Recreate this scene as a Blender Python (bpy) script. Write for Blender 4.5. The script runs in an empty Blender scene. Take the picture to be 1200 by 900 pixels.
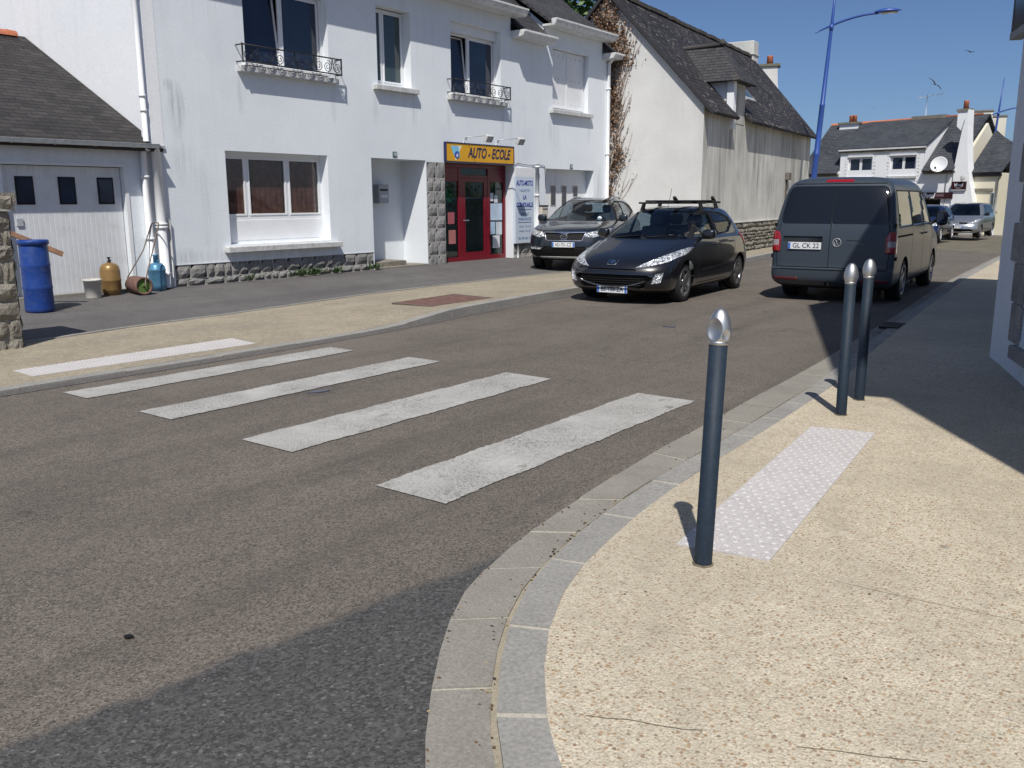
import bpy, bmesh, math, random
from math import sin, cos, pi, sqrt, radians, atan2
from mathutils import Vector, Matrix, noise
S = bpy.context.scene
COL = S.collection
RND = random.Random(7)

# ------------------------------------------------------------------ tagging
def tag(o, label=None, cat=None, group=None, kind=None):
    if label: o['label'] = label
    if cat: o['category'] = cat
    if group: o['group'] = group
    if kind: o['kind'] = kind
    return o

def gz(x, y):
    z = -0.00417 * y - 0.00178 * x
    if y > 44: z -= 0.0042 * (min(y, 62) - 44) ** 2 * 0.6
    return z

def empty(name, loc=(0, 0, 0), rz=0.0, label=None, cat=None, group=None):
    o = bpy.data.objects.new(name, None)
    o.empty_display_size = 0.2
    COL.objects.link(o)
    o.location = loc
    o.rotation_euler = (0, 0, rz)
    return tag(o, label, cat, group)

# ------------------------------------------------------------------ mesh builder
class MB:
    def __init__(s):
        s.v = []; s.f = []; s.m = []; s.sm = []
    def vert(s, p):
        s.v.append(tuple(p)); return len(s.v) - 1
    def face(s, idx, m=0, smooth=False):
        s.f.append(list(idx)); s.m.append(m); s.sm.append(smooth)
    def poly(s, pts, m=0, smooth=False):
        s.face([s.vert(p) for p in pts], m, smooth)
    def quadgrid(s, rows, m=0, smooth=True, close=False):
        n = len(rows[0])
        ids = [[s.vert(p) for p in r] for r in rows]
        for i in range(len(rows) - 1):
            for j in range(n if close else n - 1):
                k = (j + 1) % n
                s.face([ids[i][j], ids[i][k], ids[i + 1][k], ids[i + 1][j]], m, smooth)
        return ids
    def box(s, c, d, m=0, R=None):
        # centre c, full size d
        hx, hy, hz = d[0] / 2, d[1] / 2, d[2] / 2
        P = [Vector((x, y, z)) for z in (-hz, hz) for y in (-hy, hy) for x in (-hx, hx)]
        if R is not None: P = [R @ p for p in P]
        i0 = len(s.v)
        for p in P: s.vert(p + Vector(c))
        for q in ((0, 2, 3, 1), (4, 5, 7, 6), (0, 1, 5, 4), (2, 6, 7, 3), (0, 4, 6, 2), (1, 3, 7, 5)):
            s.face([i0 + k for k in q], m)
    def hexa(s, P, m=0):
        # 8 points: bottom 4 ring (ccw from above), top 4 ring
        i0 = len(s.v)
        for p in P: s.vert(p)
        for q in ((3, 2, 1, 0), (4, 5, 6, 7), (0, 1, 5, 4), (1, 2, 6, 5), (2, 3, 7, 6), (3, 0, 4, 7)):
            s.face([i0 + k for k in q], m)
    def prism(s, poly, ext, m=0):
        # poly: list of 3D points (planar), ext: extrusion vector
        e = Vector(ext); n = len(poly); a = [Vector(p) for p in poly]
        nrm = Vector((0, 0, 0))
        for i in range(n): nrm += a[i].cross(a[(i + 1) % n])
        if nrm.dot(e) > 0: a.reverse()
        i0 = len(s.v)
        for p in a: s.vert(p)
        for p in a: s.vert(p + e)
        s.face(list(range(i0, i0 + n)), m)
        s.face([i0 + n + k for k in range(n)][::-1], m)
        for k in range(n):
            j = (k + 1) % n
            s.face([i0 + j, i0 + k, i0 + n + k, i0 + n + j], m)
    def tube(s, pts, r, n=8, m=0, caps=True, smooth=True):
        P = [Vector(p) for p in pts]
        rr = r if isinstance(r, (list, tuple)) else [r] * len(P)
        rows = []; up = None
        for i, p in enumerate(P):
            t = (P[min(i + 1, len(P) - 1)] - P[max(i - 1, 0)]).normalized()
            if up is None:
                up = Vector((0, 0, 1)) if abs(t.z) < .9 else Vector((1, 0, 0))
            a = t.cross(up)
            if a.length < 1e-4: a = t.cross(Vector((0, 1, 0)))
            a.normalize(); b = a.cross(t).normalized(); up = b
            rows.append([p + (a * cos(2 * pi * k / n) + b * sin(2 * pi * k / n)) * rr[i] for k in range(n)])
        ids = s.quadgrid(rows, m, smooth, close=True)
        if caps:
            s.face(ids[0], m); s.face(ids[-1][::-1], m)
    def lathe(s, prof, c=(0, 0, 0), n=16, m=0, M=None, smooth=True, caps=True):
        # prof: list of (r, z) bottom -> top, around Z
        C = Vector(c); rows = []
        for r, z in prof:
            row = []
            for k in range(n):
                p = Vector((r * cos(2 * pi * k / n), r * sin(2 * pi * k / n), z))
                if M is not None: p = M @ p
                row.append(p + C)
            rows.append(row)
        ids = s.quadgrid(rows, m, smooth, close=True)
        if caps:
            if prof[0][0] > 1e-5: s.face(ids[0][::-1], m)
            if prof[-1][0] > 1e-5: s.face(ids[-1], m)
    def build(s, name, mats, parent=None, bevel=0, label=None, world=True, fixn=False, uv=True):
        me = bpy.data.meshes.new(name)
        me.from_pydata(s.v, [], s.f)
        if not isinstance(mats, (list, tuple)): mats = [mats]
        for m in mats: me.materials.append(m)
        me.polygons.foreach_set('material_index', s.m)
        me.polygons.foreach_set('use_smooth', s.sm)
        me.update()
        if fixn:
            bm = bmesh.new(); bm.from_mesh(me)
            bmesh.ops.remove_doubles(bm, verts=bm.verts, dist=1e-4)
            bmesh.ops.recalc_face_normals(bm, faces=bm.faces); bm.to_mesh(me); bm.free()
        if uv: autouv(me)
        return link(name, me, parent, bevel, label, world)

def link(name, me, parent=None, bevel=0, label=None, world=True):
    o = bpy.data.objects.new(name, me)
    COL.objects.link(o)
    if parent is not None:
        o.parent = parent
        if world and parent.type == 'EMPTY' and parent.parent is None and not parent.get('_local'):
            o.location = -Vector(parent.location)
    if bevel:
        b = o.modifiers.new('bevel', 'BEVEL'); b.width = bevel; b.segments = 2; b.limit_method = 'ANGLE'; b.angle_limit = radians(40)
    if label: o['label'] = label
    return o

def autouv(me):
    uv = me.uv_layers.new(name='uv')
    d = uv.data; vs = me.vertices
    for p in me.polygons:
        n = p.normal
        if abs(n.z) > .95:
            u = Vector((1, 0, 0)); v = Vector((0, 1, 0))
        else:
            u = Vector((-n.y, n.x, 0)).normalized(); v = n.cross(u)
        for li in p.loop_indices:
            co = vs[me.loops[li].vertex_index].co
            d[li].uv = (co.dot(u), co.dot(v))

def copy_tree(o, parent=None):
    c = o.copy(); COL.objects.link(c)
    if parent is not None: c.parent = parent
    for ch in list(o.children): copy_tree(ch, c)
    return c

# planar frame : u along a wall, d outward
class Fr:
    def __init__(s, o, u, n, k=1.0):
        s.o = Vector(o); s.u = Vector(u).normalized(); s.n = Vector(n).normalized(); s.k = k
    def p(s, u, z, d=0.0):
        q = s.o + (s.u * u + s.n * d) * s.k
        return Vector((q.x, q.y, s.o.z + z * s.k))
    def box(s, mb, u0, u1, z0, z1, d0, d1, m=0):
        P = [s.p(u0, z0, d0), s.p(u1, z0, d0), s.p(u1, z0, d1), s.p(u0, z0, d1)]
        Q = [s.p(u0, z1, d0), s.p(u1, z1, d0), s.p(u1, z1, d1), s.p(u0, z1, d1)]
        if s.u.cross(s.n).z < 0: P.reverse(); Q.reverse()
        mb.hexa(P + Q, m)
    def rect(s, mb, u0, u1, z0, z1, d, m=0):
        P = [s.p(u0, z0, d), s.p(u1, z0, d), s.p(u1, z1, d), s.p(u0, z1, d)]
        if s.u.cross(Vector((0, 0, 1))).dot(s.n) < 0: P.reverse()
        mb.poly(P, m)
    def flip(s): return s.u.cross(Vector((0, 0, 1))).dot(s.n) < 0

def wall_holes(mb, fr, u0, u1, z0, z1, holes, depth=.22, m=0, mr=None, top=None):
    """front sheet with rectangular openings and their reveals; holes: (u0,u1,z0,z1[,depth])"""
    us = sorted({u0, u1} | {h[0] for h in holes} | {h[1] for h in holes})
    zs = sorted({z0, z1} | {h[2] for h in holes} | {h[3] for h in holes})
    us = [u for u in us if u0 <= u <= u1]; zs = [z for z in zs if z0 <= z <= z1]
    def inh(u, z): return any(h[0] < u < h[1] and h[2] < z < h[3] for h in holes)
    ids = {}
    def V(i, j):
        if (i, j) not in ids: ids[(i, j)] = mb.vert(fr.p(us[i], zs[j], 0))
        return ids[(i, j)]
    fl = fr.flip()
    for i in range(len(us) - 1):
        for j in range(len(zs) - 1):
            if inh((us[i] + us[i + 1]) / 2, (zs[j] + zs[j + 1]) / 2): continue
            q = [V(i, j), V(i + 1, j), V(i + 1, j + 1), V(i, j + 1)]
            mb.face(q[::-1] if fl else q, m)
    for h in holes:
        a, b, c, d = h[:4]; D = h[4] if len(h) > 4 else depth
        R = mr if mr is not None else m
        for P in ([(a, c, 0), (a, d, 0), (a, d, -D), (a, c, -D)], [(b, d, 0), (b, c, 0), (b, c, -D), (b, d, -D)],
                  [(a, d, 0), (b, d, 0), (b, d, -D), (a, d, -D)], [(b, c, 0), (a, c, 0), (a, c, -D), (b, c, -D)]):
            q = [fr.p(*t) for t in P]
            mb.poly(q[::-1] if fl else q, R)

def text_mesh(body, size, extrude=.002, shear=0, bold=0, align='CENTER', sx=1.0, space=1.0):
    c = bpy.data.curves.new('lettering', 'FONT')
    c.body = body; c.size = size; c.extrude = extrude; c.shear = shear; c.offset = bold
    c.align_x = align; c.align_y = 'CENTER'; c.space_character = space
    o = bpy.data.objects.new('lettering', c); COL.objects.link(o)
    dg = bpy.context.evaluated_depsgraph_get()
    me = bpy.data.meshes.new_from_object(o.evaluated_get(dg))
    bpy.data.objects.remove(o); bpy.data.curves.remove(c)
    if sx != 1.0:
        for v in me.vertices: v.co.x *= sx
    return me

def text_on(name, body, size, mat, origin, xdir, ydir, parent, shear=0, bold=0, sx=1.0, extrude=.0015, align='CENTER', width=None, space=1.0):
    me = text_mesh(body, size, extrude, shear, bold, align, sx, space)
    X = Vector(xdir).normalized(); Y = Vector(ydir).normalized(); N = X.cross(Y)
    if width:
        xs = [v.co.x for v in me.vertices]; k = width / max(1e-6, max(xs) - min(xs))
        for v in me.vertices: v.co.x *= k
    O = Vector(origin)
    for v in me.vertices: v.co = O + X * v.co.x + Y * v.co.y + N * v.co.z
    me.materials.clear(); me.materials.append(mat)
    return link(name, me, parent)

# ------------------------------------------------------------------ materials
class N:
    def __init__(s, name):
        s.mat = bpy.data.materials.new(name); s.mat.use_nodes = True
        s.t = s.mat.node_tree; s.nodes = s.t.nodes; s.l = s.t.links
        s.b = s.nodes['Principled BSDF']; s._tc = None
    def n(s, t, **k):
        x = s.nodes.new('ShaderNode' + t)
        for a, b in k.items(): setattr(x, a, b)
        return x
    def set(s, node, inp, v):
        i = node.inputs[inp]
        if hasattr(v, 'outputs') or isinstance(v, bpy.types.NodeSocket):
            s.l.new(v if isinstance(v, bpy.types.NodeSocket) else v.outputs[0], i)
        else:
            if isinstance(v, (tuple, list)) and len(v) == 3 and i.type == 'RGBA': v = tuple(v) + (1,)
            i.default_value = v
    def co(s, scale=(1, 1, 1), kind='Object', loc=(0, 0, 0), rot=(0, 0, 0)):
        if s._tc is None: s._tc = s.n('TexCoord')
        m = s.n('Mapping'); m.inputs['Scale'].default_value = scale; m.inputs['Location'].default_value = loc
        m.inputs['Rotation'].default_value = rot
        s.l.new(s._tc.outputs[kind], m.inputs['Vector']); return m.outputs[0]
    def noise(s, scale, detail=4, co=None, rough=.6):
        x = s.n('TexNoise'); x.inputs['Scale'].default_value = scale; x.inputs['Detail'].default_value = detail
        x.inputs['Roughness'].default_value = rough
        s.l.new(co if co is not None else s.co(), x.inputs['Vector']); return x.outputs['Fac']
    def voro(s, scale, co=None, out='Color', feature='F1'):
        x = s.n('TexVoronoi', feature=feature); x.inputs['Scale'].default_value = scale
        s.l.new(co if co is not None else s.co(), x.inputs['Vector']); return x.outputs[out]
    def ramp(s, f, stops):
        r = s.n('ValToRGB'); e = r.color_ramp.elements
        while len(e) < len(stops): e.new(.5)
        for q, (p, c) in zip(e, stops):
            q.position = p; q.color = (c, c, c, 1) if isinstance(c, (int, float)) else tuple(c) + (1,)
        s.l.new(f, r.inputs[0]); return r.outputs[0]
    def mix(s, f, a, b, mode='MIX'):
        x = s.n('Mix', data_type='RGBA', blend_type=mode)
        for k, v in ((0, f), (6, a), (7, b)):
            i = x.inputs[k]
            if isinstance(v, bpy.types.NodeSocket): s.l.new(v, i)
            else:
                i.default_value = (tuple(v) + (1,)) if isinstance(v, (tuple, list)) else v
        return x.outputs[2]
    def math(s, op, a, b=0.0):
        x = s.n('Math', operation=op)
        for k, v in ((0, a), (1, b)):
            if isinstance(v, bpy.types.NodeSocket): s.l.new(v, x.inputs[k])
            else: x.inputs[k].default_value = v
        return x.outputs[0]
    def bump(s, h, strength=.3, dist=.01, base=None):
        x = s.n('Bump'); x.inputs['Strength'].default_value = strength; x.inputs['Distance'].default_value = dist
        s.l.new(h, x.inputs['Height'])
        if base is not None: s.l.new(base, x.inputs['Normal'])
        return x.outputs[0]
    def out(s, col=None, rough=None, normal=None, metal=None, coat=None, spec=None):
        for k, v in (('Base Color', col), ('Roughness', rough), ('Normal', normal), ('Metallic', metal), ('Coat Weight', coat), ('Specular IOR Level', spec)):
            if v is not None: s.set(s.b, k, v)
        return s.mat

def plain(name, col, rough=.6, metal=0, var=.12, vs=4, bump=0, bs=60, coat=0, spec=.5, dirt=None):
    k = N(name)
    f = k.noise(vs, 5)
    lo = tuple(c * (1 - var) for c in col); hi = tuple(min(1, c * (1 + var)) for c in col)
    c = k.ramp(f, [(.3, lo), (.7, hi)])
    if dirt:
        g = k.ramp(k.noise(vs * 2.7, 6), [(.5, 0.0), (.75, 1.0)])
        c = k.mix(g, c, dirt)
    nrm = k.bump(k.noise(bs, 3), bump, .005) if bump else None
    return k.out(c, k.math('MULTIPLY_ADD', f, .15) if False else rough, nrm, metal, coat, spec)

def streaky(name, c_lo, c_hi, c_st, amount=.6, sx=5.0, zs=.25, blotch=.7, thr=(.48, .72), grit=.25, spots=(), bigr=((.42, 0.0), (.68, 1.0))):
    """render on a wall: blotches and vertical run-off streaks"""
    k = N(name)
    base = k.ramp(k.noise(blotch, 6), [(.3, c_lo), (.7, c_hi)])
    st = k.noise(1.0, 6, k.co((sx, sx, zs)), .65)
    big = k.ramp(k.noise(.45, 3, k.co((1, 1, .7), loc=(3, 7, 1))), list(bigr))
    f = k.ramp(st, [(thr[0], 0.0), (thr[1], 1.0)])
    f = k.math('MULTIPLY', k.math('MULTIPLY', f, big), amount)
    c = k.mix(f, base, c_st)
    for (sy, sz, ry, rz, amt) in spots:      # single run-off stains with a place of their own
        sp = k.n('SeparateXYZ'); k.l.new(k.co(), sp.inputs[0])
        dy = k.math('DIVIDE', k.math('SUBTRACT', sp.outputs[1], sy), ry); dzz = k.math('DIVIDE', k.math('SUBTRACT', sp.outputs[2], sz), rz)
        r2 = k.math('ADD', k.math('POWER', dy, 2.0), k.math('POWER', dzz, 2.0))
        m_ = k.ramp(r2, [(.0, 1.0), (.9, 0.0)])
        m_ = k.math('MULTIPLY', k.math('MULTIPLY', m_, k.ramp(k.noise(1.0, 5, k.co((14, 14, 1.2))), [(.38, .1), (.62, 1.0)])), amt)
        c = k.mix(m_, c, c_st)
    fine = k.ramp(k.noise(26, 4), [(.3, .93), (.7, 1.03)])
    c = k.mix(1.0, c, fine, 'MULTIPLY')
    nrm = k.bump(k.noise(140, 3), grit, .004)
    return k.out(c, .85, nrm, spec=.25)

def slate(name, c1, c2, bw=.24, rh=.12, moss=None, lichen=0):
    k = N(name)
    br = k.n('TexBrick'); br.offset = .5
    k.set(br, 'Vector', k.co(kind='UV')); k.set(br, 'Color1', c1); k.set(br, 'Color2', c2); k.set(br, 'Mortar', tuple(c * .25 for c in c1))
    for a, v in (('Scale', 1.0), ('Mortar Size', .006), ('Brick Width', bw), ('Row Height', rh), ('Bias', 0.0), ('Mortar Smooth', .2)): k.set(br, a, v)
    c = br.outputs['Color']
    c = k.mix(k.ramp(k.noise(.8, 5), [(.38, 0.0), (.7, .5)]), c, tuple(x * 1.45 for x in c2))
    c = k.mix(k.ramp(k.noise(9, 4), [(.45, 0.0), (.75, .5)]), c, tuple(x * .6 for x in c1))
    if moss: c = k.mix(k.ramp(k.noise(2.2, 6), [(.58, 0.0), (.72, .7)]), c, moss)
    if lichen:
        v = k.voro(5.2, k.co(kind='UV'), 'Distance')
        m = k.ramp(v, [(.20, 1.0), (.32, 0.0)])
        m2 = k.ramp(k.noise(.9, 3), [(.40, 0.0), (.60, 1.0)])
        m3 = k.ramp(k.noise(24, 2, k.co(kind='UV')), [(.40, 0.0), (.52, 1.0)])
        c = k.mix(k.math('MULTIPLY', k.math('MULTIPLY', k.math('MULTIPLY', m, m2), m3), lichen), c, (.52, .50, .43))
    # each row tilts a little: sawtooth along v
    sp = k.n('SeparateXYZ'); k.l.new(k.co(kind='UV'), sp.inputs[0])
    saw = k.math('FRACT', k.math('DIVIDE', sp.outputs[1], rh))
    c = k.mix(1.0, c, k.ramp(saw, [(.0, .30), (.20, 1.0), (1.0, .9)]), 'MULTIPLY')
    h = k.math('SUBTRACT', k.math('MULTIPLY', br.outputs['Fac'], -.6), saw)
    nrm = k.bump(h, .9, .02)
    nrm = k.bump(k.noise(60, 3), .2, .004, nrm)
    return k.out(c, .72, nrm, spec=.25)

M = {}
def mats():
    M['white_render'] = streaky('white_render', (.755, .80, .84), (.845, .885, .915), (.40, .42, .43), .28, spots=((8.97, 3.05, .20, .55, .75), (8.85, 3.45, .12, .12, .6), (9.0, 2.2, .3, .5, .3), (20.3, 3.2, .3, .7, .25), (22.6, 1.9, .2, .7, .5), (8.9, .62, .5, .2, .4), (10.28, 3.42, .10, .42, .38), (12.47, 3.42, .10, .42, .38), (13.61, 3.42, .10, .42, .38), (14.79, 3.42, .10, .42, .38), (15.95, 3.42, .10, .42, .38), (17.97, 3.42, .10, .42, .38), (20.05, 3.42, .10, .42, .38), (21.99, 3.42, .10, .42, .38), (10.5, .62, 2.2, .16, .3), (9.4, 1.5, .12, .9, .35)))
    M['white_bright'] = streaky('bright_render', (.855, .875, .895), (.905, .92, .935), (.55, .55, .55), .3)
    M['gable_render'] = streaky('gable_render', (.60, .60, .58), (.72, .72, .70), (.36, .35, .31), .5, 3.0, .25)
    M['stained'] = streaky('stained_render', (.54, .53, .475), (.75, .74, .68), (.13, .128, .11), .85, 4.2, .24, .55, (.38, .74), bigr=((.36, .05), (.56, 1.0)))
    M['white_paint'] = plain('white_paint', (.78, .79, .80), .45, var=.05, vs=3)
    M['white_plastic'] = plain('white_plastic', (.80, .81, .82), .3, var=.03)
    M['grey_paint'] = plain('grey_sill', (.56, .565, .56), .7, var=.15, vs=6, bump=.2, dirt=(.30, .30, .28))
    M['cream'] = streaky('cream_render', (.72, .67, .50), (.80, .75, .60), (.45, .40, .28), .3)
    M['pale_cream'] = streaky('pale_cream_render', (.70, .67, .55), (.78, .75, .64), (.5, .46, .36), .3)
    M['shade_render'] = streaky('bluegrey_render', (.70, .75, .81), (.78, .83, .88), (.50, .54, .58), .3)
    M['slate'] = slate('slate', (.040, .040, .045), (.068, .067, .070), moss=(.10, .09, .075))
    M['slate_old'] = slate('old_slate', (.018, .017, .018), (.050, .046, .045), .26, .14, moss=(.062, .055, .044))
    M['slate_lichen'] = slate('lichen_slate', (.024, .023, .027), (.046, .043, .046), .26, .17, lichen=.55)
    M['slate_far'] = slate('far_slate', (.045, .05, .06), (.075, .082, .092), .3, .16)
    M['terracotta'] = plain('terracotta', (.46, .15, .075), .75, var=.25, vs=7, bump=.3)
    M['zinc'] = plain('zinc', (.50, .53, .55), .5, metal=.3, var=.2, vs=5)
    M['gutter_white'] = plain('painted_gutter', (.70, .71, .71), .55, var=.1, vs=5, dirt=(.42, .42, .40))
    M['glass_dark'] = wavyglass('window_glass', (.010, .015, .030))
    M['glass_mid'] = N('window_glass_grey').out((.05, .07, .075), .05, spec=.7)
    M['rail'] = plain('black_iron', (.02, .02, .024), .5, metal=.4)
    M['red_frame'] = plain('dark_red_paint', (.19, .010, .022), .3, var=.08)
    M['curtain'] = plain('brown_curtain', (.27, .135, .12), .8, var=.35, vs=9, spec=.6)
    M['wood'] = plain('weathered_wood', (.22, .12, .07), .8, var=.3, vs=14)
    M['brown_door'] = plain('dark_brown_wood', (.06, .035, .028), .6)
    M['black'] = plain('black_plastic', (.012, .012, .013), .55, var=.2, spec=.25)
    M['void'] = plain('dark_interior', (.012, .012, .014), .95, var=.1)
    M['aluminium'] = plain('brushed_aluminium', (.60, .61, .61), .46, metal=1, var=.06, vs=30)
    M['chrome'] = plain('chrome', (.8, .81, .82), .08, metal=1, var=.02)
    M['bollard'] = plain('bluegrey_paint', (.017, .029, .046), .58, var=.14, vs=20, bump=.06, bs=300, dirt=(.028, .040, .055), spec=.25)
    M['lamp_blue'] = plain('blue_paint', (.030, .080, .31), .35, var=.08)
    M['granite'] = granite('granite', (.30, .295, .29))
    M['granite_dark'] = granite('granite_dark', (.245, .24, .23))
    M['granite_warm'] = granite('granite_warm', (.235, .215, .18))
    M['mortar'] = plain('mortar', (.40, .385, .35), .95, var=.2, vs=30, bump=.4, bs=150)
    M['mortar_brown'] = plain('mortar_brown', (.13, .11, .085), .95, var=.2, vs=30, bump=.4, bs=150)
    M['yellow'] = plain('yellow_sign', (.72, .37, .012), .4, var=.04)
    M['navy'] = plain('navy_letters', (.016, .02, .085), .5, var=.03)
    M['blue_letters'] = plain('blue_letters', (.02, .05, .30), .5, var=.03)
    M['sky_sign'] = plain('light_blue_sign', (.22, .58, .80), .4, var=.04)
    M['board'] = plain('pale_board', (.60, .68, .78), .45, var=.04, vs=2)
    M['maroon'] = plain('maroon_sign', (.035, .008, .012), .4, var=.05)
    M['rust'] = plain('rust', (.155, .085, .068), .85, var=.3, vs=10, bump=.3)
    M['steel'] = plain('rusty_steel', (.17, .13, .11), .6, metal=.5, var=.3, vs=12)
    M['green'] = plain('green_paint', (.09, .17, .03), .7, var=.3, vs=15)
    M['gold'] = plain('tan_cylinder_paint', (.27, .165, .06), .38, metal=.25, var=.15, vs=6, dirt=(.22, .14, .06))
    M['gas_blue'] = plain('blue_cylinder_paint', (.09, .25, .40), .35, metal=.3, var=.15, vs=8, dirt=(.10, .17, .23))
    M['barrel_blue'] = plain('blue_plastic', (.011, .048, .235), .45, var=.18, vs=5, dirt=(.05, .085, .22))
    M['bucket'] = plain('dirty_plastic', (.55, .53, .49), .6, var=.12, vs=9)
    M['poster_white'] = plain('paper', (.72, .76, .80), .8, var=.06)
    M['tyre'] = plain('rubber', (.014, .014, .015), .85, var=.2, bump=.1)
    M['rim'] = plain('alloy', (.40, .41, .43), .35, metal=.9, var=.06)
    M['plate_white'] = plain('plate_white', (.75, .77, .79), .4, var=.02)
    M['plate_blue'] = plain('plate_blue', (.04, .15, .50), .4, var=.02)
    M['lamp_red'] = N('red_lamp').out((.30, .008, .012), .08, coat=1.0)
    M['lamp_white'] = lampglass()
    M['orange'] = plain('orange_fruit', (.5, .16, .05), .6, var=.3, vs=30)
    M['skin'] = plain('skin', (.45, .27, .20), .55, var=.06)
    M['hair'] = plain('brown_hair', (.05, .035, .025), .7)
    M['shirt'] = plain('dark_shirt', (.05, .055, .07), .85)
    M['seat'] = plain('grey_seat_fabric', (.14, .14, .145), .9)
    M['bird'] = plain('dark_feathers', (.02, .02, .024), .7)
    M['car_glass'] = carglass('tinted_car_glass', (.46, .54, .58))
    M['car_glass_dark'] = carglass('privacy_car_glass', (.05, .06, .07))
    M['car_glass_clear'] = carglass('clear_car_glass', (.72, .82, .78))
    M['leaf_green'] = leaf('green_leaf', (.035, .085, .022), (.075, .14, .035))
    M['leaf_lime'] = leaf('lime_leaf', (.14, .18, .025), (.26, .28, .045))
    M['leaf_dry'] = leaf('dry_leaf', (.12, .070, .038), (.26, .165, .10))
    M['stem_dry'] = plain('dry_stem', (.25, .16, .11), .9, var=.25, vs=30)
    M['bark'] = plain('bark', (.09, .07, .05), .95, var=.3, vs=9, bump=.5)
    M['leaf_red'] = leaf('red_leaf', (.32, .03, .02), (.45, .10, .04))

def wavyglass(name, col):
    k = N(name)
    return k.out(k.ramp(k.noise(.9, 3), [(.35, col), (.7, tuple(c * 2.2 for c in col))]), .03, k.bump(k.noise(1.4, 2), .10, .05), spec=.7)

def granite(name, col):
    k = N(name)
    c = k.ramp(k.noise(3, 5), [(.3, tuple(x * .72 for x in col)), (.7, tuple(x * 1.2 for x in col))])
    sp = k.ramp(k.noise(110, 2), [(.40, .55), (.5, 1.0), (.62, 1.35)])
    c = k.mix(1.0, c, sp, 'MULTIPLY')
    nrm = k.bump(k.noise(26, 6), .6, .02)
    return k.out(c, .9, nrm, spec=.3)

def lampglass():
    k = N('headlamp_glass')
    v = k.voro(38, out='Color')
    c = k.ramp(v, [(.2, (.16, .18, .20)), (.55, (.55, .58, .62)), (.8, (.92, .94, .96))])
    return k.out(c, .14, k.bump(k.voro(38, out='Distance'), .9, .02), .3, 1.0)

def carglass(name, tint):
    k = N(name); t = k.t
    tr = k.n('BsdfTransparent'); k.set(tr, 'Color', tint)
    gl = k.n('BsdfGlossy'); gl.inputs['Roughness'].default_value = .015
    # thin pane: the same reflectance seen from either side
    ge = k.n('NewGeometry'); fr = k.n('Fresnel')
    k.l.new(k.math('MULTIPLY_ADD' if False else 'ADD', k.math('MULTIPLY', ge.outputs['Backfacing'], 1 / 1.6 - 1.6), 1.6), fr.inputs['IOR'])
    mx = k.n('MixShader')
    k.l.new(fr.outputs[0], mx.inputs[0]); k.l.new(tr.outputs[0], mx.inputs[1]); k.l.new(gl.outputs[0], mx.inputs[2])
    k.l.new(mx.outputs[0], t.nodes['Material Output'].inputs['Surface'])
    return k.mat

def leaf(name, a, b):
    k = N(name)
    g = k.n('NewGeometry')
    c = k.ramp(g.outputs['Random Per Island'], [(.0, a), (.6, b), (1.0, tuple(x * 1.25 for x in b))])
    k.set(k.b, 'Base Color', c); k.set(k.b, 'Roughness', .6)
    try: k.b.inputs['Transmission Weight'].default_value = 0
    except Exception: pass
    return k.mat

def paint(name, col, rough=.28, metal=.5, coat=1.0, dust=None):
    k = N(name)
    c = k.ramp(k.noise(600, 2), [(.35, tuple(x * .85 for x in col)), (.65, tuple(x * 1.15 for x in col))])
    if dust:
        sp = k.n('SeparateXYZ'); k.l.new(k.co(), sp.inputs[0])
        f = k.ramp(sp.outputs[2], [(.25, .55), (.75, .12)])
        f = k.math('MULTIPLY', f, k.ramp(k.noise(5, 5), [(.3, .4), (.7, 1.0)]))
        c = k.mix(f, c, dust)
    k.b.inputs['Coat Roughness'].default_value = .04
    return k.out(c, rough, None, metal, coat)
mats()
# ------------------------------------------------------------------ camera, light
F_PX, PITCH, ROLL, YAW, CAM_H = 1033.93, 0.205291, -0.003847, 0.638022, 1.562
def make_camera():
    cd = bpy.data.cameras.new('camera'); co = bpy.data.objects.new('camera', cd); COL.objects.link(co)
    cd.sensor_fit = 'HORIZONTAL'; cd.sensor_width = 36; cd.lens = 36 * F_PX / 1200
    cd.clip_start = .05; cd.clip_end = 3000
    Fw = Vector((-sin(YAW) * cos(PITCH), cos(YAW) * cos(PITCH), -sin(PITCH)))
    R0 = Vector((cos(YAW), sin(YAW), 0)); U0 = R0.cross(Fw)
    R = R0 * cos(ROLL) + U0 * sin(ROLL); U = U0 * cos(ROLL) - R0 * sin(ROLL)
    m = Matrix((R, U, -Fw)).transposed().to_4x4(); m.translation = Vector((0, 0, CAM_H))
    co.matrix_world = m
    S.camera = co
make_camera()
SUN = Vector((.45, -.66, 1.11)).normalized()
def make_light():
    w = bpy.data.worlds.new('World'); S.world = w; w.use_nodes = True
    t = w.node_tree; bg = t.nodes['Background']
    sk = t.nodes.new('ShaderNodeTexSky'); sk.sky_type = 'NISHITA'; sk.sun_disc = False
    sk.sun_elevation = math.asin(SUN.z); sk.sun_rotation = atan2(SUN.x, SUN.y)
    sk.air_density = .66; sk.dust_density = 1.2; sk.ozone_density = 7.0; sk.altitude = 0
    t.links.new(sk.outputs[0], bg.inputs[0]); bg.inputs[1].default_value = .10
    ld = bpy.data.lights.new('sun', 'SUN'); ld.energy = 4.8; ld.angle = radians(.53); ld.color = (1, .955, .885)
    lo = bpy.data.objects.new('sun', ld); COL.objects.link(lo)
    lo.rotation_euler = (-SUN).to_track_quat('-Z', 'Y').to_euler(); lo.location = SUN * 60
    v = S.view_settings; v.view_transform = 'Standard'; v.look = 'None'; v.gamma = 1; v.exposure = -.10; v.use_curve_mapping = False
    S.cycles.max_bounces = 7; S.cycles.transparent_max_bounces = 12; S.cycles.use_denoising = True
    S.cycles.caustics_reflective = False; S.cycles.caustics_refractive = False; S.cycles.sample_clamp_indirect = 6
make_light()

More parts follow.
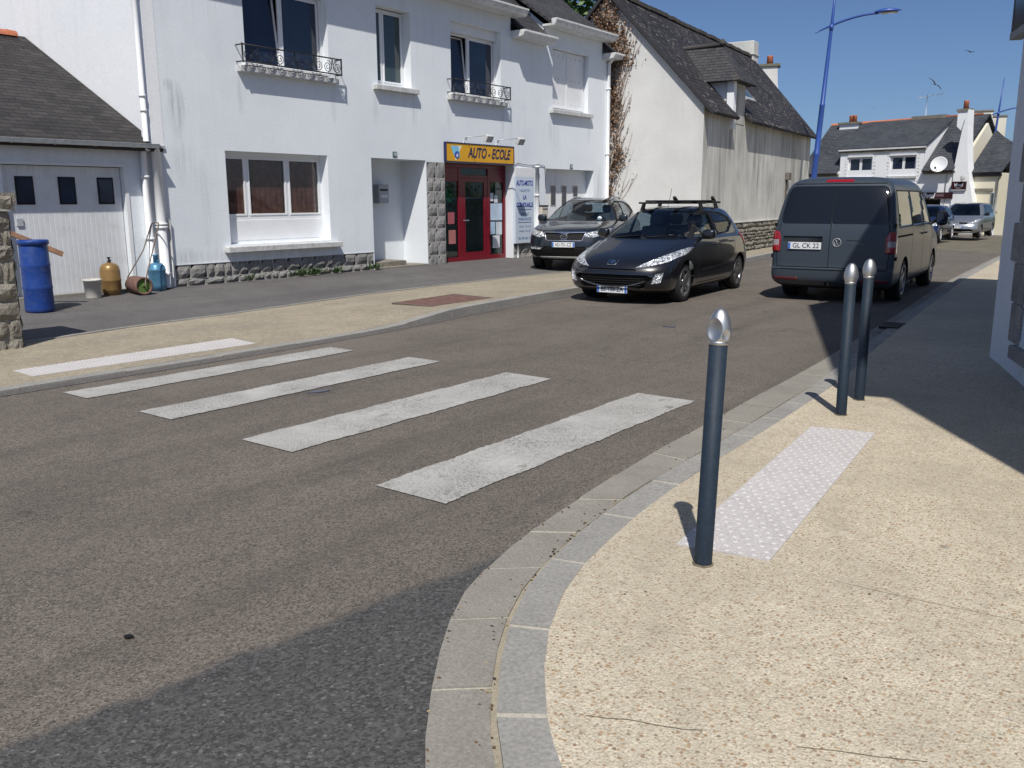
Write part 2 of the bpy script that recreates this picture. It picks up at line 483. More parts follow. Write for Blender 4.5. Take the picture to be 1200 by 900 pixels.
# ------------------------------------------------------------------ ground materials
def m_asphalt(name, lo, hi, speck=(.52, 1.5), tracks=True, patch=None):
    k = N(name)
    c = k.ramp(k.noise(.55, 6, rough=.65), [(.3, lo), (.72, hi)])
    c = k.mix(k.ramp(k.noise(3.0, 5), [(.45, 0.0), (.8, .5)]), c, tuple(x * .72 for x in lo))
    v = k.voro(130, out='Color')
    c = k.mix(1.0, c, k.ramp(v, [(.15, speck[0]), (.5, 1.0), (.9, speck[1])]), 'MULTIPLY')
    c = k.mix(k.ramp(k.voro(85, k.co(loc=(5, 3, 1)), 'Distance'), [(.10, .55), (.2, 0.0)]), c, (.40, .37, .34))
    if tracks:
        st = k.noise(1, 5, k.co((1.6, .12, 1)))
        c = k.mix(k.ramp(st, [(.50, 0.0), (.74, .5)]), c, tuple(x * .68 for x in lo))
        c = k.mix(k.ramp(k.noise(1.0, 6, k.co((2.2, .7, 1), loc=(4, 1, 0)), .7), [(.60, 0.0), (.74, .5)]), c, (.045, .042, .040))
        # scuffs left by wheels swinging round the corner
        sc_ = k.noise(1.0, 6, k.co((5.5, .55, 1), loc=(2, 9, 0), rot=(0, 0, .55)), .7)
        c = k.mix(k.math('MULTIPLY', k.ramp(sc_, [(.56, 0.0), (.70, .55)]), k.ramp(k.noise(.42, 3, k.co(loc=(1.7, 3.1, 0))), [(.42, 0.0), (.58, 1.0)])), c, (.060, .056, .052))
        c = k.mix(k.ramp(k.noise(.35, 4, k.co((1.2, .35, 1), loc=(5, 5, 0))), [(.5, 0.0), (.7, .35)]), c, tuple(x * 1.25 for x in hi))
        sp = k.noise(2.6, 3, k.co(loc=(9, 2, 0)))
        c = k.mix(k.ramp(sp, [(.70, 0.0), (.76, .6)]), c, (.02, .02, .022))
    if patch:
        # older side street surface: its own colour and coarser stone, along a wavering seam
        sp_ = k.n('SeparateXYZ'); k.l.new(k.co(), sp_.inputs[0])
        d_ = k.math('ADD', k.math('ADD', sp_.outputs[0], 2.66), k.math('MULTIPLY', k.math('SUBTRACT', sp_.outputs[1], .6), -.15))
        d_ = k.math('ADD', d_, k.math('MULTIPLY', k.math('SUBTRACT', k.noise(5, 4), .5), .16))
        d_ = k.math('ADD', d_, k.math('MULTIPLY', k.math('SUBTRACT', k.noise(70, 2), .5), .06))
        pm = k.ramp(d_, [(.0, 0.0), (.055, 1.0)])
        pv = k.voro(95, k.co(loc=(1, 2, 3)), 'Color')
        pc = k.mix(1.0, k.ramp(k.noise(1.4, 5), [(.3, patch[0]), (.7, patch[1])]), k.ramp(pv, [(.15, .55), (.55, 1.0), (.85, 1.35), (.95, 2.1)]), 'MULTIPLY')
        c = k.mix(pm, c, pc)
    nrm = k.bump(k.voro(130, out='Distance'), .5, .006)
    nrm = k.bump(k.noise(14, 4), .15, .02, nrm)
    return k.out(c, .88, nrm, spec=.3)
def m_pebble(name='pebble_concrete', kk=1.0):
    k = N(name)
    co = k.co()
    wob = k.n('TexNoise'); wob.inputs['Scale'].default_value = 60; k.l.new(co, wob.inputs['Vector'])
    def specks(scale, loc, r0, r1, share, stops, amt, c):
        cc = k.co(loc=loc); d = k.voro(scale, cc, 'Distance'); hs = k.n('SeparateXYZ'); k.l.new(k.voro(scale, cc, 'Color'), hs.inputs[0]); h = hs.outputs[0]
        f = k.math('MULTIPLY', k.ramp(d, [(r0, 1.0), (r1, 0.0)]), k.ramp(h, [(1 - share - .02, 0.0), (1 - share, 1.0)]))
        n_ = len(stops); col = k.ramp(h, [(1 - share + share * t, q) for t, q in stops])
        return k.mix(k.math('MULTIPLY', f, amt), c, col), d
    c = k.ramp(k.noise(30, 5, rough=.7), [(.3, (.46, .405, .30)), (.55, (.55, .49, .375)), (.75, (.62, .56, .44))])
    c = k.mix(1.0, c, k.ramp(k.voro(170, co, 'Color'), [(.1, .74), (.5, 1.0), (.9, 1.2)]), 'MULTIPLY')
    c, d1 = specks(80, (0, 0, 0), .30, .42, .45, [(.0, (.72, .67, .56)), (.5, (.62, .56, .45)), (1.0, (.50, .45, .36))], .7, c)
    c, d2 = specks(60, (3, 1, 0), .36, .46, .30, [(.0, (.30, .17, .09)), (.4, (.42, .28, .16)), (.7, (.20, .13, .085)), (1.0, (.36, .22, .12))], .9, c)
    c, d3 = specks(105, (7, 4, 0), .34, .46, .32, [(.0, (.25, .18, .12)), (.5, (.38, .28, .18)), (1.0, (.14, .11, .09))], .8, c)
    c = k.mix(k.ramp(k.noise(.75, 7, rough=.75), [(.40, 0.0), (.66, .62)]), c, (.34, .30, .225))
    c = k.mix(k.ramp(k.noise(3.2, 6, rough=.7), [(.52, 0.0), (.75, .42)]), c, (.27, .24, .19))
    c = k.mix(k.ramp(k.voro(1.6, k.co(loc=(2, 8, 0)), 'Distance'), [(.02, .55), (.045, 0.0)]), c, (.12, .105, .085))
    if kk != 1.0:
        c = k.mix(k.ramp(k.noise(1.3, 7, k.co((1, .5, 1)), .75), [(.40, 0.0), (.66, .6)]), c, (.27, .25, .21))
        c = k.mix(k.ramp(k.noise(14, 5), [(.5, 0.0), (.7, .5)]), c, (.62, .58, .49))
        c = k.mix(1.0, c, (kk, kk * .985, kk * .95), 'MULTIPLY')
    nrm = k.bump(k.math('MULTIPLY', d1, -1.0), .5 if kk == 1.0 else .3, .006)
    return k.out(c, .85, nrm, spec=.35)
def m_worn(name='worn_white_paint'):
    k = N(name)
    c = k.ramp(k.noise(2.5, 5), [(.3, (.37, .365, .345)), (.7, (.50, .495, .47))])
    v = k.ramp(k.noise(70, 5, rough=.8), [(.46, 0.0), (.58, .9)])
    b = k.ramp(k.noise(1.6, 4, k.co(loc=(2, 5, 0))), [(.36, .25), (.60, 1.0)])
    c = k.mix(k.math('MULTIPLY', v, b), c, (.15, .14, .13))
    st = k.ramp(k.noise(1, 5, k.co((30, 2.0, 1))), [(.5, 0.0), (.8, .4)])
    c = k.mix(st, c, (.28, .27, .25))
    ch = k.ramp(k.noise(9, 6, k.co((1, .5, 1)), .75), [(.58, 0.0), (.66, .75)])
    c = k.mix(ch, c, (.17, .158, .142))
    return k.out(c, .75, k.bump(k.noise(120, 3), .4, .004), spec=.3)
def m_concrete(name, lo, hi, fine=90):
    k = N(name)
    c = k.ramp(k.noise(1.3, 6), [(.3, lo), (.7, hi)])
    c = k.mix(1.0, c, k.ramp(k.noise(fine, 3), [(.3, .78), (.7, 1.2)]), 'MULTIPLY')
    c = k.mix(k.ramp(k.noise(6, 5), [(.5, 0.0), (.8, .35)]), c, tuple(x * .6 for x in lo))
    return k.out(c, .88, k.bump(k.noise(fine, 4), .4, .004), spec=.3)
M['asphalt'] = m_asphalt('asphalt', (.120, .105, .089), (.163, .142, .121), patch=((.064, .063, .063), (.088, .086, .084)))
M['asphalt_dark'] = m_asphalt('dark_asphalt', (.052, .052, .053), (.072, .071, .071), (.3, 1.9), False)
M['forecourt'] = m_asphalt('forecourt_asphalt', (.105, .100, .100), (.150, .142, .138), (.6, 1.4))
M['pebble'] = m_pebble()
M['stripe'] = m_worn()
M['gutter_conc'] = m_concrete('gutter_concrete', (.225, .212, .184), (.295, .276, .24))
M['kerb_granite'] = m_concrete('kerb_granite', (.245, .238, .222), (.325, .314, .29), 60)
M['kerb_pale'] = m_concrete('pale_kerb', (.34, .34, .335), (.44, .43, .42), 60)
M['joint'] = m_concrete('pale_joint', (.39, .365, .305), (.49, .455, .385))
M['sand_joint'] = m_concrete('sandy_joint', (.30, .265, .20), (.39, .35, .27))
M['earth'] = m_concrete('earth', (.12, .11, .08), (.18, .16, .12), 20)
M['crack'] = plain('dark_joint', (.15, .125, .085), .95, var=.4, vs=30)
M['pebble_far'] = m_pebble('far_pebble_concrete', .70)  # far copy darkened: grazing shade of the bumps is put into its colour
M['tactile'] = m_concrete('tactile_resin', (.47, .445, .435), (.54, .515, .505))
M['dome'] = plain('tactile_dome', (.555, .53, .52), .6, var=.05)

# ------------------------------------------------------------------ ground sheets
def lerp_curve(C, n):
    """resample polyline C to n points by arc length"""
    P = [Vector(c).to_3d() if len(c) == 2 else Vector(c) for c in C]
    L = [0]
    for a, b in zip(P, P[1:]): L.append(L[-1] + (b - a).length)
    out = []; j = 0
    for i in range(n):
        t = L[-1] * i / (n - 1)
        while j < len(L) - 2 and L[j + 1] < t: j += 1
        f = (t - L[j]) / max(1e-9, L[j + 1] - L[j])
        out.append(P[j].lerp(P[j + 1], f))
    return out
def smooth_curve(C, per=6):
    P = [Vector((c[0], c[1])) for c in C]; out = []
    for i in range(len(P) - 1):
        a = P[max(i - 1, 0)]; b = P[i]; c = P[i + 1]; d = P[min(i + 2, len(P) - 1)]
        for k in range(per):
            t = k / per
            out.append(.5 * ((2 * b) + (c - a) * t + (2 * a - 5 * b + 4 * c - d) * t * t + (3 * b - a - 3 * c + d) * t ** 3))
    out.append(P[-1]); return out
def at_y(C, y):
    for a, b in zip(C, C[1:]):
        if (a[1] - y) * (b[1] - y) <= 0 and a[1] != b[1]:
            return a[0] + (b[0] - a[0]) * (y - a[1]) / (b[1] - a[1])
    return C[-1][0] if abs(C[-1][1] - y) < abs(C[0][1] - y) else C[0][0]
def sheet(name, pts, dz, mat, kind='structure', parent=None, tess=True):
    me = bpy.data.meshes.new(name); bm = bmesh.new()
    vs = [bm.verts.new((p[0], p[1], gz(p[0], p[1]) + (dz(p[0], p[1]) if callable(dz) else dz))) for p in pts]
    f = bm.faces.new(vs)
    if f.normal.z < 0: f.normal_flip()
    bmesh.ops.triangulate(bm, faces=bm.faces)
    bm.normal_update()
    for f in bm.faces:
        if f.normal.z < 0: f.normal_flip()
    bm.to_mesh(me); bm.free(); me.materials.append(mat); autouv(me)
    o = link(name, me, parent)
    if kind: o['kind'] = kind
    return o
def ribbon(mb, A, B, za, zb, m=0):
    rows = [[(a[0], a[1], gz(a[0], a[1]) + (za(a) if callable(za) else za)), (b[0], b[1], gz(b[0], b[1]) + (zb(b) if callable(zb) else zb))] for a, b in zip(A, B)]
    mb.quadgrid([[r[0] for r in rows], [r[1] for r in rows]], m, False)

# near side curves (from beside the camera, round the bend, away along the street)
R_near = [(3.2, .42), (1.2, .50), (.1, .66), (-.75, .98), (-1.22, 1.33), (-1.52, 1.63), (-1.74, 1.90), (-1.96, 2.22), (-2.14, 2.54), (-2.25, 2.89), (-2.33, 3.27), (-2.37, 3.57), (-2.43, 4.13), (-2.49, 4.79), (-2.52, 5.35), (-2.56, 6.15), (-2.61, 7.15), (-2.69, 8.76), (-2.80, 10.25), (-3.0, 12.94), (-3.32, 16.56), (-3.56, 19.54), (-3.80, 23.73), (-4.05, 28.5), (-4.25, 34), (-4.4, 41), (-4.2, 50), (-3, 60)]
J_near = [(3.2, .66), (1.2, .74), (.22, .88), (-.58, 1.18), (-1.06, 1.50), (-1.36, 1.76), (-1.58, 2.03), (-1.79, 2.36), (-1.95, 2.70), (-2.05, 3.05), (-2.12, 3.40), (-2.17, 3.75), (-2.21, 4.20), (-2.23, 4.75), (-2.25, 5.35), (-2.28, 6.15), (-2.33, 7.15), (-2.43, 8.76), (-2.55, 10.25), (-2.80, 12.94), (-3.10, 16.56), (-3.34, 19.54), (-3.58, 23.73), (-3.83, 28.5), (-4.03, 34), (-4.18, 41), (-3.98, 50), (-2.8, 59.9)]
I_near = [(3.2, .82), (1.2, .90), (.30, 1.02), (-.46, 1.31), (-.93, 1.62), (-1.22, 1.86), (-1.44, 2.11), (-1.64, 2.42), (-1.79, 2.74), (-1.89, 3.08), (-1.95, 3.42), (-2.0, 3.77), (-2.04, 4.21), (-2.07, 4.76), (-2.09, 5.35), (-2.12, 6.15), (-2.17, 7.15), (-2.28, 8.76), (-2.41, 10.25), (-2.66, 12.94), (-2.96, 16.56), (-3.20, 19.54), (-3.44, 23.73), (-3.69, 28.5), (-3.89, 34), (-4.04, 41), (-3.84, 50), (-2.66, 59.8)]
PER = 6
Rn = smooth_curve(R_near, PER); Jn = smooth_curve(J_near, PER); In = smooth_curve(I_near, PER)
def kz(y):       # kerb height above road on the near side
    t = min(1, max(0, (y - 7.4) / 2.2)); return .028 + .07 * t * t * (3 - 2 * t)
# far side
R_far = [(-7.7, -40), (-7.7, -10), (-7.72, 0), (-7.72, 3.24), (-7.70, 5.5), (-7.74, 7.06), (-7.83, 8.26), (-7.97, 9.6), (-8.10, 10.93), (-8.24, 12.76), (-8.62, 17.5), (-9.16, 23.27), (-9.58, 27), (-10.1, 32), (-10.6, 40), (-9.9, 48), (-7.2, 55), (-1, 62)]
Rf = smooth_curve(R_far, 5)
def off(C, d):
    out = []
    for i, p in enumerate(C):
        t = (C[min(i + 1, len(C) - 1)] - C[max(i - 1, 0)]).normalized()
        out.append(Vector((p.x - t.y * d, p.y + t.x * d)))
    return out
If = off(Rf, .14)
def kzf(y):
    t = min(1, max(0, (y - 7.9) / 1.7)); return .025 + .085 * t * t * (3 - 2 * t)
W_far = [(-10.2, -40), (-10.1, -10), (-10.12, 2), (-10.22, 4.66), (-10.42, 5.96), (-10.60, 8.03), (-10.95, 10.5), (-11.05, 12.79), (-10.98, 16.76), (-10.75, 20.5), (-10.62, 23.1)]
Wf = smooth_curve(W_far, 4)

# terrain
g = MB()
E_ = 420
xs = [-E_, -120, -60, -30, -15, -5, 5, 15, 30, 60, 120, E_]; ys = [-E_, -120, -60, -20, 0, 20, 40, 50, 56, 62, 90, 160, E_]
g.quadgrid([[(x, y, gz(max(-60, min(60, x)), max(-60, min(90, y))) - .09) for x in xs] for y in ys], 0, True)
tag(g.build('ground', M['earth'], fixn=True), kind='structure')
# carriageway
rp = [(p.x, p.y) for p in Rn]; fp = [(p.x, p.y) for p in Rf]
sheet('road', [(40, -40), (40, .2), (3.2, .42)] + rp[1:] + [(6, 72), (-2, 72)] + fp[::-1], 0, M['asphalt'])
# near gutter and kerb as real stones with pale joints
def stones(name, A, B, za, zb, lens, mat, seed, gap=.018, inset=.006, base=-.06, joint_d=.004):
    """one row of stones between curves A (outer) and B (inner)"""
    rr = random.Random(seed); mb = MB(); n = len(A)
    # arc length along A
    L = [0]
    for a, b in zip(A, A[1:]): L.append(L[-1] + (b - a).length)
    def P(C, s):
        s = max(0, min(L[-1] - 1e-6, s)); j = 0
        lo, hi = 0, n - 2
        while lo < hi:
            mid = (lo + hi + 1) // 2
            if L[mid] <= s: lo = mid
            else: hi = mid - 1
        j = lo; f = (s - L[j]) / max(1e-9, L[j + 1] - L[j]); return C[j].lerp(C[j + 1], f)
    s = rr.uniform(0, .3)
    while s < L[-1] - .3:
        ln = lens * rr.uniform(.93, 1.07); e = min(L[-1], s + ln)
        jz = rr.uniform(-.004, .004)
        for k in range(2):
            s0 = s + (e - s) * k / 2; s1 = s + (e - s) * (k + 1) / 2
            if k == 1: s1 -= gap
            a0, a1, b0, b1 = P(A, s0), P(A, s1), P(B, s0), P(B, s1)
            top = [(a0, za(a0)), (a1, za(a1)), (b1, zb(b1)), (b0, zb(b0))]
            T = [Vector((p.x, p.y, gz(p.x, p.y) + z + jz)) for p, z in top]
            D = [Vector((p.x, p.y, gz(p.x, p.y) + base)) for p, z in top]
            mb.hexa(D[::-1] + T[::-1])
        # pale mortar joint
        a0, a1, b0, b1 = P(A, e - gap), P(A, e), P(B, e - gap), P(B, e)
        T = [Vector((p.x, p.y, gz(p.x, p.y) + z - joint_d)) for p, z in ((a0, za(a0)), (a1, za(a1)), (b1, zb(b1)), (b0, zb(b0)))]
        mb.poly(T[::-1], 1)
        s = e
    o = mb.build(name, [mat, M['joint']], fixn=False)
    bm = bmesh.new(); bm.from_mesh(o.data); bmesh.ops.recalc_face_normals(bm, faces=bm.faces)
    for f in bm.faces:
        if f.material_index == 1 and f.normal.z < 0: f.normal_flip()
    bm.to_mesh(o.data); bm.free()
    return tag(o, kind='structure')
K2 = off(Jn, -.02)   # slim sandy joint between gutter and kerb
stones('gutter', Rn, [a.lerp(b, .94) for a, b in zip(Rn, Jn)], lambda p: .006, lambda p: .009, .52, M['gutter_conc'], 5)
mbj = MB(); ribbon(mbj, [a.lerp(b, .93) for a, b in zip(Rn, Jn)], [a.lerp(b, .1) for a, b in zip(Jn, In)], .003, .003)
tag(mbj.build('gutter_joint', M['sand_joint'], fixn=True), kind='structure')
stones('kerb', [a.lerp(b, .06) for a, b in zip(Jn, In)], In, lambda p: kz(p.y) - .004, lambda p: kz(p.y), .62, M['kerb_granite'], 9, .026)
# near pavement
mbp = MB()
pin = [p for p in In if p.y < 58]
NX = 7
rows = []
for p in pin:
    w_ = 9.5 - p.x
    rows.append([(p.x + w_ * (k / NX) ** 1.8, p.y, gz(p.x + w_ * (k / NX) ** 1.8, p.y) + kz(p.y) - .002) for k in range(NX + 1)])
mbp.quadgrid(rows, 0, False)
tag(mbp.build('pavement', M['pebble'], fixn=True), kind='structure')
# joints in the pavement
def strip_path(name, P, w, dz, mat):
    mb = MB(); P = [Vector(p) for p in P]
    A = off(P, w / 2); B = off(P, -w / 2); ribbon(mb, A, B, dz, dz)
    return tag(mb.build(name, mat, fixn=True), kind='structure')
strip_path('pavement_joint', [(-1.27, 2.085), (-1.21, 2.11), (-1.15, 2.145), (-1.08, 2.165), (-1.0, 2.195), (-.95, 2.225)], .0032, .0285, M['crack'])
strip_path('pavement_joint', [(-.70, 2.31), (-.6, 2.36), (-.5, 2.40), (-.38, 2.46)], .0028, .0285, M['crack'])
strip_path('pavement_joint', [(-.95, 3.53), (-.6, 3.55), (-.1, 3.6), (.6, 3.66)], .002, .0285, M['crack'])
# far pavement, forecourt, kerb
W2 = Wf + [Vector((-11.2, 29)), Vector((-11.95, 36.5)), Vector((-13.5, 48)), Vector((-14, 56))]
mb = MB(); rows = []
for p in If:
    if p.y > 50: break
    wx = at_y(W2, p.y); z0 = kzf(p.y) - .002
    rows.append([(p.x + (wx - p.x) * k / 3, p.y, gz(p.x, p.y) + z0 + (.022 - z0) * (k / 3) ** 1.5) for k in range(4)])
mb.quadgrid(rows, 0, False)
tag(mb.build('pavement', M['pebble_far'], fixn=True), kind='structure')
def fz(x, y, wx=None):
    """forecourt level: rises gently from the pavement to the house doorstep"""
    if wx is None: wx = at_y(Wf, y)
    t = max(0, min(1, (wx - x) / (wx + 13.57))); base = gz(wx, y) + .02
    return base + (.138 - .03 * max(0, (y - 8) / 14) - base) * t ** 1.3 if y < 30 else base
mb = MB(); rows = []
for y in [-40, -10, 0, 2, 4, 4.66, 5.3, 6, 7, 8, 9, 10.5, 12, 13, 15, 17, 19, 21, 22.5, 23.05]:
    wx = at_y(Wf, y)
    rows.append([(x, y, fz(x, y, wx)) for x in [wx + (-14.4 - wx) * k / 8 for k in range(9)]])
mb.quadgrid(rows, 0, False)
tag(mb.build('forecourt', M['forecourt'], fixn=True), kind='structure')
# edging strip between forecourt and pavement
wl = [p for p in Wf if p.y > -11]
mb = MB(); ribbon(mb, wl, off(wl, .06), .030, .030); ribbon(mb, off(wl, .06), off(wl, .061), .030, 0); ribbon(mb, off(wl, -.001), wl, 0, .03)
tag(mb.build('edging', M['kerb_granite'], fixn=True), kind='structure')
stones('kerb', Rf, If, lambda p: kzf(p.y) - .004, lambda p: kzf(p.y), 1.0, M['kerb_granite'], 12, .012)
rfo = off(Rf, -.16)
mb = MB(); ribbon(mb, rfo, Rf, .004, .006); tag(mb.build('gutter', m_asphalt('gutter_asphalt', (.105, .098, .094), (.13, .12, .115)), fixn=True), kind='structure')

# ------------------------------------------------------------------ crossing
def stripe(name, x0, x1, y0, y1, label, seed):
    rr = random.Random(seed); mb = MB(); n = 90; rows = []
    for i in range(n + 1):
        y = y0 + (y1 - y0) * i / n
        j0 = rr.uniform(-.007, .007) + .006 * sin(i * .37 + seed); j1 = rr.uniform(-.007, .007) + .006 * sin(i * .29 + seed)
        rows.append([(x0 + j0, y, gz(x0, y) + .0065), (x1 + j1, y, gz(x1, y) + .0065)])
    mb.quadgrid(rows, 0, False)
    o = mb.build(name, M['stripe'], fixn=True)
    return tag(o, label, 'road marking', 'painted bars of the zebra crossing')
stripe('crosswalk_stripe', -3.44, -2.925, 3.345, 6.40, 'worn white crossing bar nearest to the granite kerb and the bollard', 1)
stripe('crosswalk_stripe', -4.865, -4.35, 3.51, 6.47, 'worn white crossing bar second from the bollards, with its end rubbed away', 2)
stripe('crosswalk_stripe', -6.165, -5.74, 3.55, 6.55, 'white crossing bar third from the bollards, second from the far kerb', 3)
stripe('crosswalk_stripe', -7.30, -6.92, 3.555, 6.50, 'white crossing bar lying closest to the far dropped kerb', 4)

def tactile(name, c, label, dz):
    # c: four corners (x, y): near-left, near-right, far-right, far-left
    c = [Vector(p) for p in c]; mb = MB()
    Z = lambda p, h: Vector((p.x, p.y, gz(p.x, p.y) + dz + h))
    mb.hexa([Z(p, -.004) for p in c] + [Z(p, .004) for p in c])
    o = mb.build(name, M['tactile'], fixn=True)
    tag(o, label, 'tactile strip')
    d = MB(); nw, nl = 7, 42
    for i in range(nl):
        for j in range(nw):
            u = (j + (.3 if i % 2 else .7)) / nw; v = (i + .5) / nl
            p = c[0].lerp(c[1], u).lerp(c[3].lerp(c[2], u), v)
            d.lathe([(.0155, .003), (.0135, .006), (.008, .0072)], Z(p, 0), 7)
    b = d.build('dome', M['dome'], o, world=False, uv=False); b['kind'] = 'stuff'
    return o
tactile('tactile_strip', [(-1.665, 3.50), (-1.25, 3.57), (-1.47, 6.12), (-1.88, 6.04)], 'pale studded tactile paving strip beside the near bollard', .028)
tactile('tactile_strip', [(-8.55, 3.72), (-8.12, 3.70), (-8.06, 6.1), (-8.60, 6.17)], 'pale tactile paving strip across the road by the far kerb', .024)

# rusty chamber cover in the far pavement
def frame_poly(pts, dz, h):
    return [Vector((x, y, gz(x, y) + dz(y) + h)) for x, y in pts]
r = empty('manhole_cover', (-8.83, 10.15, gz(-8.83, 10.15) + .08), 0, 'flat rust brown steel chamber cover set in the far pavement', 'manhole cover')
zc = lambda y: kzf(y) - .022
Q = [(-8.42, 9.42), (-8.40, 10.88), (-9.30, 10.96), (-9.20, 9.42)]
cc = Vector((sum(q[0] for q in Q) / 4, sum(q[1] for q in Q) / 4))
inner = [tuple(cc + (Vector(q) - cc) * .93) for q in Q]
mb = MB(); mb.hexa(frame_poly(inner, zc, -.02) + frame_poly(inner, zc, .016))
for i in range(1, 7):
    a = [Vector(inner[0]).lerp(Vector(inner[1]), i / 7 + s) for s in (-.008, .008)]; b = [Vector(inner[3]).lerp(Vector(inner[2]), i / 7 + s) for s in (-.008, .008)]
    P = [a[0], a[1], b[1], b[0]]
    mb.hexa(frame_poly(P, zc, .014) + frame_poly(P, zc, .020))
mb.build('cover_plate', M['rust'], r, fixn=True)
mb = MB()
for i in range(4):
    a, b, ia, ib = Q[i], Q[(i + 1) % 4], inner[i], inner[(i + 1) % 4]
    P = [a, b, ib, ia]; mb.hexa(frame_poly(P, zc, -.02) + frame_poly(P, zc, .018))
mb.build('frame', M['steel'], r, fixn=True)
# kerb inlet
r = empty('drain_grate', (-2.62, 11.3, gz(-2.62, 11.3)), 0, 'small dark drain opening in the shaded kerb beyond the bollards', 'drain')
mb = MB(); zk = lambda y: kz(y)
P = [(-2.72, 11.06), (-2.50, 11.06), (-2.54, 11.54), (-2.76, 11.54)]
mb.hexa(frame_poly(P, zk, -.02) + frame_poly(P, zk, .008)); mb.build('opening', M['void'], r, fixn=True)
mb = MB()
for k in range(4):
    y = 11.10 + k * .13; P = [(-2.73, y), (-2.52, y), (-2.52, y + .03), (-2.73, y + .03)]
    mb.hexa(frame_poly(P, zk, .002) + frame_poly(P, zk, .014))
mb.build('bar', M['steel'], r, fixn=True)

# ------------------------------------------------------------------ bollards
def bollard_parts(root, dimple):
    mb = MB(); mb.lathe([(.0385, -.05), (.0385, .02), (.038, .965)], n=28); mb.build('post', M['bollard'], root, world=False)
    mb = MB(); mb.lathe([(.047, -.004), (.045, .003), (.0395, .006), (.0395, -.01)], n=24, caps=False); mb.build('base_ring', M['crack'], root, world=False)
    mb = MB(); mb.lathe([(.0392, .962), (.0392, .976), (.036, .979)], n=28); mb.build('collar', M['aluminium'], root, world=False)
    me = bpy.data.meshes.new('cap'); bm = bmesh.new()
    nz, na = 56, 96; prev = None
    z0, z1 = .975, 1.112
    for i in range(nz + 1):
        t = i / nz
        rad = .048 * (sin(pi * (.26 + .74 * t)) ** .62) if t < .9999 else 0
        rad = .038 + (.0500 - .038) * min(1, t / .22) ** .6 if t < .3 else .050 * sqrt(max(0, 1 - ((t - .3) / .7) ** 1.75))
        if t < .3: rad = .036 + .014 * sin(pi / 2 * min(1, t / .3)) ** .8
        ring = []
        for j in range(na):
            a = 2 * pi * j / na
            r_ = rad; z = z0 + (z1 - z0) * t
            if dimple:
                # round scoops cut out of the egg
                for (aa, zc, dc, Rs) in ((-2.42, .052, .096, .074), (-1.15, .026, .074, .036)):
                    bx_ = dc * cos(a - aa); perp2 = dc * dc - bx_ * bx_ + (z - z0 - zc) ** 2
                    if bx_ > 0 and perp2 < Rs * Rs: r_ = min(r_, bx_ - sqrt(Rs * Rs - perp2))
            ring.append(bm.verts.new((r_ * cos(a), r_ * sin(a), z)) if rad > 1e-6 else None)
        if rad <= 1e-6:
            top = bm.verts.new((0, 0, z1))
            for j in range(na): bm.faces.new((prev[j], prev[(j + 1) % na], top))
        elif prev:
            for j in range(na): bm.faces.new((prev[j], prev[(j + 1) % na], ring[(j + 1) % na], ring[j]))
        prev = ring
    for f in bm.faces: f.smooth = True
    bmesh.ops.recalc_face_normals(bm, faces=bm.faces)
    bm.to_mesh(me); bm.free(); me.materials.append(M['aluminium'])
    link('cap', me, root, world=False)
def bollard(x, y, label, dimple, tilt=0):
    r = empty('bollard', (x, y, gz(x, y) + kz(y)), 0, label, 'bollard', 'bollards along the pavement')
    r['_local'] = 1
    bollard_parts(r, dimple)
    if tilt: r.rotation_euler = (0, tilt, YAW)
    else: r.rotation_euler = (0, 0, 1.2)
    return r
bollard(-1.475, 3.375, 'blue grey bollard with scooped silver cap leaning at the near end of the tactile strip', True, radians(1.5)).rotation_euler.z = YAW
b2_ = bollard(-1.82, 6.53, 'blue grey bollard with smooth egg shaped cap nearest the far end of the tactile strip', False)
bollard(-1.855, 7.13, 'blue grey bollard with smooth egg shaped cap, farthest and rightmost of the three', False)
# the egg caps of the two far ones are rotated, the near one shows its scooped side to the road

# ------------------------------------------------------------------ street litter: a few flat dark flakes
def flake(x, y, sx, sy, rz, mat, label, dz=.004):
    mb = MB(); rr = random.Random(int(x * 100)); n = 7; P = []
    for i in range(n):
        a = 2 * pi * i / n; k = rr.uniform(.7, 1.2)
        px, py = sx * cos(a) * k, sy * sin(a) * k
        X = x + px * cos(rz) - py * sin(rz); Y = y + px * sin(rz) + py * cos(rz)
        P.append((X, Y, gz(X, Y) + dz))
    mb.prism(P, (0, 0, .006)); o = mb.build('litter', mat, fixn=True)
    tag(o, label, 'litter')
flake(-2.90, 1.55, .022, .014, .4, M['black'], 'tiny black scrap lying on the road near the dark patch')
flake(-5.62, 4.85, .10, .035, 1.2, plain('bluegrey_scrap', (.10, .11, .15), .8), 'small blue grey scrap on the road between two crossing bars')
flake(-5.05, 10.2, .10, .03, .2, plain('bluegrey_scrap_two', (.07, .08, .12), .8), 'small dark scrap on the road in front of the black hatchback')

# grit and leaf crumbs lying along the gutter and on the pavement
rr = random.Random(77); mb = MB()
def crumb(x, y, z, s):
    a = rr.uniform(0, 6.28); P = [(x + s * cos(a + t) * rr.uniform(.6, 1.1), y + s * .6 * sin(a + t), z) for t in (0, 1.4, 2.9, 4.4)]
    mb.prism(P, (0, 0, s * .35), rr.choice((0, 0, 1, 2)))
for k in range(150):
    i = rr.randrange(30, 95); p = Jn[i].lerp(Jn[i + 1], rr.random()); q = Rn[i].lerp(Rn[i + 1], rr.random()); t = abs(rr.gauss(0, .16))
    if rr.random() < .35: t = 1 - t * .4
    c = p.lerp(q, min(1, t)); crumb(c.x, c.y, gz(c.x, c.y) + .0085, rr.uniform(.003, .010))
for k in range(70):
    x = rr.uniform(-1.9, .6); y = rr.uniform(1.9, 8)
    if x < at_y(In, y) + .05: continue
    crumb(x, y, gz(x, y) + kz(y) - .001, rr.uniform(.003, .009))
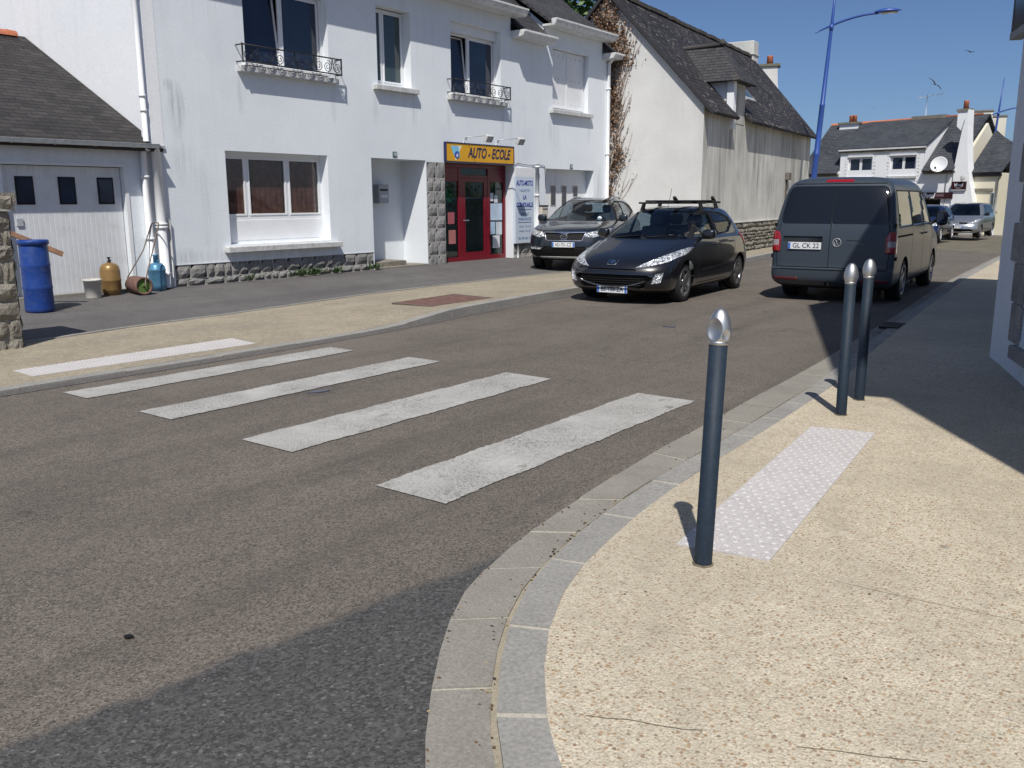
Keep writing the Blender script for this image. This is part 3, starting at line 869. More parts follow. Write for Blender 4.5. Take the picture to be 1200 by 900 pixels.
o = mb.build('grit', [plain('crumb_brown', (.14, .09, .05), .9), plain('crumb_dark', (.05, .04, .03), .9), plain('crumb_tan', (.34, .26, .15), .9)], fixn=True, uv=False)
tag(o, 'scattered brown crumbs of leaf and grit in the gutter and on the near pavement', 'grit', kind='stuff')
# ------------------------------------------------------------------ stone work
def masonry(mb, fr, u0, u1, z0, z1, ch=(.13, .2), bw=(.18, .42), dep=.05, seed=1, rough=.018, gap=.012, d0=0.0, m=0, mm=1, back=True, uneven=0.0):
    """individual rough stones on a mortar bed; every stone a small relief"""
    rr = random.Random(seed)
    if back: fr.rect(mb, u0, u1, z0, z1, d0, mm)
    fl = fr.flip(); z = z0
    while z < z1 - .02:
        h = rr.uniform(*ch)
        if z1 - (z + h) < ch[0] * .6: h = z1 - z
        u = u0 - rr.uniform(0, bw[0] * .5); first = True
        while u < u1 - .01:
            w = rr.uniform(*bw); a = max(u, u0) + gap / 2; b = min(u + w, u1) - gap / 2
            if u1 - (u + w) < bw[0] * .4: b = u1 - gap / 2; w = u1 - u
            if b - a > .03:
                rows = []; nx, nz = 4, 3
                base = dep * rr.uniform(.55, 1.0)
                zj0 = rr.uniform(-uneven, uneven); zj1 = rr.uniform(-uneven, uneven)
                for j in range(nz + 1):
                    row = []
                    for i in range(nx + 1):
                        uu = a + (b - a) * i / nx; zz = z + gap / 2 + (h - gap) * j / nz
                        ed = (i in (0, nx)) or (j in (0, nz))
                        if ed and (i in (0, nx)) and (j in (0, nz)):
                            uu += (.012 if i == 0 else -.012); zz += (.008 if j == 0 else -.008)
                        if not ed:
                            uu += rr.uniform(-.2, .2) * (b - a) / nx; zz += rr.uniform(-.2, .2) * h / nz
                        zz += zj0 + (zj1 - zj0) * i / nx if j not in (0, nz) or uneven else 0
                        d = 0.0 if ed else base + rr.uniform(-rough, rough)
                        row.append(fr.p(uu, zz, d0 + d))
                    rows.append(row)
                if fl: rows = [r[::-1] for r in rows]
                mb.quadgrid(rows, m, False)
            u += w
        z += h

M['glass_curtain'] = carglass('front_room_glass', (.80, .80, .78))
def window_unit(fr, parent, u0, u1, z0, z1, d, splits, glass, label=None, fw=.055, bottom=0, name='window', frame_mat=None, head=0, opened=()):
    """frame mesh (part) with panes (sub-parts). splits: list of fractions where mullions stand"""
    fm = frame_mat or M['white_plastic']; mb = MB()
    zb = z0 + bottom; zt = z1 - head
    fr.box(mb, u0, u1, z0, zb + fw, d - .05, d); fr.box(mb, u0, u1, zt - fw, z1, d - .05, d)
    fr.box(mb, u0, u0 + fw, zb + fw, zt - fw, d - .05, d); fr.box(mb, u1 - fw, u1, zb + fw, zt - fw, d - .05, d)
    us = [u0 + fw] + [u0 + (u1 - u0) * s for s in splits] + [u1 - fw]
    for s in splits:
        c = u0 + (u1 - u0) * s; fr.box(mb, c - fw * .55, c + fw * .55, zb + fw, zt - fw, d - .05, d)
    f = mb.build(name, fm, parent, bevel=.006, label=label)
    for i, (a, b) in enumerate(zip(us, us[1:])):
        if i > 0: a += fw * .55
        if i < len(us) - 2: b -= fw * .55
        # casement inside the fixed frame
        c = MB(); w = .038; zz0, zz1 = zb + fw, zt - fw
        if i in opened:
            # tilted inward at the top
            def T(u, z, dd): return fr.p(u, z, d - .02 + dd - (z - zz0) * .11)
            def bx(ua, ub, za, zc):
                P = [T(ua, za, -.03), T(ub, za, -.03), T(ub, za, .02), T(ua, za, .02)]; Q = [T(ua, zc, -.03), T(ub, zc, -.03), T(ub, zc, .02), T(ua, zc, .02)]
                if fr.u.cross(fr.n).z < 0: P.reverse(); Q.reverse()
                c.hexa(P + Q)
            bx(a, b, zz0, zz0 + w); bx(a, b, zz1 - w, zz1); bx(a, a + w, zz0 + w, zz1 - w); bx(b - w, b, zz0 + w, zz1 - w)
            c.build('casement', fm, f)
            g = MB(); P = [T(a + w, zz0 + w, 0), T(b - w, zz0 + w, 0), T(b - w, zz1 - w, 0), T(a + w, zz1 - w, 0)]
            g.poly(P if not fr.flip() else P[::-1]); g.build('pane', glass, f)
        else:
            for q in ((a, b, zz0, zz0 + w), (a, b, zz1 - w, zz1), (a, a + w, zz0 + w, zz1 - w), (b - w, b, zz0 + w, zz1 - w)):
                fr.box(c, *q, d - .04, d + .012)
            c.build('casement', fm, f, bevel=.004)
            g = MB(); fr.box(g, a + w, b - w, zz0 + w, zz1 - w, d - .024, d - .016); g.build('pane', glass[i] if isinstance(glass, (list, tuple)) else glass, f)
    return f
def sill(fr, parent, u0, u1, z0, z1, d0, d1, mat=None):
    mb = MB()
    P = [fr.p(u0, z0, d0), fr.p(u1, z0, d0), fr.p(u1, z0, d1), fr.p(u0, z0, d1)]
    Q = [fr.p(u0, z1, d0), fr.p(u1, z1, d0), fr.p(u1, z1 - .02, d1), fr.p(u0, z1 - .02, d1)]
    if fr.u.cross(fr.n).z < 0: P.reverse(); Q.reverse()
    mb.hexa(P + Q); return mb.build('sill', mat or M['grey_paint'], parent, bevel=.008)

def pipe(parent, name, pts, r, mat, brackets=(), n=12):
    mb = MB(); mb.tube(pts, r, n)
    for b in brackets:
        b = Vector(b); mb.lathe([(r * 1.28, -.02), (r * 1.28, .02)], b, 14)
    return mb.build(name, mat, parent)
def gutter(parent, P0, P1, out, r=.065, mat=None):
    """half round gutter between two points, out = outward unit vector"""
    P0, P1, out = Vector(P0), Vector(P1), Vector(out); mb = MB(); prof = []
    for k in range(9):
        a = pi + pi * k / 8
        prof.append((cos(a) * r, sin(a) * r))
    prof += [(prof[-1][0] + .012, .006), (prof[-1][0] + .004, .0)] + [(cos(2 * pi - pi * k / 8) * (r - .008), sin(2 * pi - pi * k / 8) * (r - .008)) for k in range(9)]
    rows = [[p + out * (x + r) + Vector((0, 0, z)) for x, z in prof] for p in (P0, P1)]
    mb.quadgrid(rows, 0, True, close=True); mb.poly(rows[0][:9]); mb.poly(rows[1][:9][::-1])
    L = (P1 - P0).length; t = (P1 - P0).normalized(); k = .35
    while k < L - .1:
        q = P0 + t * k
        rr = [[q + out * (cos(pi + pi * i / 8) * (r + .006) + r) + Vector((0, 0, sin(pi + pi * i / 8) * (r + .006))) + t * s for i in range(9)] for s in (-.014, .014)]
        mb.quadgrid(rr, 0, True); k += .62
    return mb.build('gutter', mat or M['gutter_white'], parent)
def roof_slab(parent, name, quad, mat, th=.07):
    """quad: eave-left, eave-right, ridge-right, ridge-left seen from outside; thickness goes inward"""
    q = [Vector(p) for p in quad]; n = (q[1] - q[0]).cross(q[3] - q[0]).normalized()
    mb = MB(); mb.prism(q, -n * th); return mb.build(name, mat, parent, fixn=True)
def railing(fr, parent, u0, u1, z0, z1, d0, d1):
    mb = MB(); r = .013
    T = lambda u, z, d=d1: fr.p(u, z, d)
    for z in (z1, z0): mb.tube([T(u0, z, d0), T(u0, z), T(u1, z), T(u1, z, d0)], r, 6)
    for u in (u0, u1): mb.tube([T(u, z0 - .02), T(u, z1 + .02)], .016, 6)
    h = z1 - z0; L = u1 - u0; n = max(2, round(L / (h * 1.75)))
    for k in range(n):
        uc = u0 + L * (k + .5) / n; w = L / n / 2
        for sgn in (-1, 1):
            c = Vector((uc + sgn * w * .52, (z0 + z1) / 2 - .02)); pts = []
            for i in range(30):
                t = i / 29; a = pi / 2 * sgn + t * 2.3 * 2 * pi * .86 * sgn; rad = h * .40 * (1 - t * .82)
                pts.append(T(c.x + cos(a) * rad * sgn * 1.0, c.y + sin(a) * rad * sgn))
            mb.tube(pts, .0065, 5)
        mb.tube([T(uc - w * .55, z0), T(uc - w * .1, z0 + h * .45), T(uc, z1)], .0065, 5)
        mb.tube([T(uc + w * .55, z0), T(uc + w * .1, z0 + h * .45), T(uc, z1)], .0065, 5)
    return mb.build('railing', M['rail'], parent)

# ================================================================== HOUSE ONE : long white house with the driving school
XF = -15.0
HK, HZ = .905, .148          # module of the house in metres, level of its doorstep
def hw(x, y, z): return Vector((x * HK, y * HK, HZ + z * HK))
FA = Fr((XF * HK, 0, HZ), (0, 1, 0), (1, 0, 0), HK)
h1 = empty('house', (-17, 16, 0), 0, 'long white two storey house with a yellow sign, red shop door and wall dormers', 'house')
Y0, Y1, EZ = 9.58, 25.42, 6.02
G1, G2, G3 = (10.9, 13.52, .72, 2.53), (14.84, 16.70, -.3, 2.53, .80), (17.38, 20.32, -.3, 2.52, .34)
G4 = (21.92, 24.62, -.3, 2.47, .30)
U1, U2, U3, U4 = (11.52, 13.68, 4.17, 5.98), (15.14, 16.26, 4.18, 5.88), (17.72, 19.78, 4.17, 5.94), (22.26, 24.22, 4.18, 5.86)
mb = MB()
wall_holes(mb, FA, Y0, Y1, -.6, EZ, [G1, G2, G3, G4, U1, U2, U3, U4, (9.62, 14.82, -.6, .385, .06), (20.34, 21.88, -.6, .38, .06)], .28)
# raised wall strips of the two dormers
DZ = 6.42
for a, b in ((9.58, 20.22), (21.86, 25.02)):
    FA.rect(mb, a, b, EZ, DZ, 0)
    for u, s in ((a, 1), (b, -1)):
        P = [FA.p(u, EZ - .3, 0), FA.p(u, EZ - .3, -1.2), FA.p(u, DZ + .9, -1.2), FA.p(u, DZ, 0)]
        mb.poly(P)
# gables and back
XB = -24.0; RZ = 9.95; XR = -19.5
for y, s in ((Y0, -1), (Y1, 1)):
    P = [(XF, y, -.6), (XF, y, EZ + .2), (XR, y, RZ + .2), (XB, y, EZ), (XB, y, -.6)]
    P = [hw(*q) for q in P]
    if s < 0: gw_ = MB(); gw_.poly(P); gw_.build('gable_wall', M['white_bright'], h1)
    else: mb.poly(P[::-1])
mb.poly([hw(*q) for q in [(XB, Y0, -.6), (XB, Y1, -.6), (XB, Y1, EZ), (XB, Y0, EZ)]][::-1])
h1wall = mb.build('wall', M['white_render'], h1)
# dark rooms behind the openings so that the shell is a solid house
mb = MB()
for h in (G1, U1, U2, U3, U4):
    pass
mb2 = MB()
for h in (G1, U1, U2, U3, U4):
    # inner room: five faces, open to the window
    a, b, c, d = h[0] - .6, h[1] + .6, h[2] - .6, h[3] + .2
    for P in ([(a, c, -2.5), (b, c, -2.5), (b, d, -2.5), (a, d, -2.5)], [(a, c, -.245), (a, c, -2.5), (a, d, -2.5), (a, d, -.245)], [(b, c, -2.5), (b, c, -.245), (b, d, -.245), (b, d, -2.5)],
              [(a, d, -2.5), (b, d, -2.5), (b, d, -.245), (a, d, -.245)], [(a, c, -.245), (b, c, -.245), (b, c, -2.5), (a, c, -2.5)]):
        mb2.poly([FA.p(*t) for t in P])
mb2.build('room', plain('dim_room', (.12, .11, .10), .9), h1)
# stone base under the big window and the bit beside the shop
mb = MB()
masonry(mb, FA, 9.62, 14.82, -.16, .385, (.13, .19), (.16, .44), .045, 4, .014, .014, -.012)
FA.rect(mb, 9.62, 14.82, -.5, -.14, -.012, 1)
p_ = mb.build('plinth', [M['granite_dark'], M['mortar']], h1)
mb = MB(); FA.box(mb, 9.60, 14.84, .387, .400, .001, .006); mb.build('plinth_edge', M['white_render'], h1)
# (the render above stands proud of the stones)
# stone pier between the porch and the shop
mb = MB(); masonry(mb, FA, 16.72, 17.40, -.12, 2.50, (.30, .34), (.26, .46), .024, 11, .008, .024, .004)
mb.build('stone_pier', [M['granite'], M['mortar']], h1)
mb = MB(); masonry(mb, FA, 20.34, 21.88, -.16, .38, (.2, .27), (.25, .5), .04, 14, .012, .016, -.04)
mb.build('plinth', [M['granite'], M['mortar']], h1)
# ground floor big window
wg = window_unit(FA, h1, G1[0], G1[1], .715, G1[3], -.24, (.245, .64), M['glass_curtain'], 'wide three part white window with brown curtains', .06, bottom=.50, head=.04)
mb = MB(); FA.box(mb, G1[0] + .08, G1[1] - .08, .78, 1.19, -.252, -.232); mb.build('lower_panel', M['white_plastic'], wg, bevel=.006)
sill(FA, wg, 10.74, 13.72, .57, .70, -.28, .16)
mb = MB()
for a, b in ((11.02, 11.5), (11.68, 12.48), (12.68, 13.38)):
    n = 26; rows = [[FA.p(a + (b - a) * i / n, z, -.278 + .005 * sin(i * 1.4)) for i in range(n + 1)] for z in (1.26, 2.45)]
    mb.quadgrid(rows, 0, True)
mb.build('curtain', M['curtain'], wg)
# first floor windows
def upper(h, splits, lab, opened, sl, glass=None, shutter_box=True):
    f = window_unit(FA, h1, h[0] + .01, h[1] - .01, h[2] + .03, h[3] - (.24 if shutter_box else .02), -.24, splits, glass or M['glass_dark'], lab, .05, opened=opened)
    if shutter_box:
        mb = MB(); FA.box(mb, h[0] + .005, h[1] - .005, h[3] - .238, h[3] - .003, -.25, -.14); mb.build('shutter_box', M['white_paint'], f)
        for a_, b_ in ((h[1] - .05, h[1] - .006), (h[0] + .006, h[0] + .05)):
            mb = MB(); FA.box(mb, a_, b_, h[2] + .03, h[3] - .245, -.22, -.18); mb.build('shutter_rail', M['white_paint'], f)
    sill(FA, f, *sl)
    return f
w1 = upper(U1, (.5,), 'window with one tilted casement and a scroll railing', (0,), (11.30, 13.84, 4.03, 4.165, -.20, .13))
railing(FA, w1, 11.30, 13.84, 4.21, 4.52, .01, .21)
mb = MB(); FA.box(mb, 11.45, 13.62, 4.17, 4.205, .0, .10); mb.build('planter_board', M['white_paint'], w1)
w2 = upper(U2, (.36,), 'narrow window without railing', (), (14.98, 16.40, 4.04, 4.17, -.20, .13), M['glass_mid'], False)
w3 = upper(U3, (.46,), 'window with one tilted casement and scroll railing near the sign', (0,), (17.56, 19.92, 4.03, 4.165, -.20, .13))
railing(FA, w3, 17.56, 19.92, 4.21, 4.52, .01, .21)
mb = MB(); FA.box(mb, 17.66, 19.7, 4.17, 4.205, 0, .10); mb.build('planter_board', M['white_paint'], w3)
# closed folding shutters
sh = None
def shutter(u0, u1, z0, z1, d, parent, slats=True, bow=0):
    mb = MB(); w = (u1 - u0)
    FA.box(mb, u0, u1, z0, z1, d - .02, d)
    for q in ((u0, u1, z0, z0 + .06), (u0, u1, z1 - .06, z1), (u0, u0 + .05, z0 + .06, z1 - .06), (u1 - .05, u1, z0 + .06, z1 - .06)):
        FA.box(mb, *q, d, d + .012)
    for zz in (z0 + .12, z1 - .16, (z0 + z1) / 2):
        for k in range(3): FA.box(mb, u0 + w * (.25 + .25 * k) - .02, u0 + w * (.25 + .25 * k) + .02, zz, zz + .045, d, d + .004, 1)
    return mb.build('shutter', [M['white_paint'], M['grey_paint']], parent)
w4 = window_unit(FA, h1, U4[0] + .01, U4[1] - .01, U4[2] + .03, U4[3] - .01, -.22, (.5,), M['glass_dark'], 'window closed by white folding shutters', .05)
shutter(22.29, 23.22, 4.23, 5.84, -.13, w4); shutter(23.24, 24.16, 4.23, 5.84, -.15, w4)
sill(FA, w4, 22.1, 24.36, 4.04, 4.17, -.20, .13)

# porch : recess with step, brown door, letter box, inner wall
mb = MB()
D_ = -.80
FA.rect(mb, 14.84, 16.70, -.3, 2.53, D_)
mb.build('porch_wall', M['white_render'], h1)
dr = MB(); FA.box(dr, 14.86, 15.02, .14, 2.45, D_ + .01, D_ + .62); door_ = dr.build('door', M['brown_door'], h1)
mb = MB(); FA.box(mb, 14.84, 16.05, -.2, .13, D_ + .005, -.12); FA.box(mb, 14.84, 16.68, -.2, .015, D_ + .006, .05); mb.build('step', M['granite_warm'], h1, bevel=.01)
lb = empty('letter_box', FA.p(15.8, 1.5, -.8), 0, 'grey letter box hanging on the back wall of the porch', 'letter box')
mb = MB(); FA.box(mb, 15.66, 16.00, 1.50, 1.95, D_ + .005, D_ + .20); mb.build('box_body', plain('letterbox_grey', (.42, .44, .46), .5), lb, bevel=.012)
mb = MB(); FA.box(mb, 15.70, 15.96, 1.80, 1.84, D_ + .20, D_ + .206); mb.build('slot', M['void'], lb)
mb = MB(); FA.box(mb, 15.72, 15.94, 1.64, 1.70, D_ + .20, D_ + .205); mb.build('name_card', M['poster_white'], lb)

def number_plate(u, z, txt, label):
    r = empty('house_number', FA.p(u, z), 0, label, 'house number')
    mb = MB(); FA.box(mb, u - .075, u + .075, z - .065, z + .065, .002, .012); mb.build('backplate', plain('dark_enamel', (.05, .10, .10), .4), r, bevel=.004)
    text_on('digits', txt, .11, M['poster_white'], Vector(FA.p(u, z, .0135)) - r.location, (0, 1, 0), (0, 0, 1), r).location = (0, 0, 0)
    return r
number_plate(15.62, 2.63, '18', 'small dark house number plate above the porch opening')
number_plate(23.3, 2.56, '16', 'small dark house number plate above the second garage door')

# red shop front
XD = -.33
def shop():
    a, b, c, d = 17.40, 20.31, .0, 2.50
    mb = MB(); W = .10
    FA.box(mb, a, b, 2.40, d, XD, XD + .07); FA.box(mb, a, b, -.05, .08, XD, XD + .07)
    FA.box(mb, a, a + .09, .08, 2.40, XD, XD + .07); FA.box(mb, b - .09, b, .08, 2.40, XD, XD + .07)
    FA.box(mb, 18.25, 18.36, .08, 2.40, XD, XD + .07); FA.box(mb, 19.50, 19.61, .08, 2.40, XD, XD + .07)
    FA.box(mb, a + .09, 18.25, 2.05, 2.40, XD, XD + .06); FA.box(mb, 18.36, 19.50, 2.14, 2.22, XD, XD + .06); FA.box(mb, 19.61, b - .09, 2.05, 2.40, XD, XD + .06)
    f = mb.build('shop_front', M['red_frame'], h1, bevel=.006)
    mb = MB()
    for q in ((18.36, 18.54, .08, 2.14), (19.34, 19.50, .08, 2.14), (18.54, 19.34, .08, .19), (18.54, 19.34, 2.04, 2.14)): FA.box(mb, *q, XD + .012, XD + .06)
    dd = mb.build('door', M['red_frame'], f, bevel=.005)
    mb = MB(); mb.tube([FA.p(18.46, 1.04, XD + .06), FA.p(18.46, 1.04, XD + .12), FA.p(18.60, 1.04, XD + .12)], .012, 8); mb.build('handle', M['chrome'], f)
    gm = M['glass_shop']
    for q in ((18.54, 19.34, .19, 2.04), (17.49, 18.25, .08, 2.05), (19.61, 20.22, .08, 2.05), (18.36, 19.50, 2.22, 2.40)):
        mb = MB(); FA.box(mb, *q, XD + .03, XD + .036); mb.build('pane', gm, f)
    # room behind
    mb = MB(); A, B, Cz, D2, z9 = 17.2, 20.6, -.06, -1.5, 2.6
    for P in ([(A, Cz, D2), (B, Cz, D2), (B, z9, D2), (A, z9, D2)], [(A, Cz, XD), (A, Cz, D2), (A, z9, D2), (A, z9, XD)], [(B, Cz, D2), (B, Cz, XD), (B, z9, XD), (B, z9, D2)], [(A, z9, D2), (B, z9, D2), (B, z9, XD), (A, z9, XD)], [(A, Cz, XD), (B, Cz, XD), (B, Cz, D2), (A, Cz, D2)]):
        mb.poly([FA.p(*t) for t in P])
    mb.build('room', plain('shop_room', (.75, .77, .74), .9), f)
    return f
M['glass_shop'] = carglass('shop_glass', (.66, .72, .70))
sf = shop()
def poster(u0, u1, z0, z1, mat, label, d=XD + .038):
    mb = MB(); FA.box(mb, u0, u1, z0, z1, d, d + .004); o = mb.build('poster', mat); tag(o, label, 'poster')
    return o
poster(19.63, 20.18, 1.02, 1.62 - .14, plain('paper_blue', (.50, .62, .74), .8), 'large pale blue notice inside the glass right of the red door')
poster(19.63, 19.86, .64, .98, plain('paper_blue_two', (.42, .58, .74), .8), 'lower left blue notice behind the right shop pane')
poster(19.90, 20.17, .62, .97, plain('paper_grey', (.60, .68, .72), .8), 'tall pale notice at the right under the large blue one')
poster(19.74, 20.06, .26, .60, M['poster_white'], 'white sheet lowest in the right shop pane')
poster(19.64, 19.78, 1.54, 1.76, M['poster_white'], 'small white card topmost in the right shop pane')
poster(19.82, 19.98, 1.50, 1.70, plain('paper_white_two', (.68, .72, .76), .8), 'second small white card near the top of the right shop pane')
poster(17.84, 18.10, .96, 1.26, plain('poster_pink', (.40, .10, .12), .7), 'dark pink poster in the left shop pane')
poster(17.86, 18.14, .44, .80, plain('poster_rose', (.42, .16, .15), .7), 'reddish poster low in the left shop pane')
mb = MB(); mb.prism([FA.p(17.80, 1.86, XD + .02), FA.p(17.80, 1.56, XD + .02), FA.p(18.0, 1.50, XD + .02), FA.p(18.12, 1.62, XD + .02), FA.p(17.94, 1.90, XD + .02)], (.004, 0, 0))
tag(mb.build('sticker', plain('sticker_green', (.03, .30, .10), .6), fixn=True), 'green sticker high on the left shop pane', 'sticker')

# yellow sign
sg = empty('shop_sign', FA.p(18.6, 2.55), 0, 'long yellow sign board with navy lettering above the red door', 'sign')
SU0, SU1, SZ0, SZ1, SD = 17.40, 20.24, 2.545, 2.985, .075
mb = MB(); FA.box(mb, SU0, SU1, SZ0, SZ1, .0, SD); mb.build('sign_box', M['yellow'], sg)
mb = MB()
for q in ((SU0 - .012, SU1 + .012, SZ1, SZ1 + .025), (SU0 - .012, SU1 + .012, SZ0 - .025, SZ0), (SU0 - .02, SU0, SZ0, SZ1), (SU1, SU1 + .02, SZ0, SZ1)): FA.box(mb, *q, .003, SD + .012)
mb.build('sign_frame', M['navy'], sg)
def lettering(parent, body, size, mat, u, z, d, width=None, shear=0, bold=0, align='CENTER', sx=1.0, fr=FA):
    o = text_on('lettering', body, size * fr.k, mat, fr.p(u, z, d), fr.u, (0, 0, 1), parent, shear, bold, sx, .0015, align, width * fr.k if width else None)
    o.location = -Vector(parent.location) if parent.type == 'EMPTY' else (0, 0, 0)
    return o
lettering(sg, 'AUTO - ECOLE', .36, M['navy'], 19.16, 2.765, SD + .003, 1.86, .28, .008)
mb = MB(); mb.prism([FA.p(17.57, 2.92, SD + .001), FA.p(17.67, 2.72, SD + .001), FA.p(17.79, 2.62, SD + .001), FA.p(17.93, 2.66, SD + .001), FA.p(17.87, 2.92, SD + .001)], (.003, 0, 0)); mb.build('emblem', M['sky_sign'], sg, fixn=True)
mb = MB(); mb.prism([FA.p(17.83, 2.93, SD + .001), FA.p(18.01, 2.93, SD + .001), FA.p(17.77, 2.56, SD + .001), FA.p(17.73, 2.60, SD + .001), FA.p(17.91, 2.80, SD + .001)], (.0022, 0, 0)); mb.build('emblem', plain('sign_pale', (.78, .80, .62), .5), sg, fixn=True)
mb = MB(); mb.lathe([(.085, .0), (.085, .004)], FA.p(17.81, 2.70, SD + .003), 20, M=Matrix.Rotation(pi / 2, 3, 'Y')); mb.build('emblem', plain('sign_blue', (.03, .09, .42), .5), sg)
lettering(sg, 'e', .16, M['poster_white'], 17.81, 2.70, SD + .008, None, .2, .004)

def spot(u, label):
    r = empty('sign_lamp', FA.p(u, 3.1), 0, label, 'lamp', 'lamps over the yellow sign')
    mb = MB(); mb.tube([FA.p(u, 3.02, .0), FA.p(u, 3.12, .05), FA.p(u, 3.15, .10)], .014, 6); mb.tube([FA.p(u, 3.0, .07), FA.p(u, 3.15, .10)], .010, 6)
    mb.tube([FA.p(u, 3.15, .10), FA.p(u + .02, 3.17, .78)], .010, 6); mb.build('arm', M['zinc'], r)
    mb = MB(); mb.box(FA.p(u + .02, 3.09, .80) , (.09, .24, .16), R=Matrix.Rotation(.5, 3, 'Y')); mb.build('lamp_head', M['grey_paint'], r, bevel=.012)
    mb = MB(); mb.box(FA.p(u + .02, 3.09, .80) + Matrix.Rotation(.5, 3, 'Y') @ Vector((-.047, 0, 0)), (.006, .20, .12), R=Matrix.Rotation(.5, 3, 'Y')); mb.build('lamp_glass', M['lamp_white'], r)
spot(18.18, 'left grey floodlight on a thin arm over the word AUTO')
spot(19.55, 'right grey floodlight on a thin arm over the word ECOLE')

# information board
bd = empty('notice_board', FA.p(20.8, 1.3), 0, 'tall pale blue notice board with blue lettering beside the shop door', 'notice board')
BD = .06
mb = MB(); FA.box(mb, 20.34, 21.24, .36, 2.20, .004, BD); mb.build('panel', M['board'], bd, bevel=.006)
mb = MB(); FA.box(mb, 20.34, 21.24, 2.20, 2.46, .004, BD); mb.build('head_panel', M['white_paint'], bd, bevel=.006)
for body, z, w, s, b in (('AUTO-MOTO', 2.03, .80, .20, .0055), ('VALENTIN', 1.83, .52, .10, 0), ('LA', 1.64, .16, .16, .0055), ('CORNOUAILLE', 1.43, .80, .17, .0055), ('CODE ET', 1.17, .40, .11, .001), ('PERMANENCES', 1.04, .62, .11, .001), ('MARDI   17H-19H', .83, .55, .06, 0), ('SAMEDI  10H-12H', .70, .55, .06, 0), ('02 98 06 12', .50, .62, .09, .002)):
    lettering(bd, body, s, M['blue_letters'] if b > .005 else plain('faded_letters', (.16, .24, .42), .6), 20.79, z, BD + .002, w, 0, b)
mb = MB()
for z in (1.31, .95): FA.box(mb, 20.46, 21.12, z - .006, z + .006, BD + .001, BD + .004)
mb.build('rule', M['blue_letters'], bd)
mb = MB(); mb.tube([FA.p(20.50, -.1, .03), FA.p(20.50, .37, .03)], .028, 8); mb.build('leg', M['zinc'], bd)
pipe(h1, 'downpipe', [FA.p(21.42, -.05, .05), FA.p(21.42, 2.55, .05)], .055, M['white_plastic'], [FA.p(21.42, .6, .05), FA.p(21.42, 1.7, .05), FA.p(21.42, 2.5, .05)])
mb = MB(); mb.tube([FA.p(20.36, 2.50, .02), FA.p(20.5, 2.58, .02), FA.p(20.8, 2.55, .02), FA.p(21.2, 2.53, .02), FA.p(21.5, 2.57, .02), FA.p(21.85, 2.53, .02), FA.p(21.9, 1.9, .02)], .008, 5); mb.build('cable', M['rail'], h1)
mt = empty('meter_box', FA.p(21.7, 1.2), 0, 'beige electricity meter box between the board and the garage door', 'meter box')
mb = MB(); FA.box(mb, 21.54, 21.86, .98, 1.40, .0, .14); mb.build('box_body', plain('meter_beige', (.62, .57, .50), .6), mt, bevel=.012)
mb = MB(); FA.box(mb, 21.53, 21.87, 1.385, 1.42, .0, .15); FA.box(mb, 21.57, 21.83, 1.30, 1.325, .14, .146); mb.build('box_lid', M['rail'], mt)
# second garage door
def garage_door(fr, parent, u0, u1, z0, z1, d, wins, mat, ribs=.095, seam=None, wm=None):
    mb = MB(); n = int((u1 - u0) / ribs); w = (u1 - u0) / n
    for i in range(n):
        a = u0 + w * i; P = [(a, d - .004), (a + w * .07, d), (a + w * .93, d), (a + w, d - .004)]
        cells = [z0] + sorted([zz for q in wins for zz in q[2:4]]) + [z1]
        rows = [[fr.p(u, z, dd) for u, dd in P] for z in (z0, z1)]
        if fr.flip(): rows = [r[::-1] for r in rows]
        mb.quadgrid(rows, 0, False)
    if seam:
        for s in seam: fr.box(mb, s - .008, s + .008, z0, z1, d, d + .004, 1)
    o = mb.build('garage_door', [mat, M['grey_paint']], parent)
    for a, b, c, e in wins:
        f = MB(); fr.box(f, a - .028, b + .028, c - .028, e + .028, d - .002, d + .014); f.build('window', wm or M['black'], o, bevel=.012)
        g = MB(); fr.box(g, a, b, c, e, d + .012, d + .017); g.build('pane', M['glass_dark'], o)
    return o
garage_door(FA, h1, 21.92, 24.62, -.05, 2.47, -.29, [(22.62, 22.86, 1.42, 1.98), (23.22, 23.46, 1.42, 1.98), (23.86, 24.10, 1.42, 1.98)], M['white_paint'], .12, (22.9,), plain('window_trim', (.55, .53, .48), .5))

# roof
ov = .38
slope = (RZ - EZ) / (XF - XR)
def rz_at(x): return EZ + .27 + (XF - x) * slope
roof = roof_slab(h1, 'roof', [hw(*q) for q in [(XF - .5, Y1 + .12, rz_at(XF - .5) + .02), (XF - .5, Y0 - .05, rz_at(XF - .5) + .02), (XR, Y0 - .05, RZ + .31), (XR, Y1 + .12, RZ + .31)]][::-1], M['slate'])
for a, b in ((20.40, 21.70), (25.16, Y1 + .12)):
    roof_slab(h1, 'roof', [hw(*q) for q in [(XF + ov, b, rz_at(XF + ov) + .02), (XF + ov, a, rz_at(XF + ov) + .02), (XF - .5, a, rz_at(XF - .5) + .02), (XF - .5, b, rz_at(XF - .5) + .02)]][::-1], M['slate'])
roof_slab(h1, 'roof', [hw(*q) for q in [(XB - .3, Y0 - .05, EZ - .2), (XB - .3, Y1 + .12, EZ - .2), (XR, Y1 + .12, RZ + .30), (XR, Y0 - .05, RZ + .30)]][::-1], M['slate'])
mb = MB(); mb.tube([hw(XR, Y0 - .05, RZ + .32), hw(XR, Y1 + .12, RZ + .32)], .11, 8); mb.build('ridge_tiles', M['terracotta'], roof)
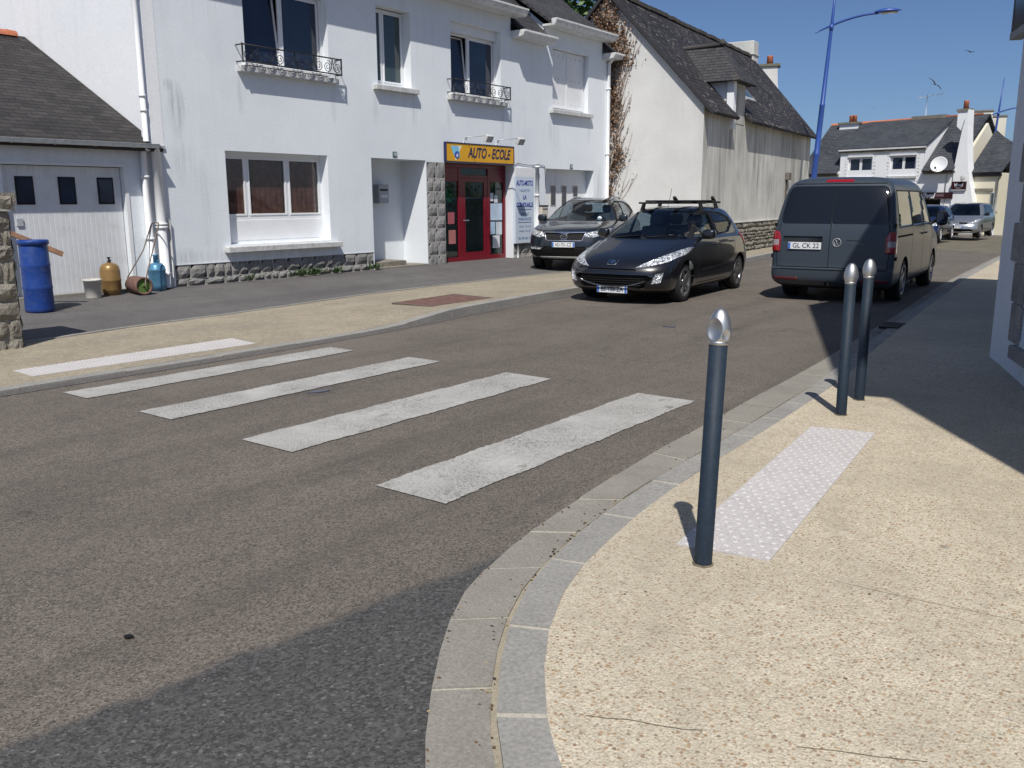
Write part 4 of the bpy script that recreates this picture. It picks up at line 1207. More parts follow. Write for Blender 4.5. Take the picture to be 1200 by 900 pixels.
for a, b in ((9.5, 20.38), (21.72, 25.14)):
    ez = DZ + .02
    zt = ez; xr = XF - 1.75; zr = rz_at(xr) + .06
    roof_slab(h1, 'dormer_roof', [hw(XF + ov - .02, b, ez), hw(XF + ov - .02, a, ez), hw(xr, a, zr), hw(xr, b, zr)][::-1], M['slate'], .06)
    # boxed eave with moulded white gutter
    mb = MB(); FA.box(mb, a, b, DZ - .06, DZ - .005, 0.003, ov - .05); mb.build('soffit', M['gutter_white'], h1)
    mb = MB()
    prof = [(ov - .06, -.06), (ov + .03, -.06), (ov + .09, .02), (ov + .09, .06), (ov + .13, .08), (ov + .13, .12), (ov - .06, .12)]
    P = [FA.p(a, DZ + z, d) for d, z in prof]; mb.prism(P, (0, (b - a) * HK, 0)); mb.build('gutter', M['gutter_white'], h1, fixn=True)
for a, b in ((20.24, 21.84), (25.04, 25.62)):
    mb = MB(); prof = [(.003, -.14), (ov + .02, -.10), (ov + .06, -.02), (ov + .10, .0), (ov + .10, .05), (.003, .05)]
    P = [FA.p(a, EZ + z - .04, d) for d, z in prof]; mb.prism(P, (0, (b - a) * HK, 0)); mb.build('gutter', M['gutter_white'], h1, fixn=True)
pipe(h1, 'downpipe', [FA.p(25.36, -.05, .06), FA.p(25.36, 5.75, .06), FA.p(25.36, 5.9, .2)], .05, M['white_plastic'], [FA.p(25.36, 1, .06), FA.p(25.36, 3, .06), FA.p(25.36, 5, .06)])
# white casing, vent pipe and downpipes in the corner next to the garage
mb = MB(); FA.box(mb, 9.36, 9.60, 2.56, 6.4, -.30, .005); mb.build('corner_casing', M['white_bright'], h1)
mb = MB(); FA.box(mb, 9.36, 9.60, 2.50, 2.56, -.30, .03); mb.build('casing_foot', M['zinc'], h1)
pipe(h1, 'downpipe', [hw(XF + .02, 9.24, 2.62), hw(XF + .02, 9.24, 7.0)], .042, M['white_plastic'], [hw(XF + .02, 9.24, 3.4), hw(XF + .02, 9.24, 3.15), hw(XF + .02, 9.24, 5.2)])

# ================================================================== GARAGE on the left
h0 = empty('garage', (-15.5, 6.5, 0), 0, 'low white garage with slate roof and orange ridge tiles left of the long house', 'garage')
GA = Fr(((XF - .06) * HK, 0, HZ), (0, 1, 0), (1, 0, 0), HK)
mb = MB()
wall_holes(mb, GA, 3.0, 9.57, -.6, 2.47, [(6.74, 8.80, -.3, 2.17, .12)], .12)
mb.poly([hw(*q) for q in [(XF - .06, 3.0, -.6), (XF - .06, 3.0, 2.5), (-19.6, 3.0, 4.9), (-24, 3.0, 2.5), (-24, 3.0, -.6)]])
mb.build('wall', M['white_render'], h0)
gd = garage_door(GA, h0, 6.76, 8.79, -.02, 2.15, -.11, [(7.0, 7.24, 1.55, 1.95), (7.70, 7.94, 1.55, 1.95), (8.38, 8.62, 1.55, 1.95)], plain('garage_white', (.68, .70, .72), .5, var=.05, vs=2, dirt=(.60, .60, .59)), .085)
mb = MB(); GA.box(mb, 6.93, 7.03, 1.18, 1.30, -.11, -.085); mb.build('lock', M['zinc'], gd)
mb = MB(); GA.box(mb, 8.795, 8.86, -.05, 2.22, -.02, .02); GA.box(mb, 6.7, 8.86, 2.16, 2.215, -.02, .018); mb.build('door_frame', M['white_paint'], h0)
mb = MB(); GA.box(mb, 6.6, 9.35, -.2, .03, -.05, .10); mb.build('threshold', M['gutter_conc'], h0)
gs_ = (4.95 - 2.53) / (19.63 - 14.9)
gq = [(-14.86, 9.50, 2.50), (-14.86, 2.8, 2.50), (-19.63, 2.8, 4.92), (-19.63, 9.56, 4.92)]
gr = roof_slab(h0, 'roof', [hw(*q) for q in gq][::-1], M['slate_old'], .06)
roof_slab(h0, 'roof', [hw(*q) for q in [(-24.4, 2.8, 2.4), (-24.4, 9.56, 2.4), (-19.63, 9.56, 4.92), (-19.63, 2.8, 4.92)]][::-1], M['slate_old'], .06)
mb = MB(); y = 2.8
while y < 9.3:
    e = min(9.38, y + .42); rows = []
    for yy, rr_ in ((y, .13), (e, .12)):
        rows.append([hw(-19.63 + cos(pi * k / 8) * rr_, yy, 4.89 + sin(pi * k / 8) * rr_) for k in range(9)])
    mb.quadgrid(rows, 0, True); mb.poly(rows[0]); mb.poly(rows[1][::-1]); y += .40
mb.build('ridge_tiles', M['terracotta'], gr)
gutter(h0, hw(-14.84, 3.0, 2.53), hw(-14.84, 9.34, 2.56), (1, 0, 0), .06, plain('pale_gutter', (.66, .70, .72), .5, var=.15, vs=9))
pipe(h0, 'downpipe', [hw(XF + .02, 9.16, .0), hw(XF + .02, 9.16, 2.44), hw(XF + .12, 9.2, 2.5)], .055, M['white_plastic'], [hw(XF + .02, 9.16, .9), hw(XF + .02, 9.16, 2.0)])
pipe(h0, 'downpipe', [hw(XF + .06, 9.38, .0), hw(XF + .06, 9.38, 2.5)], .075, M['white_plastic'], [hw(XF + .06, 9.38, 1.1), hw(XF + .06, 9.38, 1.16), hw(XF + .06, 9.38, .25)])
pipe(h0, 'downpipe', [hw(XF + .05, 9.55, .02), hw(XF + .05, 9.55, 1.22), hw(XF + .05, 9.45, 1.28)], .022, M['grey_paint'])
mb = MB(); GA.box(mb, 9.48, 9.60, -.05, 2.5, -.02, .05); mb.build('corner_board', M['white_paint'], h0)
M['granite_pale'] = plain('pale_stone', (.58, .56, .51), .85, var=.12, vs=3)
# ================================================================== HOUSE TWO : gabled house with the creeper
A2 = radians(5.5)
H2K = 1.022; H2O = Vector((-10.80, 23.5, -.034)); H2U = Vector((-sin(A2), cos(A2), 0)); H2N = Vector((cos(A2), sin(A2), 0))
FB = Fr(H2O, H2U, H2N, H2K)                       # front, u away along the street
FG = Fr(H2O, -H2N, -H2U, H2K)                     # gable, u to the left (away from the street)
h2 = empty('house', (-13.4, 29.5, 0), 0, 'white gabled house with lichen spotted slate roof and bare creeper on its gable', 'house')
EV, AP, WD = 4.12, 7.20, 5.8; HW = WD / 2; LEN = 12.45; SK = 1.5
def h2p(u, w, z): return H2O + (H2U * u - H2N * w + Vector((0, 0, z))) * H2K
mb = MB()
du0, du1 = 2.30, 3.62        # wall dormer
FB.rect(mb, 0, LEN, .86, EV, 0)
mb.poly([h2p(LEN, 0, -.6), h2p(LEN + SK, HW, -.6), h2p(LEN + SK, HW, AP), h2p(LEN, 0, EV)])
mb.poly([h2p(LEN + SK, HW, -.6), h2p(LEN + 2 * SK, WD, -.6), h2p(LEN + 2 * SK, WD, EV), h2p(LEN + SK, HW, AP)])
mb.poly([h2p(0, WD, -.6), h2p(0, WD, EV), h2p(LEN + 2 * SK, WD, EV), h2p(LEN + 2 * SK, WD, -.6)])
mb.build('wall', M['stained'], h2)
mb = MB(); mb.poly([h2p(0, 0, -.6), h2p(0, 0, EV), h2p(0, HW, AP), h2p(0, WD, EV), h2p(0, WD, -.6)]); mb.build('gable_wall', M['gable_render'], h2)
mb = MB(); masonry(mb, FB, .0, LEN, -.25, .86, (.09, .16), (.11, .26), .07, 21, .028, .016, -.01, uneven=.022)
FB.rect(mb, 0, LEN, -.6, -.2, -.012, 1)
mb.build('plinth', [M['granite_warm'], M['mortar_brown']], h2)
mb = MB(); FB.box(mb, -.02, LEN, .855, .885, -.02, .055); mb.build('plinth_ledge', M['stained'], h2)
sl = (AP - EV) / HW; OV = .30
def rz2(w): return EV + w * sl
def slab2(name, u0, u1, w0, w1, skew=True, mat=None, th=.09, lift=.07):
    k = SK / HW
    q = [h2p(u0, w0, rz2(w0) + lift), h2p(u1 + (w0 * k if skew else 0), w0, rz2(w0) + lift), h2p(u1 + (w1 * k if skew else 0), w1, rz2(w1) + lift), h2p(u0, w1, rz2(w1) + lift)]
    return roof_slab(h2, name, q, mat or M['slate_lichen'], th)
rf = slab2('roof', -.10, du0 - .02, -OV, .02, False)
slab2('roof', du1 + .02, LEN + .10, -OV, .02)
slab2('roof', -.10, LEN + .10, .021, HW)
q = [h2p(LEN + 2 * SK, WD + .3, EV - .25), h2p(-.1, WD + .3, EV - .25), h2p(-.1, HW, AP + .06), h2p(LEN + SK, HW, AP + .06)]
roof_slab(h2, 'roof', q, M['slate_lichen'], .09)
# ridge tiles, uneven
mb = MB(); u = -.12; rr = random.Random(5)
while u < LEN + SK:
    c = h2p(u + .18, HW, AP + .085 + rr.uniform(-.012, .014)); mb.box(c, (.20, .36, .11), R=Matrix.Rotation(A2 + rr.uniform(-.03, .03), 3, 'Z') @ Matrix.Rotation(rr.uniform(-.05, .05), 3, 'X')); u += .37
mb.build('ridge_tiles', plain('dark_ridge', (.075, .066, .06), .9, var=.4, vs=8, bump=.3), rf)
# verge board on the gable edge
mb = MB()
for w0, w1 in ((-OV, HW), (WD + OV, HW)):
    z0 = rz2(w0) if w0 < HW else rz2(WD - w0); a, b = h2p(-.11, w0, z0 - .03), h2p(-.11, w1, AP - .03)
    mb.prism([a, b, b + Vector((0, 0, .13)), a + Vector((0, 0, .13))], -H2U * .03)
mb.build('verge', plain('dark_verge', (.03, .03, .034), .7), h2, fixn=True)
# the wall dormer : stained front, white cheek, hipped slate cap
mb = MB()
dz = 4.92
P = lambda u, w, z: h2p(u, w, z)
FB.box(mb, du0, du1, EV - .35, dz, -.06, .012)
mb.build('dormer_wall', M['stained'], h2)
mb = MB()
for u in (du0, du1):
    mb.prism([P(u, 0.05, EV - .25), P(u, .05, dz), P(u, (dz - EV) / sl + .1, dz)], H2U * (.06 if u == du0 else -.06))
mb.build('dormer_cheek', M['white_bright'], h2, fixn=True)
mb = MB(); FB.box(mb, du0 - .10, du0 + .16, EV - .55, dz + .005, -.10, .10); mb.build('dormer_pier', M['white_bright'], h2)
mb = MB(); FB.box(mb, du0 + .45, du1 - .3, EV + .05, dz - .12, .005, .02); mb.build('dormer_shutter', M['stained'], h2)
de, dr = dz - .02, 6.02
ea = [P(du0 - .30, -.32, de), P(du1 + .30, -.32, de)]; ap = P((du0 + du1) / 2, .55, dr)
wb = (de - EV) / sl + .3; rb_ = P((du0 + du1) / 2, (dr - EV) / sl + .25, dr); eb = [P(du0 - .30, wb, de), P(du1 + .30, wb, de)]
mb = MB()
mb.poly([ea[0], ea[1], ap]); mb.poly([eb[0], ea[0], ap, rb_]); mb.poly([ea[1], eb[1], rb_, ap]); mb.poly([ea[1], ea[0], eb[0], eb[1]])
drf = mb.build('dormer_roof', M['slate'], h2, fixn=True)
mb = MB(); mb.tube([rb_, ap + H2N * .06 + Vector((0, 0, .02))], .075, 8); mb.lathe([(.09, -.06), (.11, .02), (.05, .12), (.0, .14)], ap + Vector((0, 0, .06)), 10); mb.build('ridge_tiles', plain('dark_ridge_two', (.06, .055, .052), .9), drf)
# skylight
c0 = 5.3; mb = MB()
q = [h2p(c0, .45, rz2(.45) + .10), h2p(c0 + 1.0, .45, rz2(.45) + .10), h2p(c0 + 1.0, 1.35, rz2(1.35) + .10), h2p(c0, 1.35, rz2(1.35) + .10)]
n_ = (q[1] - q[0]).cross(q[3] - q[0]).normalized(); mb.prism([p - n_ * .06 for p in q], n_ * .10); sk_ = mb.build('skylight', M['zinc'], h2, fixn=True)
cc = sum(q, Vector()) / 4; mb = MB(); mb.prism([cc + (p - cc) * .82 + n_ * .036 for p in q], n_ * .010); mb.build('pane', M['glass_mid'], sk_, fixn=True)
# broad chimney at the far end of the ridge
mb = MB(); P0 = lambda u, w, z: h2p(u, w, z)
def blk(mb, u0, u1, w0, w1, z0, z1, m=0):
    a = [P0(u0, w1, z0), P0(u0, w0, z0), P0(u1, w0, z0), P0(u1, w1, z0)]; b = [P0(u0, w1, z1), P0(u0, w0, z1), P0(u1, w0, z1), P0(u1, w1, z1)]
    mb.hexa(a + b, m)
blk(mb, 13.6, 14.3, 2.75, 4.35, 5.4, 7.32); blk(mb, 13.56, 14.34, 2.71, 4.39, 7.32, 7.40); blk(mb, 13.6, 14.3, 2.75, 4.35, 7.40, 7.88)
mb.build('chimney', streaky('chimney_render', (.48, .49, .46), (.66, .66, .62), (.22, .21, .18), .8, 4, .5), h2, bevel=.03)
# lantern box on the front wall with the stain below
bx = empty('wall_box', FB.p(9.05, 2.4), 0, 'small brown junction box on a conduit on the stained side wall', 'junction box')
mb = MB(); FB.box(mb, 8.88, 9.24, 2.24, 2.50, .01, .14); mb.build('box_body', plain('box_grey', (.16, .14, .12), .7), bx, bevel=.02)
mb = MB(); mb.tube([FB.p(9.0, 2.25, .04), FB.p(8.98, 1.75, .04), FB.p(8.96, .9, .04)], .028, 8); mb.build('conduit', plain('conduit_brown', (.13, .09, .06), .8), bx)

# creeper on the gable
def creeper():
    root = empty('creeper', FG.p(2.6, 0.0), 0, 'dry brown creeper climbing the left half of the white gable', 'climbing plant')
    rr = random.Random(31); st = MB(); lf = MB()
    def top(u): return rz2(u) - .08 if u < HW else rz2(WD - u) - .08
    def dens(u, z):
        edge = 2.52 - .35 * max(0, min(1, (z - 3.2) / 2.2)) + .14 * sin(z * 1.7) + .10 * sin(z * 4.1)
        if z > 5.2: edge = 2.05 + (z - 5.2) * .25
        return (u - edge)
    stems = []
    for k in range(60):
        u = rr.uniform(2.7, 4.6); z = rr.uniform(-.05, 1.0); pts = []; 
        ang = rr.uniform(-.12, .05)
        while z < 7.1:
            pts.append((u, z))
            ang = ang * .9 + rr.uniform(-.16, .13); ang = max(-.55, min(.4, ang))
            u += sin(ang) * .16; z += cos(ang) * .16
            if z > top(u) or u < 1.7 or u > 5.5: break
            if dens(u, z) < -.28 and rr.random() < .30: break
        if len(pts) > 5:
            stems.append(pts)
    for k in range(150):
        b = rr.choice(stems); u, z = rr.choice(b); pts = []; ang = rr.uniform(-.9, -.2); n = rr.randint(3, 11)
        for i in range(n):
            if z > top(u): break
            pts.append((u, z)); ang = ang * .8 + rr.uniform(-.2, .12); u += sin(ang) * .11; z += cos(ang) * .11
        if len(pts) > 2: stems.append(pts)
    for pts in stems:
        r0 = rr.uniform(.004, .009)
        st.tube([FG.p(u, z, .015 + r0) for u, z in pts], [r0 * (1 - .6 * i / len(pts)) for i in range(len(pts))], 4, caps=False)
    n = 0
    while n < 21000:
        u = rr.uniform(1.6, 5.0); z = rr.uniform(0, 7.1)
        if z > top(u): continue
        d = dens(u, z); pr = 0 if d < -.5 else (max(0, (d + .5)) ** 2 * .30 if d < 0 else min(1, .25 + d * 1.3))
        pr *= .35 + .9 * max(0, noise.noise((u * 3.1, z * 1.1, 2)) + .45)
        if rr.random() > pr: continue
        c = FG.p(u, z, rr.uniform(.02, .10)); s = rr.uniform(.022, .055)
        a = Vector((rr.gauss(0, 1), rr.gauss(0, 1), rr.gauss(0, 1))).normalized(); b = a.cross(Vector((rr.gauss(0, 1), rr.gauss(0, 1), rr.gauss(0, 1)))).normalized()
        lf.poly([c - a * s, c + b * s * .6, c + a * s, c - b * s * .6]); n += 1
    st.build('stem', M['stem_dry'], root, uv=False); lf.build('leaf', M['leaf_dry'], root, uv=False)
    root.children[1]['kind'] = 'stuff'
creeper()

# ================================================================== house hidden behind house two, only its chimney shows
hb = empty('house', (-21, 43.5, -.3), 0, 'house hidden behind the gabled house, only its flared white chimney shows', 'house')
def rb(mb, c, sx, sy, z0, z1, rot=A2, m=0):
    Rm = Matrix.Rotation(rot, 3, 'Z'); mb.box((c[0], c[1], (z0 + z1) / 2), (sx, sy, z1 - z0), m, Rm)
CH = Vector((-15.75, 40.95))
mb = MB(); rb(mb, (-20.2, 43.2), 8, 6.0, -1, 4.0); mb.build('wall', M['gable_render'], hb)
Rm = Matrix.Rotation(A2, 3, 'Z')
mb = MB(); L_ = [Vector((-20.2, 43.2, 0)) + Rm @ Vector(p) for p in ((4.1, -3.1, 3.9), (4.1, 3.1, 3.9), (-4.2, 3.1, 3.9), (-4.2, -3.1, 3.9), (3.4, 0, 5.7), (-4.1, 0, 5.7))]
for q in ((0, 1, 4), (1, 2, 5, 4), (2, 3, 5), (3, 0, 4, 5), (3, 2, 1, 0)): mb.poly([L_[k] for k in q])
mb.build('roof', M['slate_old'], hb, fixn=True)
mb = MB()
prof = [(0.46, 4.0), (.46, 8.05)]
w = .44
pts = [(-w, 4.0), (-w, 7.45), (w * .92, 7.45), (w, 6.7), (w * 1.2, 6.2), (w * 1.6, 5.4), (w * 2.0, 4.6), (w * 2.2, 4.0)]
vx = Vector((cos(YAW * .55), sin(YAW * .55), 0)); vy = Vector((-vx.y, vx.x, 0))
o_ = Vector((CH.x, CH.y, 0))
mb.prism([o_ - vy * .35 + vx * a + Vector((0, 0, z)) for a, z in pts], vy * .70)
ch = mb.build('chimney', M['gable_render'], hb, fixn=True)
mb = MB(); mb.box(o_ + Vector((0, 0, 7.50)), (1.04, .86, .10), R=Matrix.Rotation(YAW * .55, 3, 'Z')); mb.build('chimney_cap', plain('mossy_cap', (.16, .16, .12), .9), ch)
mb = MB(); mb.lathe([(.15, 7.55), (.13, 7.88), (.15, 7.93)], o_ + vx * .05, 12); mb.build('chimney_pot', M['terracotta'], ch)

# ================================================================== HOUSE THREE : shop with two dormer windows at the bend
A3 = radians(77)
H3O = Vector((-9.998, 57.13, 0)); H3U = Vector((-sin(A3), cos(A3), 0)); H3N = Vector((-cos(A3), -sin(A3), 0))
FC = Fr(H3O, H3U, H3N)
h3 = empty('house', (-15.3, 61, -.9), 0, 'white house at the bend with long dormer, satellite dish and maroon shop front', 'house')
BZ = -1.05
def h3p(u, w, z): return H3O + H3U * u - H3N * w + Vector((0, 0, z))
mb = MB()
wall_holes(mb, FC, .10, 10.4, BZ - .5, 3.32, [(1.28, 2.75, BZ - .2, 1.54, .5)], .3)
mb.poly([h3p(10.4, 0, BZ - .5), h3p(10.4, 7, BZ - .5), h3p(10.4, 7, 3.32), h3p(10.4, 3.5, 6.35), h3p(10.4, 0, 3.32)][::-1])
mb.build('wall', M['white_bright'], h3)
mb = MB()
W_ = [(5.66, 7.26, 2.93, 4.12), (2.92, 4.52, 2.93, 4.12)]
FC2 = Fr(H3O + H3N * .014, H3U, H3N)
wall_holes(mb, FC2, 2.46, 7.80, 2.60, 4.50, W_, .16)
for u in (2.46, 7.80): mb.poly([h3p(u, 0, 3.0), h3p(u, 0, 4.55), h3p(u, 3.45, 6.33), h3p(u, .3, 3.0)])
mb.build('dormer_wall', M['white_bright'], h3)
for i, (a, b, c, d) in enumerate(W_):
    f = window_unit(FC, h3, a, b, c, d, -.10, (.5,), M['glass_dark'], None, .075, head=0)
    mb = MB(); FC.box(mb, a - .1, b + .1, c - .14, c - .02, -.1, .10); mb.build('sill', M['grey_paint'], f)
    mb = MB(); FC.box(mb, a - .02, b + .02, d - .002, d + .10, .004, .07); mb.build('shutter_box', M['white_plastic'], f)
    mb = MB(); masonry(mb, FC, a - .27, a - .02, c - .12, d + .08, (.16, .24), (.3, .5), .015, 40 + i, .004, .02, .004)
    mb.build('stone_jamb', [M['granite_pale'], M['mortar']], f); mb = MB(); masonry(mb, FC, b + .02, b + .27, c - .12, d + .08, (.16, .24), (.3, .5), .015, 44 + i, .004, .02, .004)
    mb.build('stone_jamb', [M['granite_pale'], M['mortar']], f)
rs = (6.35 - 3.32) / 3.5
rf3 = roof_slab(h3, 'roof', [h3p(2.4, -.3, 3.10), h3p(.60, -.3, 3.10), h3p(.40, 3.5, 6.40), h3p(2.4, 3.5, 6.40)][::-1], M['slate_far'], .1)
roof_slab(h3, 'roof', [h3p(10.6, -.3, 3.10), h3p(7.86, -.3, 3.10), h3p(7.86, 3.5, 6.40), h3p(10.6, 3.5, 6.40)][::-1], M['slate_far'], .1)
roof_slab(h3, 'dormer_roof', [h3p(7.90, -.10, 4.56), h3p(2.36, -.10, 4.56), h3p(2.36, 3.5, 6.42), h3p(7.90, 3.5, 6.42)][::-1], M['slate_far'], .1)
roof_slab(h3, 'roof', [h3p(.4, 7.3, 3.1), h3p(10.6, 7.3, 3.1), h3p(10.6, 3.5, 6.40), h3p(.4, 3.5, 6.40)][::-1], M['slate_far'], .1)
mb = MB(); mb.tube([h3p(10.6, 3.5, 6.43), h3p(.8, 3.5, 6.43)], .13, 8); mb.build('ridge_tiles', M['terracotta'], rf3)
for a, b, z in ((7.84, 10.6, 3.22), (.55, 2.42, 3.22), (2.36, 7.9, 4.60)):
    mb = MB(); FC.box(mb, a, b, z - .24, z - .09, .005, .10); FC.box(mb, a, b, z - .09, z, .005, .16, 1); mb.build('gutter', [M['granite_warm'], M['gutter_white']], h3)
# flared gable buttress on the right with chimney
mb = MB()
pts = [(.62, BZ - .5), (.64, 3.3), (.50, 4.5), (.36, 5.55), (.14, 6.5), (.10, 5.6), (.02, 4.6), (-.10, 3.6), (-.30, 2.5), (-.52, 1.6), (-.74, .6), (-.86, BZ - .5)]
mb.prism([h3p(u, -.10, z) for u, z in pts], -H3N * .75)
mb.prism([h3p(u, .2, z) for u, z in ((.84, 5.62), (.84, 6.45), (.20, 6.45), (.16, 5.3), (.5, 5.3))], -H3N * .4)
g3_ = mb; mb = MB(); mb.prism([h3p(.44, .6, BZ - .5), h3p(.44, .6, 3.55), h3p(.44, 3.5, 5.95), h3p(.44, 5.5, 4.2), h3p(.44, 5.5, BZ - .5)], H3U * .3); mb.build('end_wall', M['pale_cream'], h3, fixn=True); mb = g3_
mb.build('gable_wall', M['white_bright'], h3, fixn=True)
mb = MB(); FC.box(mb, .14, .92, 6.45, 6.57, -.66, -.14); c3 = mb.build('chimney_cap', M['granite_warm'], h3)
mb = MB(); mb.lathe([(.15, 6.57), (.13, 6.95), (.16, 7.02)], h3p(.5, .4, 0), 12); mb.build('chimney_pot', M['terracotta'], c3)
mb = MB(); FC.box(mb, 8.45, 9.75, 4.8, 6.42, -4.0, -3.0); FC.box(mb, 8.35, 9.85, 6.42, 6.54, -4.1, -2.9, 1); c4 = mb.build('chimney', [M['white_bright'], M['granite_warm']], h3)
mb = MB()
for u in (8.95, 9.22): mb.lathe([(.14, 6.54), (.12, 6.95), (.14, 7.0)], h3p(u, 3.5, 0), 10)
mb.build('chimney_pot', M['terracotta'], c4)
mb = MB(); FC.box(mb, 2.95, 5.0, 6.40, 6.62, -4.0, -3.2); mb.build('chimney', M['granite_warm'], h3)
an = empty('antenna', h3p(4.3, 3.6, 6.6), 0, 'thin television antenna on the low middle chimney of the shop house', 'antenna')
mb = MB(); mb.tube([h3p(4.3, 3.6, 6.6), h3p(4.3, 3.6, 7.9)], .022, 6); mb.build('mast', M['zinc'], an)
mb = MB(); mb.tube([h3p(4.9, 3.6, 7.75), h3p(3.2, 3.6, 7.9)], .015, 5)
for k in range(6): mb.tube([h3p(4.8 - k * .3, 3.35, 7.77 + k * .02), h3p(4.8 - k * .3, 3.85, 7.77 + k * .02)], .012, 4)
mb.build('crossbar', M['zinc'], an)
# satellite dish
ds = empty('satellite_dish', h3p(1.2, -.3, 3.4), 0, 'round white satellite dish on the wall beside the dormer', 'satellite dish')
mb = MB(); ax = (H3N * .86 + H3U * -.1 + Vector((0, 0, .32))).normalized(); q = Vector((0, 0, 1)).rotation_difference(ax).to_matrix()
mb.lathe([(.02, 0), (.25, .03), (.42, .10), (.47, .14), (.455, .145), (.40, .115), (.24, .05), (.0, .02)], h3p(1.25, -.62, 3.45), 24, M=q); mb.build('reflector', M['white_plastic'], ds)
mb = MB(); mb.tube([h3p(1.25, -.05, 3.2), h3p(1.25, -.40, 3.2), h3p(1.25, -.58, 3.4)], .03, 6); mb.tube([h3p(1.25, -.62, 3.1), h3p(1.28, -1.05, 3.25)], .015, 5); mb.build('arm', M['zinc'], ds)
mb = MB(); mb.box(h3p(1.28, -1.07, 3.3), (.09, .09, .12)); mb.build('receiver', M['black'], ds)
# shop signs
fs = empty('shop_sign', h3p(1.6, 0, 1.7), 0, 'long maroon fascia board above the shop opening', 'sign')
mb = MB(); FC.box(mb, .56, 3.4, 1.56, 1.92, .005, .14); mb.build('board', M['maroon'], fs)
FCm = Fr(H3O, -H3U, H3N)
lettering(fs, 'Vival', .42, M['poster_white'], -2.05, 1.73, .145, .92, .2, .012, fr=FCm)
mb = MB(); FC.box(mb, 1.05, 1.55, 1.70, 1.74, .14, .146); FC.box(mb, 1.05, 1.50, 1.80, 1.83, .14, .146); mb.build('small_lettering', plain('dusty_letters', (.30, .22, .24), .6), fs)
ps = empty('shop_sign', h3p(.2, -.2, 2.3), 0, 'square maroon sign panel on the flared white gable above the fascia', 'sign')
mb = MB(); FC.box(mb, -.16, .66, 2.03, 2.52, .11, .20); mb.build('board', M['maroon'], ps)
lettering(ps, 'Vival', .24, M['poster_white'], -.27, 2.32, .205, .50, .2, .006, fr=FCm)
mb = MB(); FC.box(mb, .12, .40, 2.14, 2.17, .20, .204); FC.box(mb, -.16, .66, 2.03, 2.06, .20, .204, 1); mb.build('small_lettering', [plain('dusty_letters_two', (.45, .38, .38), .6), M['poster_white']], ps)
wl_ = empty('wall_lamp', h3p(.0, -.2, 2.75), 0, 'small grey lamp on the white gable just above the square maroon sign', 'lamp')
mb = MB(); mb.tube([h3p(.0, -.1, 2.8), h3p(.0, -.3, 2.85)], .03, 6); mb.build('arm', M['zinc'], wl_)
mb = MB(); FC.box(mb, -.12, .12, 2.62, 2.82, .24, .42); mb.build('lamp_head', M['grey_paint'], wl_, bevel=.03)
mb = MB(); mb.tube([h3p(1.06, -.03, BZ), h3p(1.06, -.03, 3.1)], .03, 6); mb.build('downpipe', M['zinc'], h3)
mb = MB(); FC.box(mb, 1.28, 2.75, 1.42, 1.54, -.3, -.02); mb.build('roller_blind', M['void'], h3)
mb = MB(); FC.rect(mb, 1.2, 2.9, BZ - .3, 1.6, -.5); mb.build('shop_interior', M['void'], h3)
# fruit display in front of the shop
fd = empty('fruit_stand', h3p(2.0, -.5, BZ + .1), 0, 'fruit stand with orange crates under a white cover in front of the shop', 'fruit stand')
mb = MB()
for u in (1.3, 2.6):
    for d in (.15, .75): FC.box(mb, u, u + .06, BZ + .05, BZ + 1.35, d, d + .06)
FC.box(mb, 1.28, 2.68, BZ + 1.32, BZ + 1.38, .12, .85); mb.build('trestle', M['wood'], fd)
rr = random.Random(8); mb = MB()
for k in range(80):
    c = FC.p(rr.uniform(1.35, 2.6), BZ + 1.42 + rr.uniform(0, .16), rr.uniform(.2, .8)); mb.lathe([(.0, -.05), (.045, -.02), (.045, .02), (.0, .05)], c, 7)
b_ = mb.build('fruit', M['orange'], fd); b_['kind'] = 'stuff'
mb = MB(); FC.box(mb, 1.25, 1.85, BZ + 1.38, BZ + 1.62, .3, .9); mb.build('cover', M['white_plastic'], fd, bevel=.06)
mb = MB(); FC.box(mb, 1.9, 2.65, BZ + .7, BZ + 1.2, .2, .86); mb.build('crate', M['wood'], fd)

# ================================================================== houses right of the shop house
def simple_gable(label, c, rot, sx, sy, z0, ze, zr, wall, roofm, front=None):
    """gable ends along local x ; ridge along local x"""
    r = empty('house', (c[0], c[1], z0), 0, label, 'house'); R = Matrix.Rotation(rot, 3, 'Z'); C = Vector((c[0], c[1], 0))
    p = lambda x, y, z: C + R @ Vector((x, y, 0)) + Vector((0, 0, z))
    hx, hy = sx / 2, sy / 2; mb = MB()
    for x, s in ((-hx, 1), (hx, -1)):
        P = [p(x, -hy, z0 - .6), p(x, -hy, ze), p(x, 0, zr), p(x, hy, ze), p(x, hy, z0 - .6)]; mb.poly(P if s > 0 else P[::-1])
    for y, s in ((-hy, 1), (hy, -1)):
        P = [p(-hx, y, z0 - .6), p(hx, y, z0 - .6), p(hx, y, ze), p(-hx, y, ze)]; mb.poly(P if s > 0 else P[::-1])
    mb.build('wall', wall, r)
    for s in (-1, 1):
        k = (zr - ze) / hy; q = [p(-hx - .15, s * (hy + .3), ze - .3 * k), p(hx + .15, s * (hy + .3), ze - .3 * k), p(hx + .15, 0, zr + .06), p(-hx - .15, 0, zr + .06)]
        roof_slab(r, 'roof', q if s < 0 else q[::-1], roofm, .1)
    return r, p
